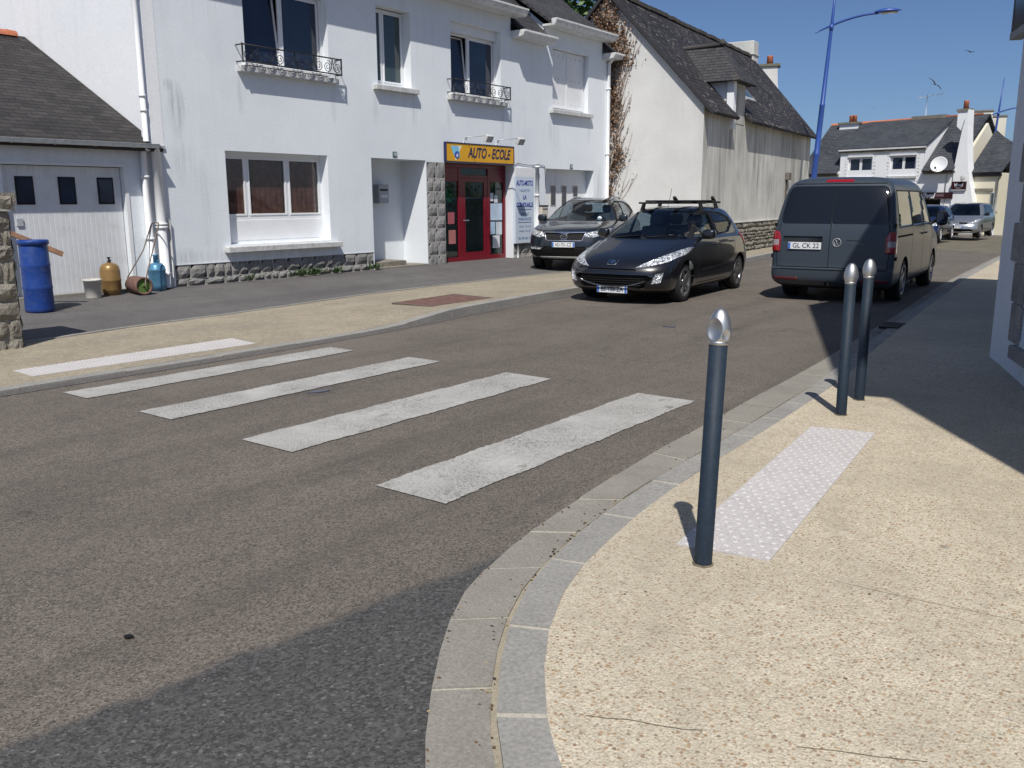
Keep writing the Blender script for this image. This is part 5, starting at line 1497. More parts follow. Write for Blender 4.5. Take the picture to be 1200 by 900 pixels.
# cream low house attached right of the flared gable
FD = Fr(H3O - H3N * .5, H3U, H3N)
r4 = empty('house', (-8.9, 58.5, -1.0), 0, 'cream house with dark slate roof squeezed between the flared gable and the tall pale house', 'house')
mb = MB(); FD.box(mb, -1.72, -.02, BZ - .5, 2.98, -5.5, 0); mb.build('wall', M['cream'], r4)
q = lambda u, w, z: FD.p(u, z, -w)
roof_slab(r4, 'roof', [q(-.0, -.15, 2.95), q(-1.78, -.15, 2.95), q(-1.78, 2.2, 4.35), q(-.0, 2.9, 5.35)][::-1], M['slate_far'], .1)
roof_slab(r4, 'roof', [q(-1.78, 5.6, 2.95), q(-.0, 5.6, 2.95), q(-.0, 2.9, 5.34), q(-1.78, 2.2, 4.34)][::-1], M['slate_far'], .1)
mb = MB(); FD.box(mb, -1.78, .0, 2.78, 2.93, .005, .14); mb.build('gutter', M['rail'], r4)
mb = MB(); FD.box(mb, -1.4, -.3, 1.98, 2.12, .004, .09); mb.build('lintel', M['granite_warm'], r4)
mb = MB(); FD.box(mb, -1.72, -.03, .78, .83, .004, .03); mb.build('string_course', M['granite_warm'], r4)
mb = MB(); mb.tube([q(-1.62, -.08, BZ), q(-1.62, -.08, 2.8)], .05, 8); mb.build('downpipe', M['zinc'], r4)
mb = MB(); FD.box(mb, -1.52, -1.30, 1.0, 1.9, .004, .05); w_ = mb.build('window', M['zinc'], r4)
mb = MB(); FD.box(mb, -1.48, -1.34, 1.05, 1.85, .05, .054); mb.build('pane', M['glass_mid'], w_)
PR = radians(98.6)
r5, p5 = simple_gable('tall pale house with chimneys rising behind the cream house', (-11.75, 74.0), PR, 8.0, 6.8, -1.2, 3.5, 6.6, M['pale_cream'], M['slate_far'])
Rz_ = Matrix.Rotation(PR, 3, 'Z')
mb = MB(); mb.box(p5(-3.7, .35, 6.4), (.7, 1.15, 2.0), R=Rz_); mb.box(p5(-3.7, .35, 7.45), (.8, 1.25, .10), 1, R=Rz_); mb.build('chimney', [M['pale_cream'], M['granite_warm']], r5)
mb = MB(); mb.box(p5(-.5, -.6, 6.4), (.9, 1.0, 1.7), R=Rz_); mb.box(p5(-.5, -.6, 7.3), (1.0, 1.1, .10), 1, R=Rz_); mb.build('chimney', [M['pale_cream'], M['granite_warm']], r5)
mb = MB(); mb.box(p5(-4.02, .75, 4.8), (.06, .35, .75), R=Rz_); mb.build('window', M['glass_dark'], r5)

# ================================================================== RIGHT : blue grey rendered house at the kerb, its near corner
RBF = Fr((-1.30, 9.53, 0), (.349, -.937, 0), (-.937, -.349, 0))
hr = empty('house', (2.5, 9, 0), 0, 'blue grey rendered house in shade at the right edge with granite window surround', 'house')
HR = 7.0
foot = [(-1.30, 9.53), (.96, 3.47), (9, 5.2), (9, 15), (-.72, 14.9)]
mb = MB()
wall_holes(mb, RBF, 0, 6.47, -.5, HR, [(.98, 2.1, .36, 2.36), (3.6, 4.8, .36, 2.36), (1.0, 2.1, 3.9, 5.6), (3.6, 4.8, 3.9, 5.6)], .22)
for a, b in zip(foot[1:], foot[2:] + foot[:1]):
    mb.poly([(a[0], a[1], -.5), (b[0], b[1], -.5), (b[0], b[1], HR), (a[0], a[1], HR)])
mb.build('wall', M['shade_render'], hr)
mb = MB(); P = [Vector((x, y, HR)) for x, y in foot]; c = sum(P, Vector()) / 5
Q = [c + (p - c) * 1.06 for p in P]; top = c + Vector((0, 0, 2.6))
for i in range(5): mb.poly([Q[i], Q[(i + 1) % 5], top])
mb.poly(Q[::-1]); mb.build('roof', M['slate'], hr, fixn=True)
for a, b, c_, d in ((.98, 2.1, .36, 2.36), (3.6, 4.8, .36, 2.36), (1.0, 2.1, 3.9, 5.6), (3.6, 4.8, 3.9, 5.6)):
    f = window_unit(RBF, hr, a, b, c_, d, -.16, (.5,), M['glass_dark'], None, .06)
    mb = MB(); z = c_ - .04; k = 0
    while z < d - .02:
        h_ = min(.345, d - z); ww = .52 if k % 2 == 0 else .36
        if k == 0: ww = .31
        RBF.box(mb, a - ww, a + .0, z + .004, z + h_ - .004, -.02, .022); RBF.box(mb, b, b + ww, z + .004, z + h_ - .004, -.02, .022); z += h_; k += 1
    RBF.box(mb, a - .3, b + .3, d + .004, d + .30, -.02, .022); RBF.box(mb, a - .1, b + .1, c_ - .16, c_ - .045, -.1, .06)
    mb.build('stone_surround', M['granite'], f, bevel=.012)
dsg = empty('wall_sign', RBF.p(.5, 3.4), 0, 'dark glossy sign panel high on the blue grey house at the right edge', 'sign')
mb = MB(); RBF.box(mb, .04, 2.4, 3.02, 4.2, .03, .11); mb.build('panel', N('dark_sign_panel').out((.012, .016, .026), .12, spec=.6), dsg)
mb = MB(); RBF.box(mb, .02, 2.42, 2.96, 3.02, .02, .12); RBF.box(mb, .02, .04, 3.02, 4.2, .02, .115); mb.build('sign_frame', plain('sign_frame_grey', (.22, .23, .25), .5), dsg)
mb = MB(); RBF.box(mb, .9, 1.0, 3.3, 3.4, 0.001, .029); RBF.box(mb, 1.9, 2.0, 3.3, 3.4, 0.001, .029); mb.build('bracket', M['zinc'], dsg)

# cream house further along the right side (seen mirrored in the van)
r6, p6 = simple_gable('cream house on the right side of the street, mirrored in the van windows', (2.9, 52), radians(90), 12, 9.4, -.4, 8.0, 11.0, M['cream'], M['slate'])

# ================================================================== trees and shrubs
def crown(mb, c, rx, ry, rz, n, size, rr, m=0, lump=.35):
    cl = [(Vector((rr.gauss(0, .45) * rx, rr.gauss(0, .45) * ry, rr.gauss(0, .45) * rz)), rr.uniform(.3, .6)) for _ in range(16)]
    for k in range(n):
        o, rad = rr.choice(cl)
        d = Vector((rr.gauss(0, 1), rr.gauss(0, 1), rr.gauss(0, 1))).normalized() * rad * rr.uniform(.6, 1.0)
        p = Vector(c) + o + Vector((d.x * rx, d.y * ry, d.z * rz)); s = size * rr.uniform(.6, 1.3)
        a = Vector((rr.gauss(0, 1), rr.gauss(0, 1), rr.gauss(0, 1) * .6)).normalized(); b = a.cross(Vector((rr.gauss(0, 1), rr.gauss(0, 1), rr.gauss(0, 1)))).normalized()
        mb.poly([p - a * s, p + b * s * .5, p + a * s, p - b * s * .5], m)
def tree(loc, h, rx, label, seed, leafm='leaf_green', n=5200, size=.20):
    rr = random.Random(seed); r = empty('tree', loc, 0, label, 'tree', None); L = Vector(loc)
    mb = MB(); pts = [L, L + Vector((.1, .05, h * .3)), L + Vector((-.05, .1, h * .55)), L + Vector((.1, 0, h * .85))]
    mb.tube(pts, [h * .035, h * .028, h * .02, h * .008], 8)
    for k in range(9):
        z = h * rr.uniform(.35, .75); a = rr.uniform(0, 6.28); p = L + Vector((0, .05, z)); q = p + Vector((cos(a) * rx * .7, sin(a) * rx * .7, h * rr.uniform(.08, .22)))
        mb.tube([p, p.lerp(q, .5) + Vector((0, 0, .2)), q], [h * .012, h * .009, h * .004], 6)
    mb.build('trunk', M['bark'], r, uv=False)
    mb = MB(); crown(mb, L + Vector((0, 0, h * .66)), rx, rx, h * .34, n, size, rr); mb.build('crown', M[leafm], r, uv=False)
tree((-26.3, 36.4, 0), 14.0, 4.0, 'dark green tree behind the white house roof, left of the creeper gable', 3, n=9000, size=.22)
def bush(loc, rx, ry, rz, label, seed, leafm, n, size, name='shrub'):
    rr = random.Random(seed); r = empty(name, loc, 0, label, 'shrub'); L = Vector(loc)
    mb = MB()
    for k in range(9):
        a = rr.uniform(0, 6.28); mb.tube([L, L + Vector((cos(a) * rx * .3, sin(a) * ry * .3, rz * .8)), L + Vector((cos(a) * rx * .6, sin(a) * ry * .6, rz * 1.5))], [.04, .025, .01], 5)
    mb.build('stem', M['bark'], r, uv=False)
    mb = MB(); crown(mb, L + Vector((0, 0, rz)), rx, ry, rz, n, size, rr); mb.build('foliage', M[leafm], r, uv=False)
bush((-8.5, 60.8, -1.0 + .2), 1.3, .8, 1.2, 'lime green shrub at the far right beside the pale house', 5, 'leaf_lime', 2600, .085)
bush((-8.35, 59.6, -1.0), .95, .5, .45, 'low bed of red flowers in front of the lime green shrub', 6, 'leaf_red', 900, .06, 'flower_bed')
gw = empty('low_wall', (-7.2, 58.9, -.9), 0, 'low grey stone wall under the red flowers at the far right', 'wall')
mb = MB(); mb.box((-7.15, 58.9, -.85), (2.9, .35, .9)); mb.build('wall', M['granite_warm'], gw, bevel=.02)
mb = MB(); mb.box((-7.15, 58.9, -.37), (3.0, .45, .07)); mb.build('coping', M['granite'], gw, bevel=.015)

# weeds at the foot of the stone base
rr = random.Random(14)
for k, (y, n) in enumerate(((12.55, 60), (12.95, 70), (13.55, 40), (14.75, 36), (11.2, 16))):
    y *= HK; mb = MB(); x0 = XF * HK + .05; L = Vector((x0, y, HZ - .01 + (gz(x0, y) - gz(x0, 14)) * .3))
    for i in range(n):
        a = rr.uniform(-1.5, 1.5); b = Vector((x0 + rr.uniform(0, .07), y + rr.gauss(0, .10), L.z)); h_ = rr.uniform(.05, .17); t = b + Vector((cos(a) * .06, sin(a) * .09, h_)); s = Vector((-sin(a), cos(a), 0)) * rr.uniform(.008, .018)
        m_ = b.lerp(t, .55) + Vector((0, 0, .02)); mb.poly([b, m_ - s, t, m_ + s])
    o = mb.build('weed', M['leaf_green'], uv=False)
    tag(o, ['leafy green weed at the stone base, left of the pair under the window', 'bushiest green weed at the stone base below the right of the big window', 'thin green weed at the stone base close to the porch', 'small weed at the foot of the porch corner', 'tiny weed at the stone base under the left of the big window'][k], 'weed')

# wooded rise far beyond the bend
rr = random.Random(99); mb = MB()
for k in range(46):
    x = -60 + k * 3.4 + rr.uniform(-1, 1); y = 128 + rr.uniform(-4, 6); h = rr.uniform(3.5, 6.5)
    crown(mb, Vector((x, y, -1.0 + h * .5)), 2.6, 2.4, h * .62, 150, .62, rr)
    mb.tube([(x, y, -2), (x, y, h * .5)], [.2, .12], 5, 1, caps=False)
o = mb.build('wood', [M['leaf_green'], M['bark']], uv=False)
tag(o, 'low distant wood closing the view beyond the houses at the bend', 'wood', kind='stuff')
# ================================================================== yard things by the garage
gp = empty('gate_post', (-10.15, 4.25, 0), 0, 'rough granite gate post with mortar joints at the left edge', 'gate post')
PX0, PX1, PY0, PY1, PH = -10.42, -9.90, 3.86, 4.46, 1.47
mb = MB(); mb.box(((PX0 + PX1) / 2, (PY0 + PY1) / 2, PH / 2 - .1), (PX1 - PX0 - .02, PY1 - PY0 - .02, PH + .2), 1)
F1 = Fr((PX1 - .01, 0, 0), (0, 1, 0), (1, 0, 0)); F2 = Fr((0, PY0 + .01, 0), (1, 0, 0), (0, -1, 0)); F3 = Fr((0, PY1 - .01, 0), (-1, 0, 0), (0, 1, 0)); F4 = Fr((PX0 + .01, 0, 0), (0, -1, 0), (-1, 0, 0))
for i, (f, a, b) in enumerate(((F1, PY0, PY1), (F2, PX0, PX1), (F3, -PX1, -PX0), (F4, -PY1, -PY0))):
    masonry(mb, f, a, b, -.05, PH, (.15, .24), (.20, .42), .036, 60 + i, .014, .020, .012, back=False, uneven=.010)
mb.build('shaft', [M['granite_warm'], plain('warm_mortar', (.30, .28, .235), .95, var=.2, vs=30, bump=.4, bs=150)], gp)
mb = MB(); mb.box(((PX0 + PX1) / 2, (PY0 + PY1) / 2, PH + .05), (PX1 - PX0 + .08, PY1 - PY0 + .10, .10), 1)
for i, (f, a, b, d) in enumerate(((Fr((PX1 + .03, 0, 0), (0, 1, 0), (1, 0, 0)), PY0 - .05, PY1 + .05, 0), (Fr((0, PY0 - .04, 0), (1, 0, 0), (0, -1, 0)), PX0 - .03, PX1 + .03, 0), (Fr((0, PY1 + .04, 0), (-1, 0, 0), (0, 1, 0)), -PX1 - .03, -PX0 + .03, 0))):
    masonry(mb, f, a, b, PH, PH + .19, (.19, .19), (.4, .7), .035, 70 + i, .02, .01, 0, back=False)
mb.box(((PX0 + PX1) / 2, (PY0 + PY1) / 2, PH + .13), (PX1 - PX0 + .10, PY1 - PY0 + .12, .12), 0)
mb.build('cap_stone', [M['granite_warm'], M['mortar']], gp)

bl = empty('barrel', (-12.44, 5.865, fz(-12.44, 5.865) - .004), 0, 'tall blue plastic barrel standing in front of the garage door', 'barrel')
bl['_local'] = 1; bl.scale = (.93,) * 3
mb = MB(); mb.lathe([(.175, 0), (.195, .02), (.20, .06), (.197, .33), (.203, .35), (.203, .37), (.198, .39), (.197, .66), (.203, .68), (.203, .70), (.198, .72), (.192, .98), (.185, 1.0)], n=32); mb.build('drum', M['barrel_blue'], bl, world=False)
mb = MB(); mb.lathe([(.185, .985), (.212, .99), (.214, 1.04), (.205, 1.055), (.185, 1.05), (.183, 1.0), (.0, .985)], n=32); mb.build('rim', M['barrel_blue'], bl, world=False)
pk = MB(); a, b = hw(-14.25, 6.25, 1.17), hw(-13.95, 7.02, .76); t = (b - a).normalized(); s = t.cross(Vector((1, 0, .3))).normalized(); n_ = t.cross(s)
pk.prism([a + s * .035 + n_ * .012, a - s * .035 + n_ * .012, a - s * .035 - n_ * .012, a + s * .035 - n_ * .012], b - a)
tag(pk.build('wooden_plank', M['wood'], fixn=True), 'short brown wooden plank sticking out behind the blue barrel', 'plank')

def zf(x, y): return fz(x * HK, y * HK) - .003
bk = empty('bucket', (-13.231, 7.059, zf(-14.6, 7.8)), 0, 'small dirty white plastic bucket left of the tan gas cylinder', 'bucket'); bk['_local'] = 1; bk.scale = (.905,) * 3
mb = MB(); mb.lathe([(.118, 0), (.122, .01), (.140, .29), (.152, .29), (.153, .315), (.143, .32), (.130, .30), (.112, .015), (0, .015)], n=24); mb.build('pail', M['bucket'], bk, world=False)
mb = MB(); mb.tube([(.0 + .15 * cos(a), .15 * sin(a), .30 - .05 * sin(a)) for a in [pi * k / 12 for k in range(13)]], .004, 5); mb.build('handle', M['zinc'], bk, world=False)
gc = empty('gas_cylinder', (-13.376, 7.439, zf(-14.8, 8.2)), 0, 'tan brown gas cylinder with black valve beside the lawn roller', 'gas cylinder'); gc['_local'] = 1; gc.scale = (.905,) * 3
mb = MB(); mb.lathe([(.135, .0), (.135, .045), (.150, .06), (.166, .11), (.168, .24), (.171, .245), (.171, .262), (.168, .27), (.166, .42), (.15, .49), (.11, .535), (.05, .555), (.03, .56)], n=28); mb.build('tank', M['gold'], gc, world=False)
mb = MB(); mb.lathe([(.03, .555), (.03, .585), (.014, .59), (.014, .62), (.02, .622), (.02, .64)], n=12); mb.box((.02, 0, .60), (.07, .02, .022)); mb.box((0, 0, .645), (.05, .05, .012)); mb.build('valve', M['black'], gc, world=False)
gb = empty('gas_cylinder', (-13.394, 8.254, zf(-14.8, 9.1)), 0, 'light blue gas cylinder with neck collar against the white downpipes', 'gas cylinder'); gb['_local'] = 1; gb.scale = (.905,) * 3
mb = MB(); mb.lathe([(.14, .0), (.142, .05), (.152, .06), (.153, .12), (.153, .36), (.156, .365), (.156, .385), (.153, .39), (.145, .44), (.11, .485), (.06, .505), (.05, .51)], n=28); mb.build('tank', M['gas_blue'], gb, world=False)
mb = MB(); mb.lathe([(.046, .505), (.046, .63), (.05, .635), (.05, .65), (.03, .65), (.03, .56), (0, .56)], n=16); mb.box((.06, .0, .54), (.08, .03, .03)); mb.build('neck', M['gas_blue'], gb, world=False)
lr = empty('lawn_roller', (-13.195, 7.801, zf(-14.6, 8.6)), 0, 'rusty lawn roller with green drum end and tall bent handle', 'lawn roller'); lr['_local'] = 1; lr.scale = (.905,) * 3
ROT = Matrix.Rotation(-.12, 3, 'Z') @ Matrix.Rotation(pi / 2, 3, 'Y')
mb = MB(); RR = .155
mb.lathe([(RR - .02, -.22), (RR, -.215), (RR, .215), (RR - .02, .22), (RR - .035, .20), (RR - .035, .18)], (0, 0, RR), 28, M=ROT, caps=False); mb.build('drum', M['rust'], lr, world=False)
mb = MB(); mb.lathe([(RR - .02, -.20), (RR - .03, -.195)], (0, 0, RR), 28, M=ROT); mb.lathe([(RR - .034, .185), (.03, .182), (.025, .19), (0, .19)], (0, 0, RR), 28, M=ROT); mb.build('end_plate', M['green'], lr, world=False)
e = ROT @ Vector((0, 0, 1)); c = Vector((0, 0, RR))
up = Vector((-.10, .53, 1.07))
mb = MB()
mb.tube([c + e * .25, c - e * .25 + Vector((0, 0, 0))], .014, 6)
mb.tube([c - e * .25, c - e * .25 + Vector((-.02, -.08, .12)), c - e * .25 + up * .55 , c - e * .25 + up * .98, c - e * .20 + up * 1.0, c + e * .02 + up * 1.0, c + e * .05 + up * .97, c + e * .24 + Vector((0, .02, .10)), c + e * .25], .012, 6)
mb.build('handle', M['steel'], lr, world=False)

# ================================================================== lamps
def street_lamp(x, y, rz, label, lean):
    r = empty('street_lamp', (x, y, gz(x, y)), rz, label, 'street lamp', 'blue street lamps'); r['_local'] = 1
    mb = MB(); mb.lathe([(.13, 0), (.13, .9), (.11, .95), (.105, 3.2), (.112, 3.22), (.112, 3.30), (.098, 3.32), (.09, 4.9), (.097, 4.92), (.097, 4.98), (.082, 5.0), (.055, 7.6), (.02, 9.6)], n=16)
    mb.build('pole', M['lamp_blue'], r, world=False)
    mb = MB(); mb.lathe([(.14, 0), (.18, .02), (.18, .06), (.14, .08)], n=16); mb.build('base_plate', M['lamp_blue'], r, world=False)
    pts = []
    for k in range(15):
        t = k / 14; xx = -.52 + t * 2.0; pts.append((xx, 0, 7.38 + .62 * (1 - (1 - t) ** 1.7)))
    mb = MB(); mb.tube(pts, [.018 + .022 * min(1, k / 4) for k in range(15)], 8); mb.lathe([(.07, 7.46), (.07, 7.66)], n=12); mb.build('arm', M['lamp_blue'], r, world=False)
    mb = MB(); x0, z0 = 1.35, 7.97; rows = []
    for k in range(13):
        t = k / 12; w = .19 * sin(pi * min(.999, (.06 + .94 * t))) ** .7 * (1 - .2 * t); xx = x0 + t * .86; zz = z0 + .05 + .06 * t
        rows.append([(xx, w * cos(a), zz + (.12 if sin(a) > 0 else .05) * sin(a) * (w / .19)) for a in [2 * pi * j / 14 for j in range(14)]])
    ids = mb.quadgrid(rows, 0, True, close=True); mb.face(ids[0][::-1]); mb.face(ids[-1]); h = mb.build('lamp_head', M['lamp_blue'], r, world=False, fixn=True)
    mb = MB(); rows = []
    for k in range(9):
        t = k / 8; w = .13 * sin(pi * (.08 + .84 * t)) ** .6; xx = x0 + .22 + t * .52; zz = z0 + .05 + .06 * (xx - x0) / .86
        rows.append([(xx, -w, zz - .045), (xx, 0, zz - .085), (xx, w, zz - .045)])
    mb.quadgrid(rows, 0, True); mb.build('lamp_glass', M['lamp_white'], h, world=False)
    r.rotation_euler = (0, lean, rz)
    return r
street_lamp(-10.86, 32.85, radians(15), 'tall blue street lamp with curved arm rising behind the grey van', radians(3.0))
street_lamp(-9.75, 61.5, radians(15), 'smaller looking blue street lamp rising behind the silver car', radians(3.4))

# ================================================================== birds
def bird(p, bank, rz, s, label):
    p = Vector(p)
    mb = MB(); R = Matrix.Rotation(rz, 3, 'Z') @ Matrix.Rotation(bank, 3, 'X')
    T = lambda x, y, z: R @ (Vector((x, y, z)) * s)
    prof = [(-.30, .012), (-.16, .03), (.0, .055), (.14, .05), (.22, .03), (.27, .006)]
    rows = [[T(x, r * cos(a), r * sin(a) * .9) for a in [2 * pi * k / 8 for k in range(8)]] for x, r in prof]
    ids = mb.quadgrid(rows, 0, True, close=True); mb.face(ids[0][::-1]); mb.face(ids[-1])
    o = None
    r = empty('bird', p, 0, label, 'bird', 'birds in the sky'); r['_local'] = 1
    b = mb.build('body', M['bird'], r, world=False, fixn=True)
    for sg in (-1, 1):
        w = MB()
        pl = [(.12, .03, .01), (.16, .28, .10), (.02, .55, .12), (-.16, .95, .04), (-.10, .50, .09), (-.08, .25, .07), (-.10, .03, .01)]
        top = [T(x, y * sg, z + .012) for x, y, z in pl]; bot = [T(x, y * sg, z - .004) for x, y, z in pl]
        n = len(pl); i0 = [w.vert(q) for q in top]; i1 = [w.vert(q) for q in bot]
        for a_, b_, c_, d_ in ((0, 1, 5, 6), (1, 2, 4, 5)): w.face([i0[a_], i0[b_], i0[c_], i0[d_]]); w.face([i1[d_], i1[c_], i1[b_], i1[a_]])
        w.face([i0[2], i0[3], i0[4]]); w.face([i1[4], i1[3], i1[2]])
        for k in range(n): j = (k + 1) % n; w.face([i0[k], i1[k], i1[j], i0[j]])
        w.build('wing', M['bird'], r, world=False, fixn=True)
    t = MB(); t.hexa([T(-.28, -.02, 0), T(-.28, .02, 0), T(-.46, .07, 0), T(-.46, -.07, 0), T(-.28, -.02, .01), T(-.28, .02, .01), T(-.46, .07, .008), T(-.46, -.07, .008)]); t.build('tail', M['bird'], r, world=False, fixn=True)
bird((-8.25, 39.14, 5.96), .75, 1.35, .42, 'dark bird with wings stretched along a diagonal, lower left of the upper one')
bird((-7.86, 43.29, 7.64), .25, .9, .36, 'dark bird with raised wings, highest in the blue sky')
bird((-24.59, 91.76, 10.08), .5, 2.0, .34, 'tiny dark bird low in the sky above the shop house roof')
# ================================================================== CARS
from mathutils.bvhtree import BVHTree
def catmull(rows, sub):
    out = []
    n = len(rows)
    for i in range(n - 1):
        p0, p1, p2, p3 = rows[max(i - 1, 0)], rows[i], rows[i + 1], rows[min(i + 2, n - 1)]
        for k in range(sub):
            t = k / sub; r = []
            for a, b, c, d in zip(p0, p1, p2, p3):
                m1 = (c - a) / 2; m2 = (d - b) / 2; dl = c - b
                if abs(dl) < 1e-9: m1 = m2 = 0
                else:
                    if m1 / dl < 0: m1 = 0
                    if m2 / dl < 0: m2 = 0
                    m1 = max(-3 * abs(dl), min(3 * abs(dl), m1)); m2 = max(-3 * abs(dl), min(3 * abs(dl), m2))
                r.append((2 * t ** 3 - 3 * t ** 2 + 1) * b + (t ** 3 - 2 * t ** 2 + t) * m1 + (-2 * t ** 3 + 3 * t ** 2) * c + (t ** 3 - t ** 2) * m2)
            out.append(r)
    out.append(list(rows[-1])); return out
def outline(sf, sr, w, af, nf, ar, nr, L, n1=13, n2=18, n3=13, taper=.03):
    half = []
    af = min(af, (sr - sf) * .48); ar = min(ar, (sr - sf) * .48)
    for k in range(n1):
        th = pi / 2 * k / n1
        half.append((sf + af * (1 - max(0, cos(th)) ** (2 / nf)), w * max(0, sin(th)) ** (2 / nf)))
    for k in range(n2 + 1):
        half.append((sf + af + (sr - ar - sf - af) * k / n2, w))
    for k in range(1, n3 + 1):
        th = pi / 2 * (1 - k / n3)
        half.append((sr - ar * (1 - max(0, cos(th)) ** (2 / nr)), w * max(0, sin(th)) ** (2 / nr)))
    return [(s, y * (1 - taper * abs((s - L / 2) / (L / 2)) ** 3)) for s, y in half]
def car_shell(levels, L, smid, sub=5, taper=.03):
    rows = catmull(levels, sub); bm = bmesh.new(); prev = None; first = None
    for z, sf, sr, w, af, nf, ar, nr in rows:
        h = outline(sf, sr, w, af, nf, ar, nr, L, taper=taper)
        pts = [(smid - s, y, z) for s, y in h] + [(smid - s, -y, z) for s, y in h[-2:0:-1]]
        ring = [bm.verts.new(p) for p in pts]; n = len(ring)
        if prev:
            for j in range(n):
                k = (j + 1) % n; bm.faces.new((prev[j], prev[k], ring[k], ring[j]))
        else: first = ring
        prev = ring
    bm.faces.new(first[::-1]); bm.faces.new(prev)
    bmesh.ops.recalc_face_normals(bm, faces=bm.faces)
    bm.normal_update()
    return bm
def inpoly(x, y, P):
    c = False; j = len(P) - 1
    for i in range(len(P)):
        if (P[i][1] > y) != (P[j][1] > y) and x < (P[j][0] - P[i][0]) * (y - P[i][1]) / (P[j][1] - P[i][1]) + P[i][0]: c = not c
        j = i
    return c
class Car:
    def __init__(s, spec, root):
        s.sp = spec; s.root = root; s.smid = (spec['fa'] + spec['ra']) / 2; s.L = spec['L']
        s.bm = car_shell(spec['levels'], s.L, s.smid, spec.get('sub', 5), spec.get('taper', .03))
        s.tag = s.bm.faces.layers.int.new('tag'); s.names = {}
        s.bvh = BVHTree.FromBMesh(s.bm)
        s.nv = None
    def X(s, sv): return s.smid - sv
    def hit(s, o, d):
        r = s.bvh.ray_cast(Vector(o), Vector(d).normalized()); return r[0]
    def front(s, y, z): return s.hit((s.smid + 2, y, z), (-1, 0, 0))
    def rear(s, y, z): return s.hit((s.smid - s.L - 2, y, z), (1, 0, 0))
    def side(s, sv, z, sg): return s.hit((s.X(sv), 3 * sg, z), (0, -sg, 0))
    def topz(s, sv, y): return s.hit((s.X(sv), y, 4), (0, 0, -1))
    def region(s, name, poly, view, extra=None):
        """view side: (s,z) both sides; front/rear: (y,z), top: (s,y)"""
        bm = s.bm
        if view == 'side':
            P = [(s.X(a), b) for a, b in poly]; ai, bi = 0, 2
            test = lambda c, n: abs(c.y) > .30 and abs(n.y) > .33
        elif view == 'front':
            P = list(poly); ai, bi = 1, 2; test = lambda c, n: n.x > .06 and c.x > s.X(s.L * .56)
        elif view == 'rear':
            P = list(poly); ai, bi = 1, 2; test = lambda c, n: n.x < -.06 and c.x < s.X(s.L * .56)
        else:
            P = [(s.X(a), b) for a, b in poly]; ai, bi = 0, 1; test = lambda c, n: n.z > .25 and c.z > .5
        x0, x1 = min(p[0] for p in P), max(p[0] for p in P); y0, y1 = min(p[1] for p in P), max(p[1] for p in P)
        for i in range(len(P)):
            a, b = P[i], P[(i + 1) % len(P)]
            dx, dy = b[0] - a[0], b[1] - a[1]
            if abs(dx) + abs(dy) < 1e-7: continue
            co = [0, 0, 0]; no = [0, 0, 0]; co[ai], co[bi] = a; no[ai], no[bi] = -dy, dx
            fs = []
            for f in bm.faces:
                c = f.calc_center_median()
                if not test(c, f.normal): continue
                va = [v.co[ai] for v in f.verts]; vb = [v.co[bi] for v in f.verts]
                if max(va) < x0 - .001 or min(va) > x1 + .001 or max(vb) < y0 - .001 or min(vb) > y1 + .001: continue
                fs.append(f)
            geom = set(fs)
            for f in fs: geom.update(f.edges); geom.update(f.verts)
            bmesh.ops.bisect_plane(bm, geom=list(geom), dist=1e-5, plane_co=co, plane_no=Vector(no).normalized())
        bm.normal_update()
        t = s.names.setdefault(name, len(s.names) + 1)
        for f in bm.faces:
            c = f.calc_center_median()
            if test(c, f.normal) and inpoly(c[ai], c[bi], P):
                if extra and not extra(c): continue
                f[s.tag] = t
    def both(s, name, poly, view):
        s.region(name, poly, view); s.region(name, [(-a, b) for a, b in poly], view)
    def split(s):
        s.bm.normal_update(); s.bm.verts.index_update(); s.bm.faces.index_update()
        s.vn = [v.normal.copy() for v in s.bm.verts]
    def take(s, name, part, mat, depth=.006, side=0, parent=None, label=None, rim=True):
        t = s.names.get(name, -1)
        fs = [f for f in s.bm.faces if f[s.tag] == t and (side == 0 or f.calc_center_median().y * side > 0)]
        if not fs: return None
        nb = bmesh.new(); mp = {}; mo = {}
        fset = set(fs)
        for f in fs:
            for v in f.verts:
                if v not in mp: mp[v] = nb.verts.new(v.co - s.vn[v.index] * depth)
            g = nb.faces.new([mp[v] for v in f.verts]); g.smooth = True
        if rim and abs(depth) > 1e-6:
            for f in fs:
                for l in f.loops:
                    e = l.edge
                    if sum(1 for q in e.link_faces if q in fset) == 1:
                        a, b = l.vert, l.link_loop_next.vert
                        for v in (a, b):
                            if v not in mo: mo[v] = nb.verts.new(v.co + s.vn[v.index] * (.0005 if depth > 0 else -.004))
                        try: nb.faces.new((mp[b], mp[a], mo[a], mo[b]))
                        except Exception: pass
        me = bpy.data.meshes.new(part); nb.to_mesh(me); nb.free(); me.materials.append(mat)
        return link(part, me, parent or s.root, label=label)
    def body(s, mat, gone, under):
        ts = {s.names[g] for g in gone if g in s.names}
        dels = [f for f in s.bm.faces if f[s.tag] in ts]
        bmesh.ops.delete(s.bm, geom=dels, context='FACES')
        for f in s.bm.faces:
            f.smooth = True
            c = f.calc_center_median(); f.material_index = 1 if (c.z < under) else 0
        me = bpy.data.meshes.new('body'); s.bm.to_mesh(me); me.materials.append(mat); me.materials.append(M['black'])
        return link('body', me, s.root)
def circle(cx, cz, r, n=22, zmin=None):
    P = [(cx + r * cos(2 * pi * k / n), cz + r * sin(2 * pi * k / n)) for k in range(n)]
    return P
def seam(a, b, w=.009):
    dx, dy = b[0] - a[0], b[1] - a[1]; l = sqrt(dx * dx + dy * dy); nx, ny = -dy / l * w / 2, dx / l * w / 2
    return [(a[0] + nx, a[1] + ny), (b[0] + nx, b[1] + ny), (b[0] - nx, b[1] - ny), (a[0] - nx, a[1] - ny)]
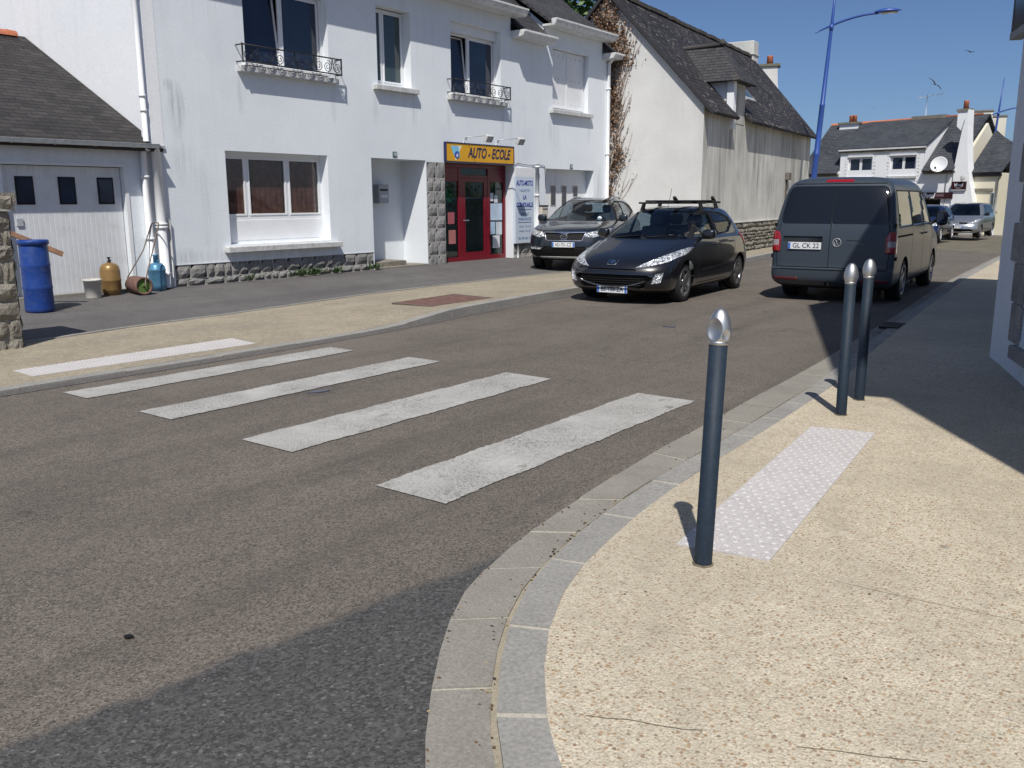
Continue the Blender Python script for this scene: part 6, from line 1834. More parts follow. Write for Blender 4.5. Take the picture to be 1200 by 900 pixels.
def make_wheel(car, r, wd, spokes, rim_r, rimmat=None, double=True):
    """a wheel centred on its own origin, outside towards +Y"""
    h = wd / 2; Mx = Matrix.Rotation(-pi / 2, 3, 'X')     # local z -> +y
    mb = MB()
    prof = [(rim_r - .02, -h + .01), (rim_r, -h), (r - .05, -h - .004), (r - .018, -h + .006), (r - .004, -h + .03), (r, -h + .05), (r, h - .05), (r - .004, h - .03), (r - .018, h - .006), (r - .05, h + .004), (rim_r, h), (rim_r - .02, h - .01)]
    mb.lathe(prof, n=40, M=Mx, caps=False); w = mb.build('wheel', M['tyre'], car.root, world=False, uv=False)
    mb = MB(); mb.lathe([(rim_r - .018, h - .012), (rim_r, h - .002), (rim_r + .006, h + .004), (rim_r - .012, h + .004), (rim_r - .026, h - .02), (rim_r - .03, -h + .03)], n=40, M=Mx, caps=False)
    k = 2 if double else 1
    for i in range(spokes):
        for j in range(k):
            a = 2 * pi * i / spokes + (j - (k - 1) / 2) * (.26 if k == 2 else 0); wI, wO = (.020, .028) if k == 2 else (.04, .055)
            ca, sa = cos(a), sin(a)
            def q(rad, t, y): return (ca * rad - sa * t, y, sa * rad + ca * t)
            mb.hexa([q(.045, -wI, h - .045), q(rim_r - .015, -wO, h - .035), q(rim_r - .015, wO, h - .035), q(.045, wI, h - .045)][::-1] + [q(.045, -wI, h - .012), q(rim_r - .012, -wO, h - .006), q(rim_r - .012, wO, h - .006), q(.045, wI, h - .012)][::-1])
    mb.lathe([(.075, h - .05), (.07, h - .012), (.055, h - .006), (.0, h - .006)], n=20, M=Mx)
    mb.build('rim', rimmat or M['rim'], w, world=False, uv=False)
    mb = MB(); mb.lathe([(rim_r - .02, h - .09), (0, h - .09)], n=28, M=Mx, caps=False); mb.lathe([(.13, h - .085), (.13, h - .07), (0, h - .07)], n=24, M=Mx); mb.build('brake_disc', M['black'], w, world=False, uv=False)
    return w
def place_wheels(car, r, wd, ty, spokes, rim_r, rimmat=None, double=True):
    first = make_wheel(car, r, wd, spokes, rim_r, rimmat, double)
    k = 0
    for sv in (car.sp['fa'], car.sp['ra']):
        for sg in (1, -1):
            w = first if k == 0 else copy_tree(first, car.root)
            w.location = (car.X(sv), sg * ty, r); w.rotation_euler = (0, .4 * k, 0 if sg > 0 else pi); k += 1
def arches(car, r, rw, ty, wd):
    mb = MB()
    for sv in (car.sp['fa'], car.sp['ra']):
        for sg in (1, -1):
            mb = MB(); x = car.X(sv); rows = []
            for y in (ty + wd * .35, ty - wd * .75):
                rows.append([(x + r * cos(a), sg * y, rw + r * sin(a)) for a in [pi * 1.05 - pi * 1.1 * k / 18 for k in range(19)]])
            mb.quadgrid(rows, 0, True)
            mb.poly([(x + r * cos(a), sg * (ty - wd * .75), rw + r * sin(a)) for a in [2 * pi * k / 20 for k in range(20)]])
            mb.build('wheel_arch', M['black'], car.root, world=False, uv=False)
def plate(car, y, z, rear, txt, w=.52, h=.11, band=1, tilt=0):
    p = car.rear(y, z) if rear else car.front(y, z); sg = -1 if rear else 1
    x = p.x + sg * .018; mb = MB(); mb.box((x, y, z), (.012, w, h)); pl = mb.build('licence_plate', M['plate_white'], car.root, bevel=.004, world=False)
    rd = -1 if rear else 1      # +y is on the reader's right at the front
    mb = MB(); mb.box((x + sg * .0065, y - rd * (w / 2 - .022), z), (.002, .036, h - .012)); mb.build('country_band', M['plate_blue'], pl, world=False)
    if band == 2: mb = MB(); mb.box((x + sg * .0065, y + rd * (w / 2 - .022), z), (.002, .036, h - .012)); mb.build('region_band', M['plate_blue'], pl, world=False)
    tw = w - (.12 if band == 2 else .09); c = y + (0 if band == 2 else rd * .022)
    text_on('characters', txt, .104, M['black'], (x + sg * .0075, c, z), (0, rd, 0), (0, 0, 1), pl, bold=.0005, width=tw - .02, extrude=.0005)
    return pl
def mirror(car, sv, z, out=.13, size=(.12, .20, .15), mat=None, dz=0):
    for sg in (1, -1):
        p = car.side(sv, z, sg)
        if p is None: continue
        bm = bmesh.new(); bmesh.ops.create_uvsphere(bm, u_segments=18, v_segments=12, radius=.5)
        for v in bm.verts:
            q = v.co
            q = Vector([abs(c * 2) ** .62 * (1 if c > 0 else -1) / 2 for c in q])
            if q.x < -.2: q.x = -.2 - (abs(q.x) - .2) * .2
            v.co = Vector((q.x * size[0] + p.x, q.y * size[1] + p.y + sg * (out + .02), q.z * size[2] + p.z + .06 + dz))
        for f in bm.faces: f.smooth = True
        me = bpy.data.meshes.new('mirror'); bm.to_mesh(me); bm.free(); me.materials.append(mat or M['black']); o = link('mirror', me, car.root)
        mb = MB(); mb.tube([(p.x, p.y - sg * .02, p.z + .01), (p.x, p.y + sg * out * .7, p.z + .03 + dz)], .028, 8); mb.build('mirror_arm', M['black'], o, world=False)
        mb = MB(); xg = p.x - size[0] * .245; mb.box((xg, p.y + sg * (out + .02), p.z + .06 + dz), (.006, size[1] * .80, size[2] * .74)); mb.build('mirror_glass', M['glass_dark'], o, world=False, bevel=.01)
def handle(car, sv, z, mat, w=.17):
    for sg in (1, -1):
        p = car.side(sv, z, sg)
        if p is None: continue
        mb = MB(); mb.box((p.x, p.y + sg * .018, z), (w, .022, .028)); mb.box((p.x - w * .42, p.y + sg * .004, z), (.02, .03, .02)); mb.box((p.x + w * .42, p.y + sg * .004, z), (.02, .03, .02)); mb.build('door_handle', mat, car.root, bevel=.007, world=False)
def cabin(car, s0, s1, w, zfl, dash_s, seats, zs=.5, wheel_side=1, zdash=.95):
    mb = MB(); X = car.X
    mb.box(((X(s0) + X(s1)) / 2, 0, zfl), (abs(s1 - s0), w * 2, .06)); mb.build('cabin_floor', M['seat'], car.root, world=False, uv=False)
    mb = MB(); mb.box((X(dash_s + .12), 0, zdash - .22), (.55, w * 1.86, .34)); mb.box((X(dash_s + .30), wheel_side * w * .5, zdash - .02), (.22, .42, .10)); mb.build('dashboard', M['black'], car.root, bevel=.05, world=False)
    mb = MB(); c = Vector((X(dash_s + .52), wheel_side * w * .48, zdash - .04)); R_ = Matrix.Rotation(radians(-62), 3, 'Y')
    mb.tube([c + R_ @ Vector((.185 * cos(a), .185 * sin(a), 0)) for a in [2 * pi * k / 20 for k in range(21)]], .016, 6, caps=False)
    mb.tube([c + R_ @ Vector((0, -.18, 0)), c + R_ @ Vector((0, .18, 0))], .02, 5); mb.tube([c, c + R_ @ Vector((0, 0, -.3))], .025, 5); mb.build('steering_wheel', M['black'], car.root, world=False, uv=False)
    for sv, ys, bench in seats:
        for y in ys:
            ww = .50 if not bench else w * 1.7
            mb = MB(); mb.box((X(sv) + .08, y, zs), (.52, ww, .18)); mb.box((X(sv) - .26, y, zs + .34), (.16, ww, .62), R=Matrix.Rotation(radians(-16), 3, 'Y'))
            hs = [y] if not bench else [-w * .5, w * .5]
            for q in hs: mb.box((X(sv) - .38, q, zs + .75), (.10, .26, .19), R=Matrix.Rotation(radians(-10), 3, 'Y'))
            mb.build('seat', M['seat'], car.root, bevel=.05, world=False)
def root_car(label, x, y, rz, group=None, name='parked_car', cat='car', dz=0):
    r = empty(name, (x, y, gz(x, y) + dz), rz, label, cat, group); r['_local'] = 1
    return r
def slopes(r, rz):
    # sit on the gently falling street
    f = Vector((cos(rz), sin(rz), 0)); e = .5
    return

# ------------------------------------------------------------------ black hatchback
def hatchback():
    sp = dict(L=4.276, fa=.955, ra=3.563, levels=[
        # z, sf, sr, w, af, nf, ar, nr
        (.17, .34, 3.98, .74, .40, 2.6, .35, 2.8), (.22, .14, 4.12, .83, .42, 2.6, .32, 3.0), (.30, .04, 4.20, .868, .45, 2.5, .32, 3.0), (.40, .005, 4.25, .885, .48, 2.5, .34, 3.0),
        (.50, .01, 4.272, .897, .50, 2.45, .36, 2.9), (.58, .045, 4.272, .904, .52, 2.4, .38, 2.8), (.655, .12, 4.262, .906, .56, 2.35, .40, 2.8), (.72, .24, 4.245, .902, .60, 2.3, .42, 2.7),
        (.79, .44, 4.232, .896, .62, 2.3, .44, 2.7), (.86, .70, 4.22, .886, .56, 2.3, .46, 2.6), (.92, .93, 4.205, .872, .50, 2.3, .48, 2.6), (.965, 1.09, 4.185, .855, .50, 2.3, .50, 2.5),
        (1.02, 1.20, 4.155, .826, .52, 2.3, .52, 2.4), (1.13, 1.42, 4.07, .778, .54, 2.3, .52, 2.4), (1.25, 1.67, 3.965, .727, .55, 2.3, .52, 2.4), (1.35, 1.90, 3.85, .680, .56, 2.3, .50, 2.4),
        (1.42, 2.08, 3.73, .632, .55, 2.4, .48, 2.4), (1.465, 2.26, 3.55, .56, .50, 2.4, .45, 2.3), (1.49, 2.45, 3.32, .42, .35, 2.2, .35, 2.2), (1.498, 2.65, 3.10, .22, .18, 2, .18, 2)])
    PX = (-7.155, 14.24); RZ = radians(-90 + 4.2)
    r = root_car('black five door hatchback with roof bars driving towards the crossing', PX[0], PX[1], RZ, None, 'hatchback', 'car')
    c = Car(sp, r); body = paint('black_car_paint', (.006, .0068, .010), .3, .0, 1.0)
    for s_ in (sp['fa'], sp['ra']): c.region('arch', circle(s_, .315, .355), 'side')
    c.region('trim', [(1.36, .985), (2.47, 1.01), (3.12, 1.045), (3.48, 1.20), (3.36, 1.30), (3.05, 1.385), (2.5, 1.425), (2.2, 1.415), (1.95, 1.335), (1.62, 1.15)], 'side')
    c.region('win_q', [(1.50, 1.005), (1.74, 1.012), (1.74, 1.165)], 'side')
    c.region('win_f', [(1.80, 1.015), (2.45, 1.03), (2.43, 1.395), (2.22, 1.39), (1.98, 1.31), (1.80, 1.205)], 'side')
    c.region('win_r', [(2.56, 1.035), (3.08, 1.06), (3.36, 1.185), (3.28, 1.275), (3.02, 1.35), (2.53, 1.395)], 'side')
    c.region('seam', seam((1.50, .30), (1.46, .60)), 'side'); c.region('seam', seam((1.46, .60), (1.50, .985)), 'side')
    c.region('seam', seam((2.50, .26), (2.50, 1.02)), 'side'); c.region('seam', seam((3.10, .60), (3.30, .80)), 'side'); c.region('seam', seam((3.30, .80), (3.22, 1.05)), 'side')
    c.region('seam', seam((1.5, .265), (2.95, .265), .012), 'side')
    c.region('mould', seam((1.62, .47), (3.0, .50), .035), 'side')
    c.region('wind', [(-.72, .975), (.72, .975), (.655, 1.15), (.56, 1.33), (.47, 1.425), (-.47, 1.425), (-.56, 1.33), (-.655, 1.15)], 'front')
    c.region('rwin', [(-.66, 1.05), (.66, 1.05), (.54, 1.36), (-.54, 1.36)], 'rear')
    c.both('lamp', [(.40, .585), (.58, .60), (.80, .665), (.90, .76), (.905, .86), (.86, .86), (.66, .74)], 'front')
    c.region('mouth', [(-.58, .475), (.58, .475), (.66, .43), (.52, .26), (-.52, .26), (-.66, .43)], 'front')
    c.region('slot', [(-.40, .565), (.40, .565), (.42, .535), (-.42, .535)], 'front')
    c.both('fog', [(.70, .505), (.80, .52), (.765, .36), (.64, .34)], 'front')
    c.both('tail', [(.60, .80), (.88, .78), (.86, 1.02), (.70, 1.0)], 'rear')
    c.both('hood', seam((.62, .78), (.72, .93), .010), 'front')
    c.split()
    T = c.take
    for sg in (1, -1):
        T('win_q', 'window', M['car_glass_clear'], .008, sg); T('win_r', 'window', M['car_glass'], .008, sg)
        if sg < 0: T('win_f', 'window', M['car_glass'], .008, sg)
        else:
            T('win_f', 'window', M['car_glass_clear'], .03, sg)
        T('lamp', 'headlight', M['lamp_white'], -.003, sg); T('fog', 'fog_light', M['lamp_white'], .012, sg); T('tail', 'tail_light', M['lamp_red'], -.003, sg)
    T('trim', 'window_trim', M['black'], .004); T('wind', 'windscreen', M['car_glass'], .004); T('rwin', 'rear_window', M['car_glass_dark'], .004)
    T('mouth', 'grille', M['black'], .06); T('slot', 'air_slot', M['void'], .02); T('seam', 'door_seam', M['void'], .008); T('mould', 'side_moulding', M['black'], -.008, 1); T('mould', 'side_moulding', M['black'], -.008, -1); T('hood', 'bonnet_seam', M['void'], .006)
    arches(c, .350, .315, .76, .21)
    c.body(body, ('arch', 'trim', 'win_q', 'win_f', 'win_r', 'wind', 'rwin', 'lamp', 'mouth', 'slot', 'fog', 'tail', 'seam', 'mould', 'hood'), .235)
    place_wheels(c, .312, .205, .765, 5, .222, plain('dark_alloy', (.22, .22, .23), .4, metal=.8))
    plate(c, .0, .235, False, 'BE-158-ZA', band=2)
    # grille bars, lower chrome strip, emblem
    mb = MB()
    for z in (.31, .345, .38, .415, .45):
        pts = []
        for k in range(13):
            y = -.55 + 1.1 * k / 12; p = c.front(y, z); pts.append((p.x - .035, y, z))
        mb.tube(pts, .007, 5)
    mb.build('grille_bar', M['black'], r, world=False, uv=False)
    mb = MB(); pts = []
    for k in range(15):
        y = -.56 + 1.12 * k / 14; z = .285 + .10 * abs(y / .56) ** 2.2; p = c.front(y, z); pts.append((p.x - .004, y, z))
    mb.tube(pts, .010, 6); mb.build('chrome_strip', plain('dull_chrome', (.35, .36, .37), .3, metal=1), r, world=False, uv=False)
    p = c.front(0, .655); n0 = (c.front(0, .70) - c.front(0, .62)).normalized()
    ex, ez = Vector((0, 1, 0)), n0; en = ex.cross(ez)
    Q = lambda y, z, d=.006: p + ex * y + ez * z + en * d
    mb = MB(); mb.tube([Q(-.085, .06), Q(-.075, -.04), Q(-.06, -.065), Q(.06, -.065), Q(.075, -.04), Q(.085, .06)], .008, 6)
    shape = [(-.05, -.02), (-.02, -.05), (-.005, -.03), (.03, -.055), (.02, -.02), (.055, -.03), (.04, .01), (.05, .035), (.015, .03), (.0, .055), (-.03, .05), (-.055, .025), (-.03, .01)]
    mb.prism([Q(y, z, .004) for y, z in shape], en * .01); mb.build('emblem', M['chrome'], r, world=False, fixn=True)
    mirror(c, 1.72, .99, .10, (.15, .22, .16), body); handle(c, 2.28, .87, body); handle(c, 3.12, .89, body)
    cabin(c, 1.2, 3.9, .70, .30, 1.30, [(2.25, (.36, -.36), 0), (3.15, (0,), 1)], .50, 1, .98)
    # roof bars
    mb = MB()
    for sv in (2.42, 3.16):
        ye = .56; z = c.topz(sv, 0).z + .065
        mb.box((c.X(sv), 0, z), (.055, 1.24, .032))
        for sg in (1, -1):
            t = c.topz(sv, sg * .55); mb.prism([(c.X(sv) - .05, sg * .585, t.z - .03), (c.X(sv) + .05, sg * .585, t.z - .03), (c.X(sv) + .03, sg * .545, z), (c.X(sv) - .03, sg * .545, z)], (0, sg * -.05, 0))
    mb.build('roof_rack', M['black'], r, bevel=.006, world=False, fixn=True)
    mb = MB()
    for y in (-.38, .12, .44):
        mb.box((c.X(2.79), y, c.topz(2.42, 0).z + .098), (1.10, .085, .030))
    for sv, y in ((2.30, .12), (3.3, .44)):
        mb.box((c.X(sv), y, c.topz(2.42, 0).z + .125), (.16, .05, .05), R=Matrix.Rotation(-.5, 3, 'Y'))
    mb.build('carrier_rail', M['black'], r, bevel=.008, world=False)
    p = c.topz(2.25, 0); mb = MB(); mb.tube([p, p + Vector((-.16, 0, .34))], .004, 5); mb.build('aerial', M['black'], r, world=False)
    mb = MB()
    for y0, y1 in ((-.52, .10), (-.02, .58)):
        a, b = c.front(y0, .99), c.front(y1, 1.03); mb.tube([a + Vector((.015, 0, .006)), (a + b) / 2 + Vector((.03, 0, .012)), b + Vector((.014, 0, .008))], .008, 5)
    mb.build('wiper', M['black'], r, world=False)
    return r, c
hb_, hbc = hatchback()

# ------------------------------------------------------------------ driver
def driver(root, car):
    X = car.X; y0 = .36
    m = root.matrix_basis
    pts = {}; E = []; R = []
    def V(n, p, r): pts[n] = (len(R), Vector(p)); R.append(r)
    V('pel', (X(2.34), y0, .56), .15); V('bel', (X(2.42), y0, .72), .145); V('che', (X(2.50), y0, .90), .165); V('nek', (X(2.52), y0, 1.07), .062); V('hd0', (X(2.50), y0, 1.15), .075); V('hd1', (X(2.49), y0, 1.24), .092); V('hd2', (X(2.50), y0, 1.31), .075)
    for s in (1, -1):
        V('sh%d' % s, (X(2.49), y0 + s * .19, .99), .075); V('el%d' % s, (X(2.26), y0 + s * .27, .80), .052); V('wr%d' % s, (X(1.98), y0 + s * .15, .95), .034)
        V('hp%d' % s, (X(2.26), y0 + s * .10, .55), .105); V('kn%d' % s, (X(1.86), y0 + s * .13, .64), .075); V('ft%d' % s, (X(1.55), y0 + s * .10, .40), .05)
    for a, b in (('pel', 'bel'), ('bel', 'che'), ('che', 'nek'), ('nek', 'hd0'), ('hd0', 'hd1'), ('hd1', 'hd2')): E.append((a, b))
    for s in (1, -1): E += [('che', 'sh%d' % s), ('sh%d' % s, 'el%d' % s), ('el%d' % s, 'wr%d' % s), ('pel', 'hp%d' % s), ('hp%d' % s, 'kn%d' % s), ('kn%d' % s, 'ft%d' % s)]
    def skin(name, verts, edges, rad, mat, parent, root_i=0, sub=1):
        me = bpy.data.meshes.new(name); me.from_pydata(verts, edges, []); o = link(name, me, parent)
        md = o.modifiers.new('skin', 'SKIN'); md.use_smooth_shade = True
        for i, r_ in enumerate(rad): me.skin_vertices[0].data[i].radius = (r_, r_)
        me.skin_vertices[0].data[root_i].use_root = True
        ss = o.modifiers.new('sub', 'SUBSURF'); ss.levels = sub; ss.render_levels = sub
        me.materials.append(mat); return o
    p = empty('person', root.location, root.rotation_euler.z, 'driver of the black hatchback with a bare forearm on the wheel', 'person'); p['_local'] = 1
    vs = [v for i, v in sorted(pts.values(), key=lambda t: t[0])]
    skin('body', vs, [(pts[a][0], pts[b][0]) for a, b in E], R, M['skin'], p)
    # shirt over trunk and upper arms
    sv = [pts['pel'][1], pts['bel'][1], pts['che'][1], pts['che'][1] + Vector((0, 0, .09))] + [q for s in (1, -1) for q in (pts['sh%d' % s][1], pts['sh%d' % s][1].lerp(pts['el%d' % s][1], .55))]
    skin('shirt', sv, [(0, 1), (1, 2), (2, 3), (2, 4), (4, 5), (2, 6), (6, 7)], [.165, .158, .18, .10, .088, .075, .088, .075], M['shirt'], p)
    tv = [pts['pel'][1]] + [q for s in (1, -1) for q in (pts['hp%d' % s][1], pts['kn%d' % s][1], pts['ft%d' % s][1])]
    skin('trousers', tv, [(0, 1), (1, 2), (2, 3), (0, 4), (4, 5), (5, 6)], [.162, .115, .085, .062, .115, .085, .062], plain('blue_denim', (.04, .06, .11), .9), p)
    # head details
    H = pts['hd1'][1]
    mb = MB(); rows = []
    for i in range(9):
        t = i / 8 * 1.75; rows.append([H + Vector((-.012 + .098 * sin(t) * cos(a) * (1 if cos(a) < .25 else .82), .088 * sin(t) * sin(a), .018 + .112 * cos(t))) for a in [2 * pi * k / 18 for k in range(18)]])
    mb.quadgrid(rows, 0, True, close=True); mb.build('hair', M['hair'], p, world=False, uv=False)
    mb = MB(); mb.prism([H + Vector((.085, -.012, -.03)), H + Vector((.085, .012, -.03)), H + Vector((.082, .006, .02)), H + Vector((.082, -.006, .02))], (.022, 0, -.004)); mb.build('nose', M['skin'], p, world=False, fixn=True)
    mb = MB()
    for s in (1, -1): mb.lathe([(.0, -.008), (.010, 0), (.0, .008)], H + Vector((.083, s * .033, .022)), 8)
    mb.build('eye', M['black'], p, world=False, uv=False)
    mb = MB(); mb.box(H + Vector((.084, 0, -.055)), (.008, .045, .010)); mb.build('mouth', plain('lips', (.35, .13, .11), .6), p, world=False)
    mb = MB()
    for s in (1, -1): mb.lathe([(.0, -.03), (.018, -.01), (.02, .012), (.0, .03)], H + Vector((-.01, s * .092, 0)), 8)
    mb.build('ear', M['skin'], p, world=False, uv=False)
    # hands closed on the rim of the steering wheel
    for s in (1, -1):
        W = pts['wr%d' % s][1]; d = Vector((1, -s * .15, .35)).normalized(); sd = Vector((0, 1, 0)); up = d.cross(sd).normalized() * -1
        vv = [W, W + d * .045, W + d * .085]; ee = [(0, 1), (1, 2)]; rr_ = [.030, .036, .030]
        for k in range(4):
            b = W + d * .085 + sd * (k - 1.5) * .019; i0 = len(vv); ln = (.036, .042, .040, .031)[k]
            vv += [b, b + d * ln * .7 + up * -.006, b + d * ln * .75 + up * -.032, b + d * ln * .2 + up * -.046]; ee += [(2, i0), (i0, i0 + 1), (i0 + 1, i0 + 2), (i0 + 2, i0 + 3)]; rr_ += [.0095, .009, .0085, .008]
        i0 = len(vv); b = W + d * .035 - sd * s * .032; vv += [b, b + d * .035 - sd * s * .012 + up * -.01, b + d * .06 - sd * s * .004 + up * -.024]; ee += [(1, i0), (i0, i0 + 1), (i0 + 1, i0 + 2)]; rr_ += [.012, .010, .009]
        skin('hand', vv, ee, rr_, M['skin'], p)
    return p
driver(hb_, hbc)

# ------------------------------------------------------------------ grey van
def van():
    sp = dict(L=4.89, fa=.905, ra=3.905, taper=.018, levels=[
        (.22, .30, 4.70, .80, .35, 3, .20, 4), (.28, .12, 4.82, .89, .38, 3, .18, 4.5), (.36, .03, 4.89, .94, .40, 3, .17, 5), (.50, .0, 4.905, .952, .42, 3, .17, 5), (.535, .0, 4.895, .952, .42, 3, .16, 5), (.56, .005, 4.862, .952, .42, 3, .14, 5),
        (.70, .03, 4.855, .952, .44, 3, .13, 5), (.85, .09, 4.85, .952, .48, 2.8, .13, 5), (.96, .22, 4.845, .950, .55, 2.6, .13, 5), (1.05, .46, 4.835, .946, .60, 2.5, .13, 5), (1.12, .74, 4.825, .941, .55, 2.5, .13, 5),
        (1.20, .92, 4.81, .932, .50, 2.6, .14, 4.5), (1.35, 1.11, 4.775, .908, .48, 2.7, .15, 4.5), (1.50, 1.30, 4.735, .882, .46, 2.7, .16, 4.2), (1.65, 1.50, 4.685, .852, .45, 2.8, .17, 4), (1.78, 1.70, 4.63, .815, .45, 2.8, .18, 3.8),
        (1.87, 1.90, 4.57, .765, .45, 2.8, .20, 3.4), (1.93, 2.10, 4.50, .67, .40, 2.6, .22, 3), (1.96, 2.3, 4.40, .52, .3, 2.4, .22, 2.6), (1.972, 2.6, 4.2, .30, .2, 2, .2, 2)])
    PX = (-4.475, 16.72); RZ = radians(90 + 3.6)
    r = root_car('slate grey passenger van seen from behind with tinted barn door windows', PX[0], PX[1], RZ, None, 'van', 'van')
    c = Car(sp, r); body = paint('slate_car_paint', (.036, .049, .066), .42, .0, .16, (.048, .057, .066))
    for s_ in (sp['fa'], sp['ra']): c.region('arch', circle(s_, .335, .385), 'side')
    c.region('glassband', [(1.30, 1.18), (4.52, 1.18), (4.44, 1.76), (2.0, 1.76), (1.66, 1.56)], 'side')
    c.region('win_f', [(1.42, 1.20), (2.20, 1.20), (2.20, 1.73), (2.02, 1.73), (1.72, 1.54)], 'side')
    c.region('win_m', [(2.30, 1.20), (3.30, 1.20), (3.30, 1.74), (2.30, 1.74)], 'side')
    c.region('win_b', [(3.38, 1.20), (4.47, 1.20), (4.40, 1.74), (3.38, 1.74)], 'side')
    c.region('seam', seam((2.25, .34), (2.25, 1.18), .012), 'side'); c.region('seam', seam((3.34, .34), (3.34, 1.18), .012), 'side'); c.region('seam', seam((1.28, .40), (1.28, 1.15), .012), 'side')
    c.region('rail', seam((3.34, 1.05), (4.70, 1.05), .03), 'side'); c.region('seam', seam((1.2, .325), (3.5, .325), .014), 'side')
    c.region('wind', [(-.78, 1.16), (.78, 1.16), (.66, 1.80), (-.66, 1.80)], 'front'); c.both('lamp', [(.50, .80), (.90, .82), (.94, 1.04), (.66, 1.0)], 'front')
    c.region('mouth', [(-.48, .98), (.48, .98), (.44, .84), (-.44, .84)], 'front'); c.region('mouth', [(-.6, .52), (.6, .52), (.5, .34), (-.5, .34)], 'front')
    c.region('rglass', [(-.76, 1.24), (.76, 1.24), (.80, 1.255), (.82, 1.285), (.822, 1.33), (.775, 1.70), (.755, 1.765), (.72, 1.805), (.66, 1.825), (-.66, 1.825), (-.72, 1.805), (-.755, 1.765), (-.775, 1.70), (-.822, 1.33), (-.82, 1.285), (-.80, 1.255)], 'rear')
    c.both('tail', [(.80, .80), (.96, .80), (.96, 1.12), (.845, 1.12), (.80, 1.04)], 'rear'); c.both('tailw', [(.825, .895), (.945, .895), (.945, .985), (.825, .985)], 'rear')
    c.region('brake', [(-.22, 1.885), (.22, 1.885), (.20, 1.925), (-.20, 1.925)], 'rear')
    c.region('rseam', seam((.03, .56), (.03, 1.245), .012), 'rear'); c.region('rseam', seam((.845, .56), (.86, .80), .012), 'rear'); c.region('rseam', seam((-.845, .56), (-.86, .80), .012), 'rear'); c.region('rseam', [(-.86, .553), (.86, .553), (.86, .565), (-.86, .565)], 'rear')
    c.region('rseam', seam((.845, 1.12), (.82, 1.24), .012), 'rear'); c.region('rseam', seam((-.845, 1.12), (-.82, 1.24), .012), 'rear'); c.region('rseam', [(-.70, 1.855), (.70, 1.855), (.70, 1.867), (-.70, 1.867)], 'rear')
    c.region('recess', [(.14, .955), (.76, .955), (.76, 1.045), (.14, 1.045)], 'rear')
    c.both('reflector', [(.48, .345), (.88, .345), (.88, .395), (.48, .395)], 'rear')
    c.region('crease', [(-.86, .735), (.86, .735), (.86, .745), (-.86, .745)], 'rear')
    c.split(); T = c.take
    g = M['mirror_glass']
    for sg in (1, -1):
        T('win_f', 'window', M['mirror_glass'], .008, sg); T('win_m', 'window', g, .006, sg); T('win_b', 'window', g, .006, sg)
        T('lamp', 'headlight', M['lamp_white'], -.003, sg)
        t = T('tail', 'tail_light', M['lamp_red'], -.012, sg); T('tailw', 'lamp_lens', plain('smoky_lens', (.36, .30, .31), .15, coat=1), -.012, sg, t); T('reflector', 'reflector', plain('dull_red', (.11, .018, .022), .3), -.003, sg)
    T('glassband', 'window_trim', M['black'], .003); T('wind', 'windscreen', M['car_glass'], .005); T('mouth', 'grille', M['black'], .03); T('seam', 'door_seam', M['void'], .010); T('rail', 'sliding_rail', M['void'], .016)
    rg = T('rglass', 'rear_window', M['privacy'], .003); T('brake', 'brake_light', M['lamp_red'], -.006); T('rseam', 'rear_door_seam', M['void'], .010); T('recess', 'handle_recess', plain('dark_recess', (.022, .027, .032), .5), .022)
    mb = MB(); pts = [c.rear(.03, z) + Vector((-.001, 0, 0)) for z in (1.25, 1.4, 1.55, 1.7, 1.82)]; mb.tube(pts, .006, 6); mb.build('window_divider', M['void'], rg, world=False)
    arches(c, .38, .335, .80, .23)
    c.body(body, ('arch', 'glassband', 'win_f', 'win_m', 'win_b', 'wind', 'lamp', 'mouth', 'seam', 'rail', 'rglass', 'tail', 'tailw', 'brake', 'rseam', 'recess', 'reflector'), .26)
    place_wheels(c, .335, .225, .82, 5, .235, plain('van_alloy', (.25, .25, .26), .35, metal=.8))
    plate(c, .41, .895, True, 'GL CK 22')
    # roundel emblem
    p = c.rear(-.085, .955); x = p.x - .008; mb = MB()
    Q = lambda y, z: Vector((x, -.085 + y, .955 + z))
    mb.tube([Q(.062 * cos(a), .062 * sin(a)) for a in [2 * pi * k / 24 for k in range(25)]], .0045, 6, caps=False)
    mb.tube([Q(.030, .052), Q(.0, .002), Q(-.030, .052)], .006, 5); mb.tube([Q(.052, .026), Q(.026, -.050), Q(.0, -.006), Q(-.026, -.050), Q(-.052, .026)], .006, 5)
    mb.build('emblem', plain('bright_silver', (.62, .63, .64), .35, metal=.3), r, world=False, uv=False)
    p = c.rear(-.33, .97); mb = MB()
    mb = MB(); mb.box((p.x - .004, -.33, 1.005), (.004, .20, .022)); mb.box((p.x - .004, -.36, .935), (.004, .24, .022)); mb.build('badge', plain('badge_grey', (.10, .115, .125), .4, metal=.6), r, world=False)
    # bumper step and tow eye, mirrors, handles
    mb = MB(); pts = [Vector((c.rear(y, .52).x + .0, y, .528)) for y in [(-.86 + 1.72 * k / 12) for k in range(13)]]
    mb.tube([q + Vector((-.002, 0, 0)) for q in pts], .008, 5); mb.build('bumper_edge', M['black'], r, world=False, uv=False)
    mb = MB(); mb.box((c.X(4.84), .02, .30), (.12, .07, .06)); mb.tube([(c.X(4.86), .02, .29), (c.X(4.97), .02, .29), (c.X(4.98), .02, .35)], .018, 6); mb.build('tow_hook', M['black'], r, world=False)
    mb = MB()
    for sg in (1, -1):
        for z in (.72, 1.22):
            q = c.side(4.74, z, sg); mb.box((q.x, q.y + sg * .008, z), (.07, .035, .06))
    mb.build('door_hinge', M['black'], r, bevel=.008, world=False)
    mirror(c, 1.46, 1.16, .16, (.14, .20, .26), M['black'], .06); handle(c, 2.42, 1.04, M['black']); handle(c, 2.06, 1.04, M['black'])
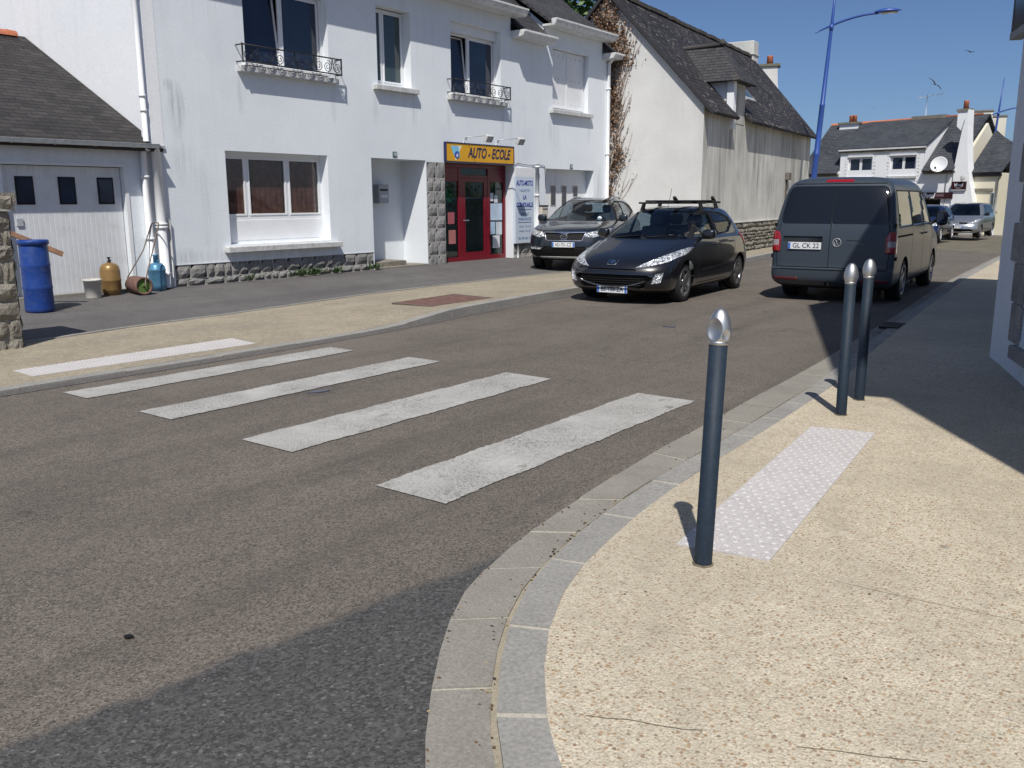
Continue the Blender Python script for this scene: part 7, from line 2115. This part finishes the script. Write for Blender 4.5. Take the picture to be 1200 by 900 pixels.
    cabin(c, 1.0, 4.6, .80, .48, 1.12, [(1.95, (.42, -.42), 0), (2.95, (0,), 1)], .82, 1, 1.15)
    return r, c
M['mirror_glass'] = N('mirroring_glass').out((.012, .014, .017), .03, spec=1.0); M['mirror_glass'].node_tree.nodes['Principled BSDF'].inputs['IOR'].default_value = 1.9
M['privacy'] = N('privacy_glass').out((.010, .013, .018), .06, spec=.55)
van()

# ------------------------------------------------------------------ dark grey SUV on the forecourt
def suv():
    sp = dict(L=4.44, fa=.88, ra=3.52, levels=[
        (.24, .34, 4.10, .78, .40, 2.6, .35, 3), (.30, .15, 4.25, .86, .42, 2.6, .32, 3), (.40, .05, 4.36, .905, .44, 2.6, .30, 3), (.52, .0, 4.42, .92, .46, 2.6, .30, 3), (.62, .01, 4.44, .925, .48, 2.6, .32, 3),
        (.72, .035, 4.44, .927, .50, 2.6, .34, 3), (.82, .07, 4.43, .925, .52, 2.6, .36, 3), (.90, .13, 4.41, .918, .56, 2.5, .38, 2.9), (.97, .30, 4.39, .908, .60, 2.4, .40, 2.8), (1.03, .62, 4.36, .893, .55, 2.4, .42, 2.7),
        (1.075, .95, 4.33, .872, .45, 2.4, .44, 2.6), (1.13, 1.13, 4.28, .845, .46, 2.4, .46, 2.5), (1.25, 1.38, 4.18, .795, .48, 2.4, .48, 2.4), (1.38, 1.66, 4.06, .74, .50, 2.4, .48, 2.4), (1.49, 1.93, 3.93, .68, .50, 2.4, .48, 2.4),
        (1.565, 2.16, 3.78, .61, .48, 2.4, .45, 2.4), (1.605, 2.35, 3.60, .52, .42, 2.4, .42, 2.3), (1.627, 2.55, 3.40, .38, .30, 2.2, .3, 2.2), (1.635, 2.75, 3.15, .2, .18, 2, .18, 2)])
    RZ = radians(-90 + 17); ctr = Vector((-11.55, 18.75))
    r = root_car('dark grey sport utility car parked on the forecourt behind the black hatchback', ctr.x, ctr.y, RZ, None, 'parked_car', 'car', fz(-11.55, 18.75) - gz(-11.55, 18.75))
    c = Car(sp, r); body = paint('gunmetal_car_paint', (.013, .020, .031), .32, .3, 1.0)
    for s_ in (sp['fa'], sp['ra']): c.region('arch', circle(s_, .36, .40), 'side')
    c.region('trim', [(1.42, 1.10), (3.05, 1.15), (3.75, 1.30), (3.55, 1.45), (3.0, 1.55), (2.35, 1.56), (2.0, 1.46)], 'side')
    c.region('win_f', [(1.62, 1.125), (2.44, 1.15), (2.42, 1.53), (2.30, 1.53), (2.02, 1.43)], 'side'); c.region('win_r', [(2.54, 1.15), (3.08, 1.18), (3.52, 1.31), (3.32, 1.44), (2.95, 1.525), (2.52, 1.53)], 'side')
    c.region('seam', seam((1.46, .40), (1.46, 1.10)), 'side'); c.region('seam', seam((2.49, .38), (2.49, 1.14)), 'side'); c.region('clad', [(1.3, .27), (3.1, .27), (3.1, .44), (1.3, .44)], 'side')
    c.region('wind', [(-.76, 1.10), (.76, 1.10), (.66, 1.35), (.52, 1.57), (-.52, 1.57), (-.66, 1.35)], 'front'); c.region('rwin', [(-.6, 1.2), (.6, 1.2), (.5, 1.5), (-.5, 1.5)], 'rear')
    c.both('lamp', [(.46, .78), (.62, .755), (.80, .80), (.925, .88), (.915, .95), (.70, .90), (.52, .87)], 'front')
    c.region('chrome', [(-.50, .885), (.50, .885), (.44, .70), (.36, .68), (-.36, .68), (-.44, .70)], 'front'); c.region('mouth', [(-.465, .862), (-.12, .855), (-.08, .84), (.08, .84), (.12, .855), (.465, .862), (.41, .712), (.34, .70), (.10, .70), (.06, .715), (-.06, .715), (-.10, .70), (-.34, .70), (-.41, .712)], 'front')
    c.region('lower', [(-.66, .56), (.66, .56), (.90, .58), (.90, .46), (.70, .33), (-.70, .33), (-.90, .46), (-.90, .58)], 'front')
    c.both('fog', [(.48, .545), (.86, .565), (.84, .50), (.56, .49)], 'front'); c.region('skid', [(-.62, .33), (.62, .33), (.55, .29), (-.55, .29)], 'front')
    c.both('hood', seam((.60, .90), (.70, 1.06), .012), 'front')
    c.both('tail', [(.55, .95), (.90, .92), (.88, 1.10), (.6, 1.08)], 'rear')
    c.split(); T = c.take
    for sg in (1, -1):
        T('win_f', 'window', M['car_glass_clear'], .008, sg); T('win_r', 'window', M['car_glass'], .008, sg); T('lamp', 'headlight', M['lamp_white'], -.004, sg); T('fog', 'fog_light', M['lamp_white'], .014, sg); T('tail', 'tail_light', M['lamp_red'], -.003, sg)
    T('trim', 'window_trim', M['black'], .004); T('wind', 'windscreen', M['car_glass'], .004); T('rwin', 'rear_window', M['car_glass'], .004); T('chrome', 'grille_surround', M['chrome'], -.006); T('mouth', 'grille', M['void'], .03); T('lower', 'bumper_intake', M['black'], .015)
    T('skid', 'skid_plate', M['zinc'], -.004); T('seam', 'door_seam', M['void'], .008); T('clad', 'side_cladding', M['black'], -.006, 1); T('clad', 'side_cladding', M['black'], -.006, -1); T('hood', 'bonnet_seam', M['void'], .008)
    arches(c, .39, .36, .78, .23); c.body(body, ('arch', 'trim', 'win_f', 'win_r', 'wind', 'rwin', 'lamp', 'chrome', 'mouth', 'lower', 'fog', 'skid', 'seam', 'clad', 'hood', 'tail'), .30)
    place_wheels(c, .35, .225, .795, 5, .23)
    plate(c, .0, .60, False, 'AD-751-CZ', band=2)
    p = c.front(0, .775); mb = MB(); mb.tube([(p.x + .010, .085 * cos(a), .775 + .045 * sin(a)) for a in [2 * pi * k / 24 for k in range(25)]], .007, 6, caps=False); em = mb.build('emblem', M['chrome'], r, world=False)
    text_on('emblem_letters', 'KIA', .05, M['chrome'], (p.x + .008, 0, .775), (0, 1, 0), (0, 0, 1), em, width=.10, extrude=.002)
    mirror(c, 1.62, 1.10, .12, (.15, .22, .17), body); handle(c, 2.3, .96, body); handle(c, 3.1, .98, body)
    cabin(c, 1.1, 4.0, .72, .36, 1.30, [(2.2, (.38, -.38), 0), (3.1, (0,), 1)], .62, 1, 1.08)
    p = c.front(.50, 1.16); mb = MB(); mb.lathe([(.052, -.002), (.052, .002)], p + Vector((-.02, 0, .0)), 16, M=Matrix.Rotation(pi / 2 - .6, 3, 'Y')); mb.build('parking_disc', M['poster_white'], r, world=False)
    mb = MB()
    for sg in (1, -1):
        pts = [c.topz(sv, sg * .50) + Vector((0, 0, .035)) for sv in (2.35, 2.6, 2.9, 3.2, 3.5)]; pts[0].z -= .03; pts[-1].z -= .03; mb.tube(pts, .018, 6)
    mb.build('roof_rail', M['zinc'], r, world=False, uv=False)
    return r, c
suv()

# ------------------------------------------------------------------ silver people carrier far down the street
def mpv():
    sp = dict(L=4.50, fa=.90, ra=3.64, levels=[
        (.22, .30, 4.2, .78, .4, 2.6, .3, 3), (.30, .08, 4.40, .87, .42, 2.6, .3, 3), (.42, .0, 4.48, .90, .44, 2.6, .3, 3), (.56, .02, 4.50, .905, .46, 2.5, .3, 3), (.68, .10, 4.49, .905, .5, 2.4, .3, 3), (.78, .24, 4.48, .90, .55, 2.4, .3, 3),
        (.87, .46, 4.46, .89, .6, 2.4, .3, 3), (.95, .72, 4.44, .875, .6, 2.4, .3, 3), (1.02, .92, 4.41, .855, .55, 2.4, .3, 3), (1.15, 1.16, 4.36, .82, .52, 2.4, .3, 2.9), (1.30, 1.42, 4.28, .77, .52, 2.4, .3, 2.8), (1.43, 1.68, 4.18, .715, .52, 2.4, .3, 2.8),
        (1.51, 1.94, 4.06, .645, .5, 2.4, .32, 2.6), (1.55, 2.18, 3.90, .54, .45, 2.4, .35, 2.4), (1.57, 2.45, 3.7, .38, .3, 2.2, .3, 2.2), (1.578, 2.7, 3.4, .2, .2, 2, .2, 2)])
    RZ = radians(-90 - 1); r = root_car('silver people carrier coming round the bend, farthest car on the street', -7.92, 46.6, RZ, None, 'people_carrier', 'car')
    c = Car(sp, r); body = paint('silver_car_paint', (.36, .385, .42), .30, .7)
    for s_ in (sp['fa'], sp['ra']): c.region('arch', circle(s_, .31, .36), 'side')
    c.region('win_f', [(1.50, 1.04), (2.5, 1.06), (2.48, 1.47), (2.05, 1.45)], 'side'); c.region('win_r', [(2.58, 1.06), (3.9, 1.12), (3.75, 1.44), (2.56, 1.47)], 'side')
    c.region('wind', [(-.76, 1.0), (.76, 1.0), (.64, 1.3), (.52, 1.52), (-.52, 1.52), (-.64, 1.3)], 'front'); c.both('lamp', [(.50, .66), (.80, .72), (.90, .86), (.70, .84)], 'front')
    c.both('slot', [(.10, .72), (.46, .70), (.44, .62), (.14, .63)], 'front'); c.region('mouth', [(-.6, .42), (.6, .42), (.7, .36), (.6, .30), (-.6, .30), (-.7, .36)], 'front'); c.region('chin', [(-.8, .30), (.8, .30), (.7, .25), (-.7, .25)], 'front')
    c.split(); T = c.take
    for sg in (1, -1): T('win_f', 'window', M['car_glass'], .008, sg); T('win_r', 'window', M['car_glass_dark'], .008, sg); T('lamp', 'headlight', M['lamp_white'], -.003, sg); T('slot', 'grille_slot', M['black'], .03, sg)
    T('wind', 'windscreen', M['car_glass'], .004); T('mouth', 'grille', M['black'], .03); T('chin', 'bumper_trim', M['white_plastic'], -.006)
    arches(c, .35, .31, .77, .21); c.body(body, ('arch', 'win_f', 'win_r', 'wind', 'lamp', 'slot', 'mouth', 'chin'), .25); place_wheels(c, .315, .205, .775, 5, .215)
    plate(c, 0, .50, False, '417 VK 29', band=2)
    p = c.front(0, .675); mb = MB(); q = [(0, .075), (.045, 0), (0, -.075), (-.045, 0)]; mb.tube([(p.x + .01, y, .675 + z) for y, z in q + q[:1]], .012, 5, caps=False); mb.build('emblem', M['chrome'], r, world=False, uv=False)
    mirror(c, 1.45, 1.0, .11, (.13, .2, .15), M['black']); cabin(c, 1.1, 4.1, .70, .34, 1.15, [(2.2, (.37, -.37), 0), (3.1, (0,), 1)], .58, 1, 1.0)
mpv()
# ------------------------------------------------------------------ dark blue car half hidden behind the van
def small():
    sp = dict(L=3.95, fa=.80, ra=3.30, levels=[
        (.20, .28, 3.70, .70, .38, 2.6, .3, 3), (.28, .08, 3.86, .79, .4, 2.6, .3, 3), (.40, .0, 3.93, .82, .42, 2.5, .3, 3), (.54, .02, 3.95, .835, .45, 2.4, .32, 3), (.66, .10, 3.94, .84, .5, 2.4, .34, 2.9), (.76, .28, 3.92, .835, .55, 2.4, .36, 2.8), (.85, .56, 3.90, .825, .55, 2.4, .38, 2.7),
        (.93, .82, 3.87, .81, .5, 2.4, .4, 2.6), (1.0, 1.0, 3.83, .785, .5, 2.4, .42, 2.5), (1.13, 1.25, 3.74, .735, .5, 2.4, .45, 2.4), (1.26, 1.52, 3.62, .68, .5, 2.4, .45, 2.4), (1.37, 1.80, 3.46, .615, .48, 2.4, .45, 2.4), (1.43, 2.05, 3.25, .52, .42, 2.4, .42, 2.4), (1.455, 2.25, 3.05, .36, .3, 2.2, .3, 2.2), (1.465, 2.45, 2.8, .18, .15, 2, .15, 2)])
    RZ = radians(-90 + 1); r = root_car('dark blue small car half hidden behind the grey van', -8.45, 40.8, RZ, None, 'small_car', 'car')
    c = Car(sp, r); body = paint('navy_car_paint', (.012, .022, .085), .25, .5)
    for s_ in (sp['fa'], sp['ra']): c.region('arch', circle(s_, .29, .335), 'side')
    c.region('win_f', [(1.45, .98), (2.3, 1.0), (2.28, 1.34), (1.85, 1.30)], 'side'); c.region('win_r', [(2.38, 1.0), (3.0, 1.03), (3.3, 1.12), (2.95, 1.30), (2.36, 1.34)], 'side'); c.region('wind', [(-.68, .99), (.68, .99), (.56, 1.2), (.45, 1.38), (-.45, 1.38), (-.56, 1.2)], 'front'); c.both('lamp', [(.42, .60), (.70, .66), (.83, .84), (.62, .78)], 'front'); c.region('mouth', [(-.5, .46), (.5, .46), (.42, .30), (-.42, .30)], 'front'); c.region('seam', seam((2.34, .28), (2.34, .99)), 'side')
    c.split(); T = c.take
    for sg in (1, -1): T('win_f', 'window', M['car_glass'], .008, sg); T('win_r', 'window', M['car_glass_dark'], .008, sg); T('lamp', 'headlight', M['lamp_white'], -.003, sg)
    T('wind', 'windscreen', M['car_glass'], .004); T('mouth', 'grille', M['black'], .03); T('seam', 'door_seam', M['void'], .008)
    arches(c, .325, .29, .71, .19); c.body(body, ('arch', 'win_f', 'win_r', 'wind', 'lamp', 'mouth', 'seam'), .24); place_wheels(c, .295, .185, .72, 5, .21, plain('bright_alloy', (.62, .63, .65), .35, metal=.6), False)
    mirror(c, 1.42, .98, .10, (.13, .2, .14), body); handle(c, 2.2, .84, M['chrome']); plate(c, 0, .40, False, '620 ZX 56', band=2)
    cabin(c, 1.0, 3.6, .64, .30, 1.1, [(2.05, (.34, -.34), 0), (2.85, (0,), 1)], .5, 1, .98)
small()
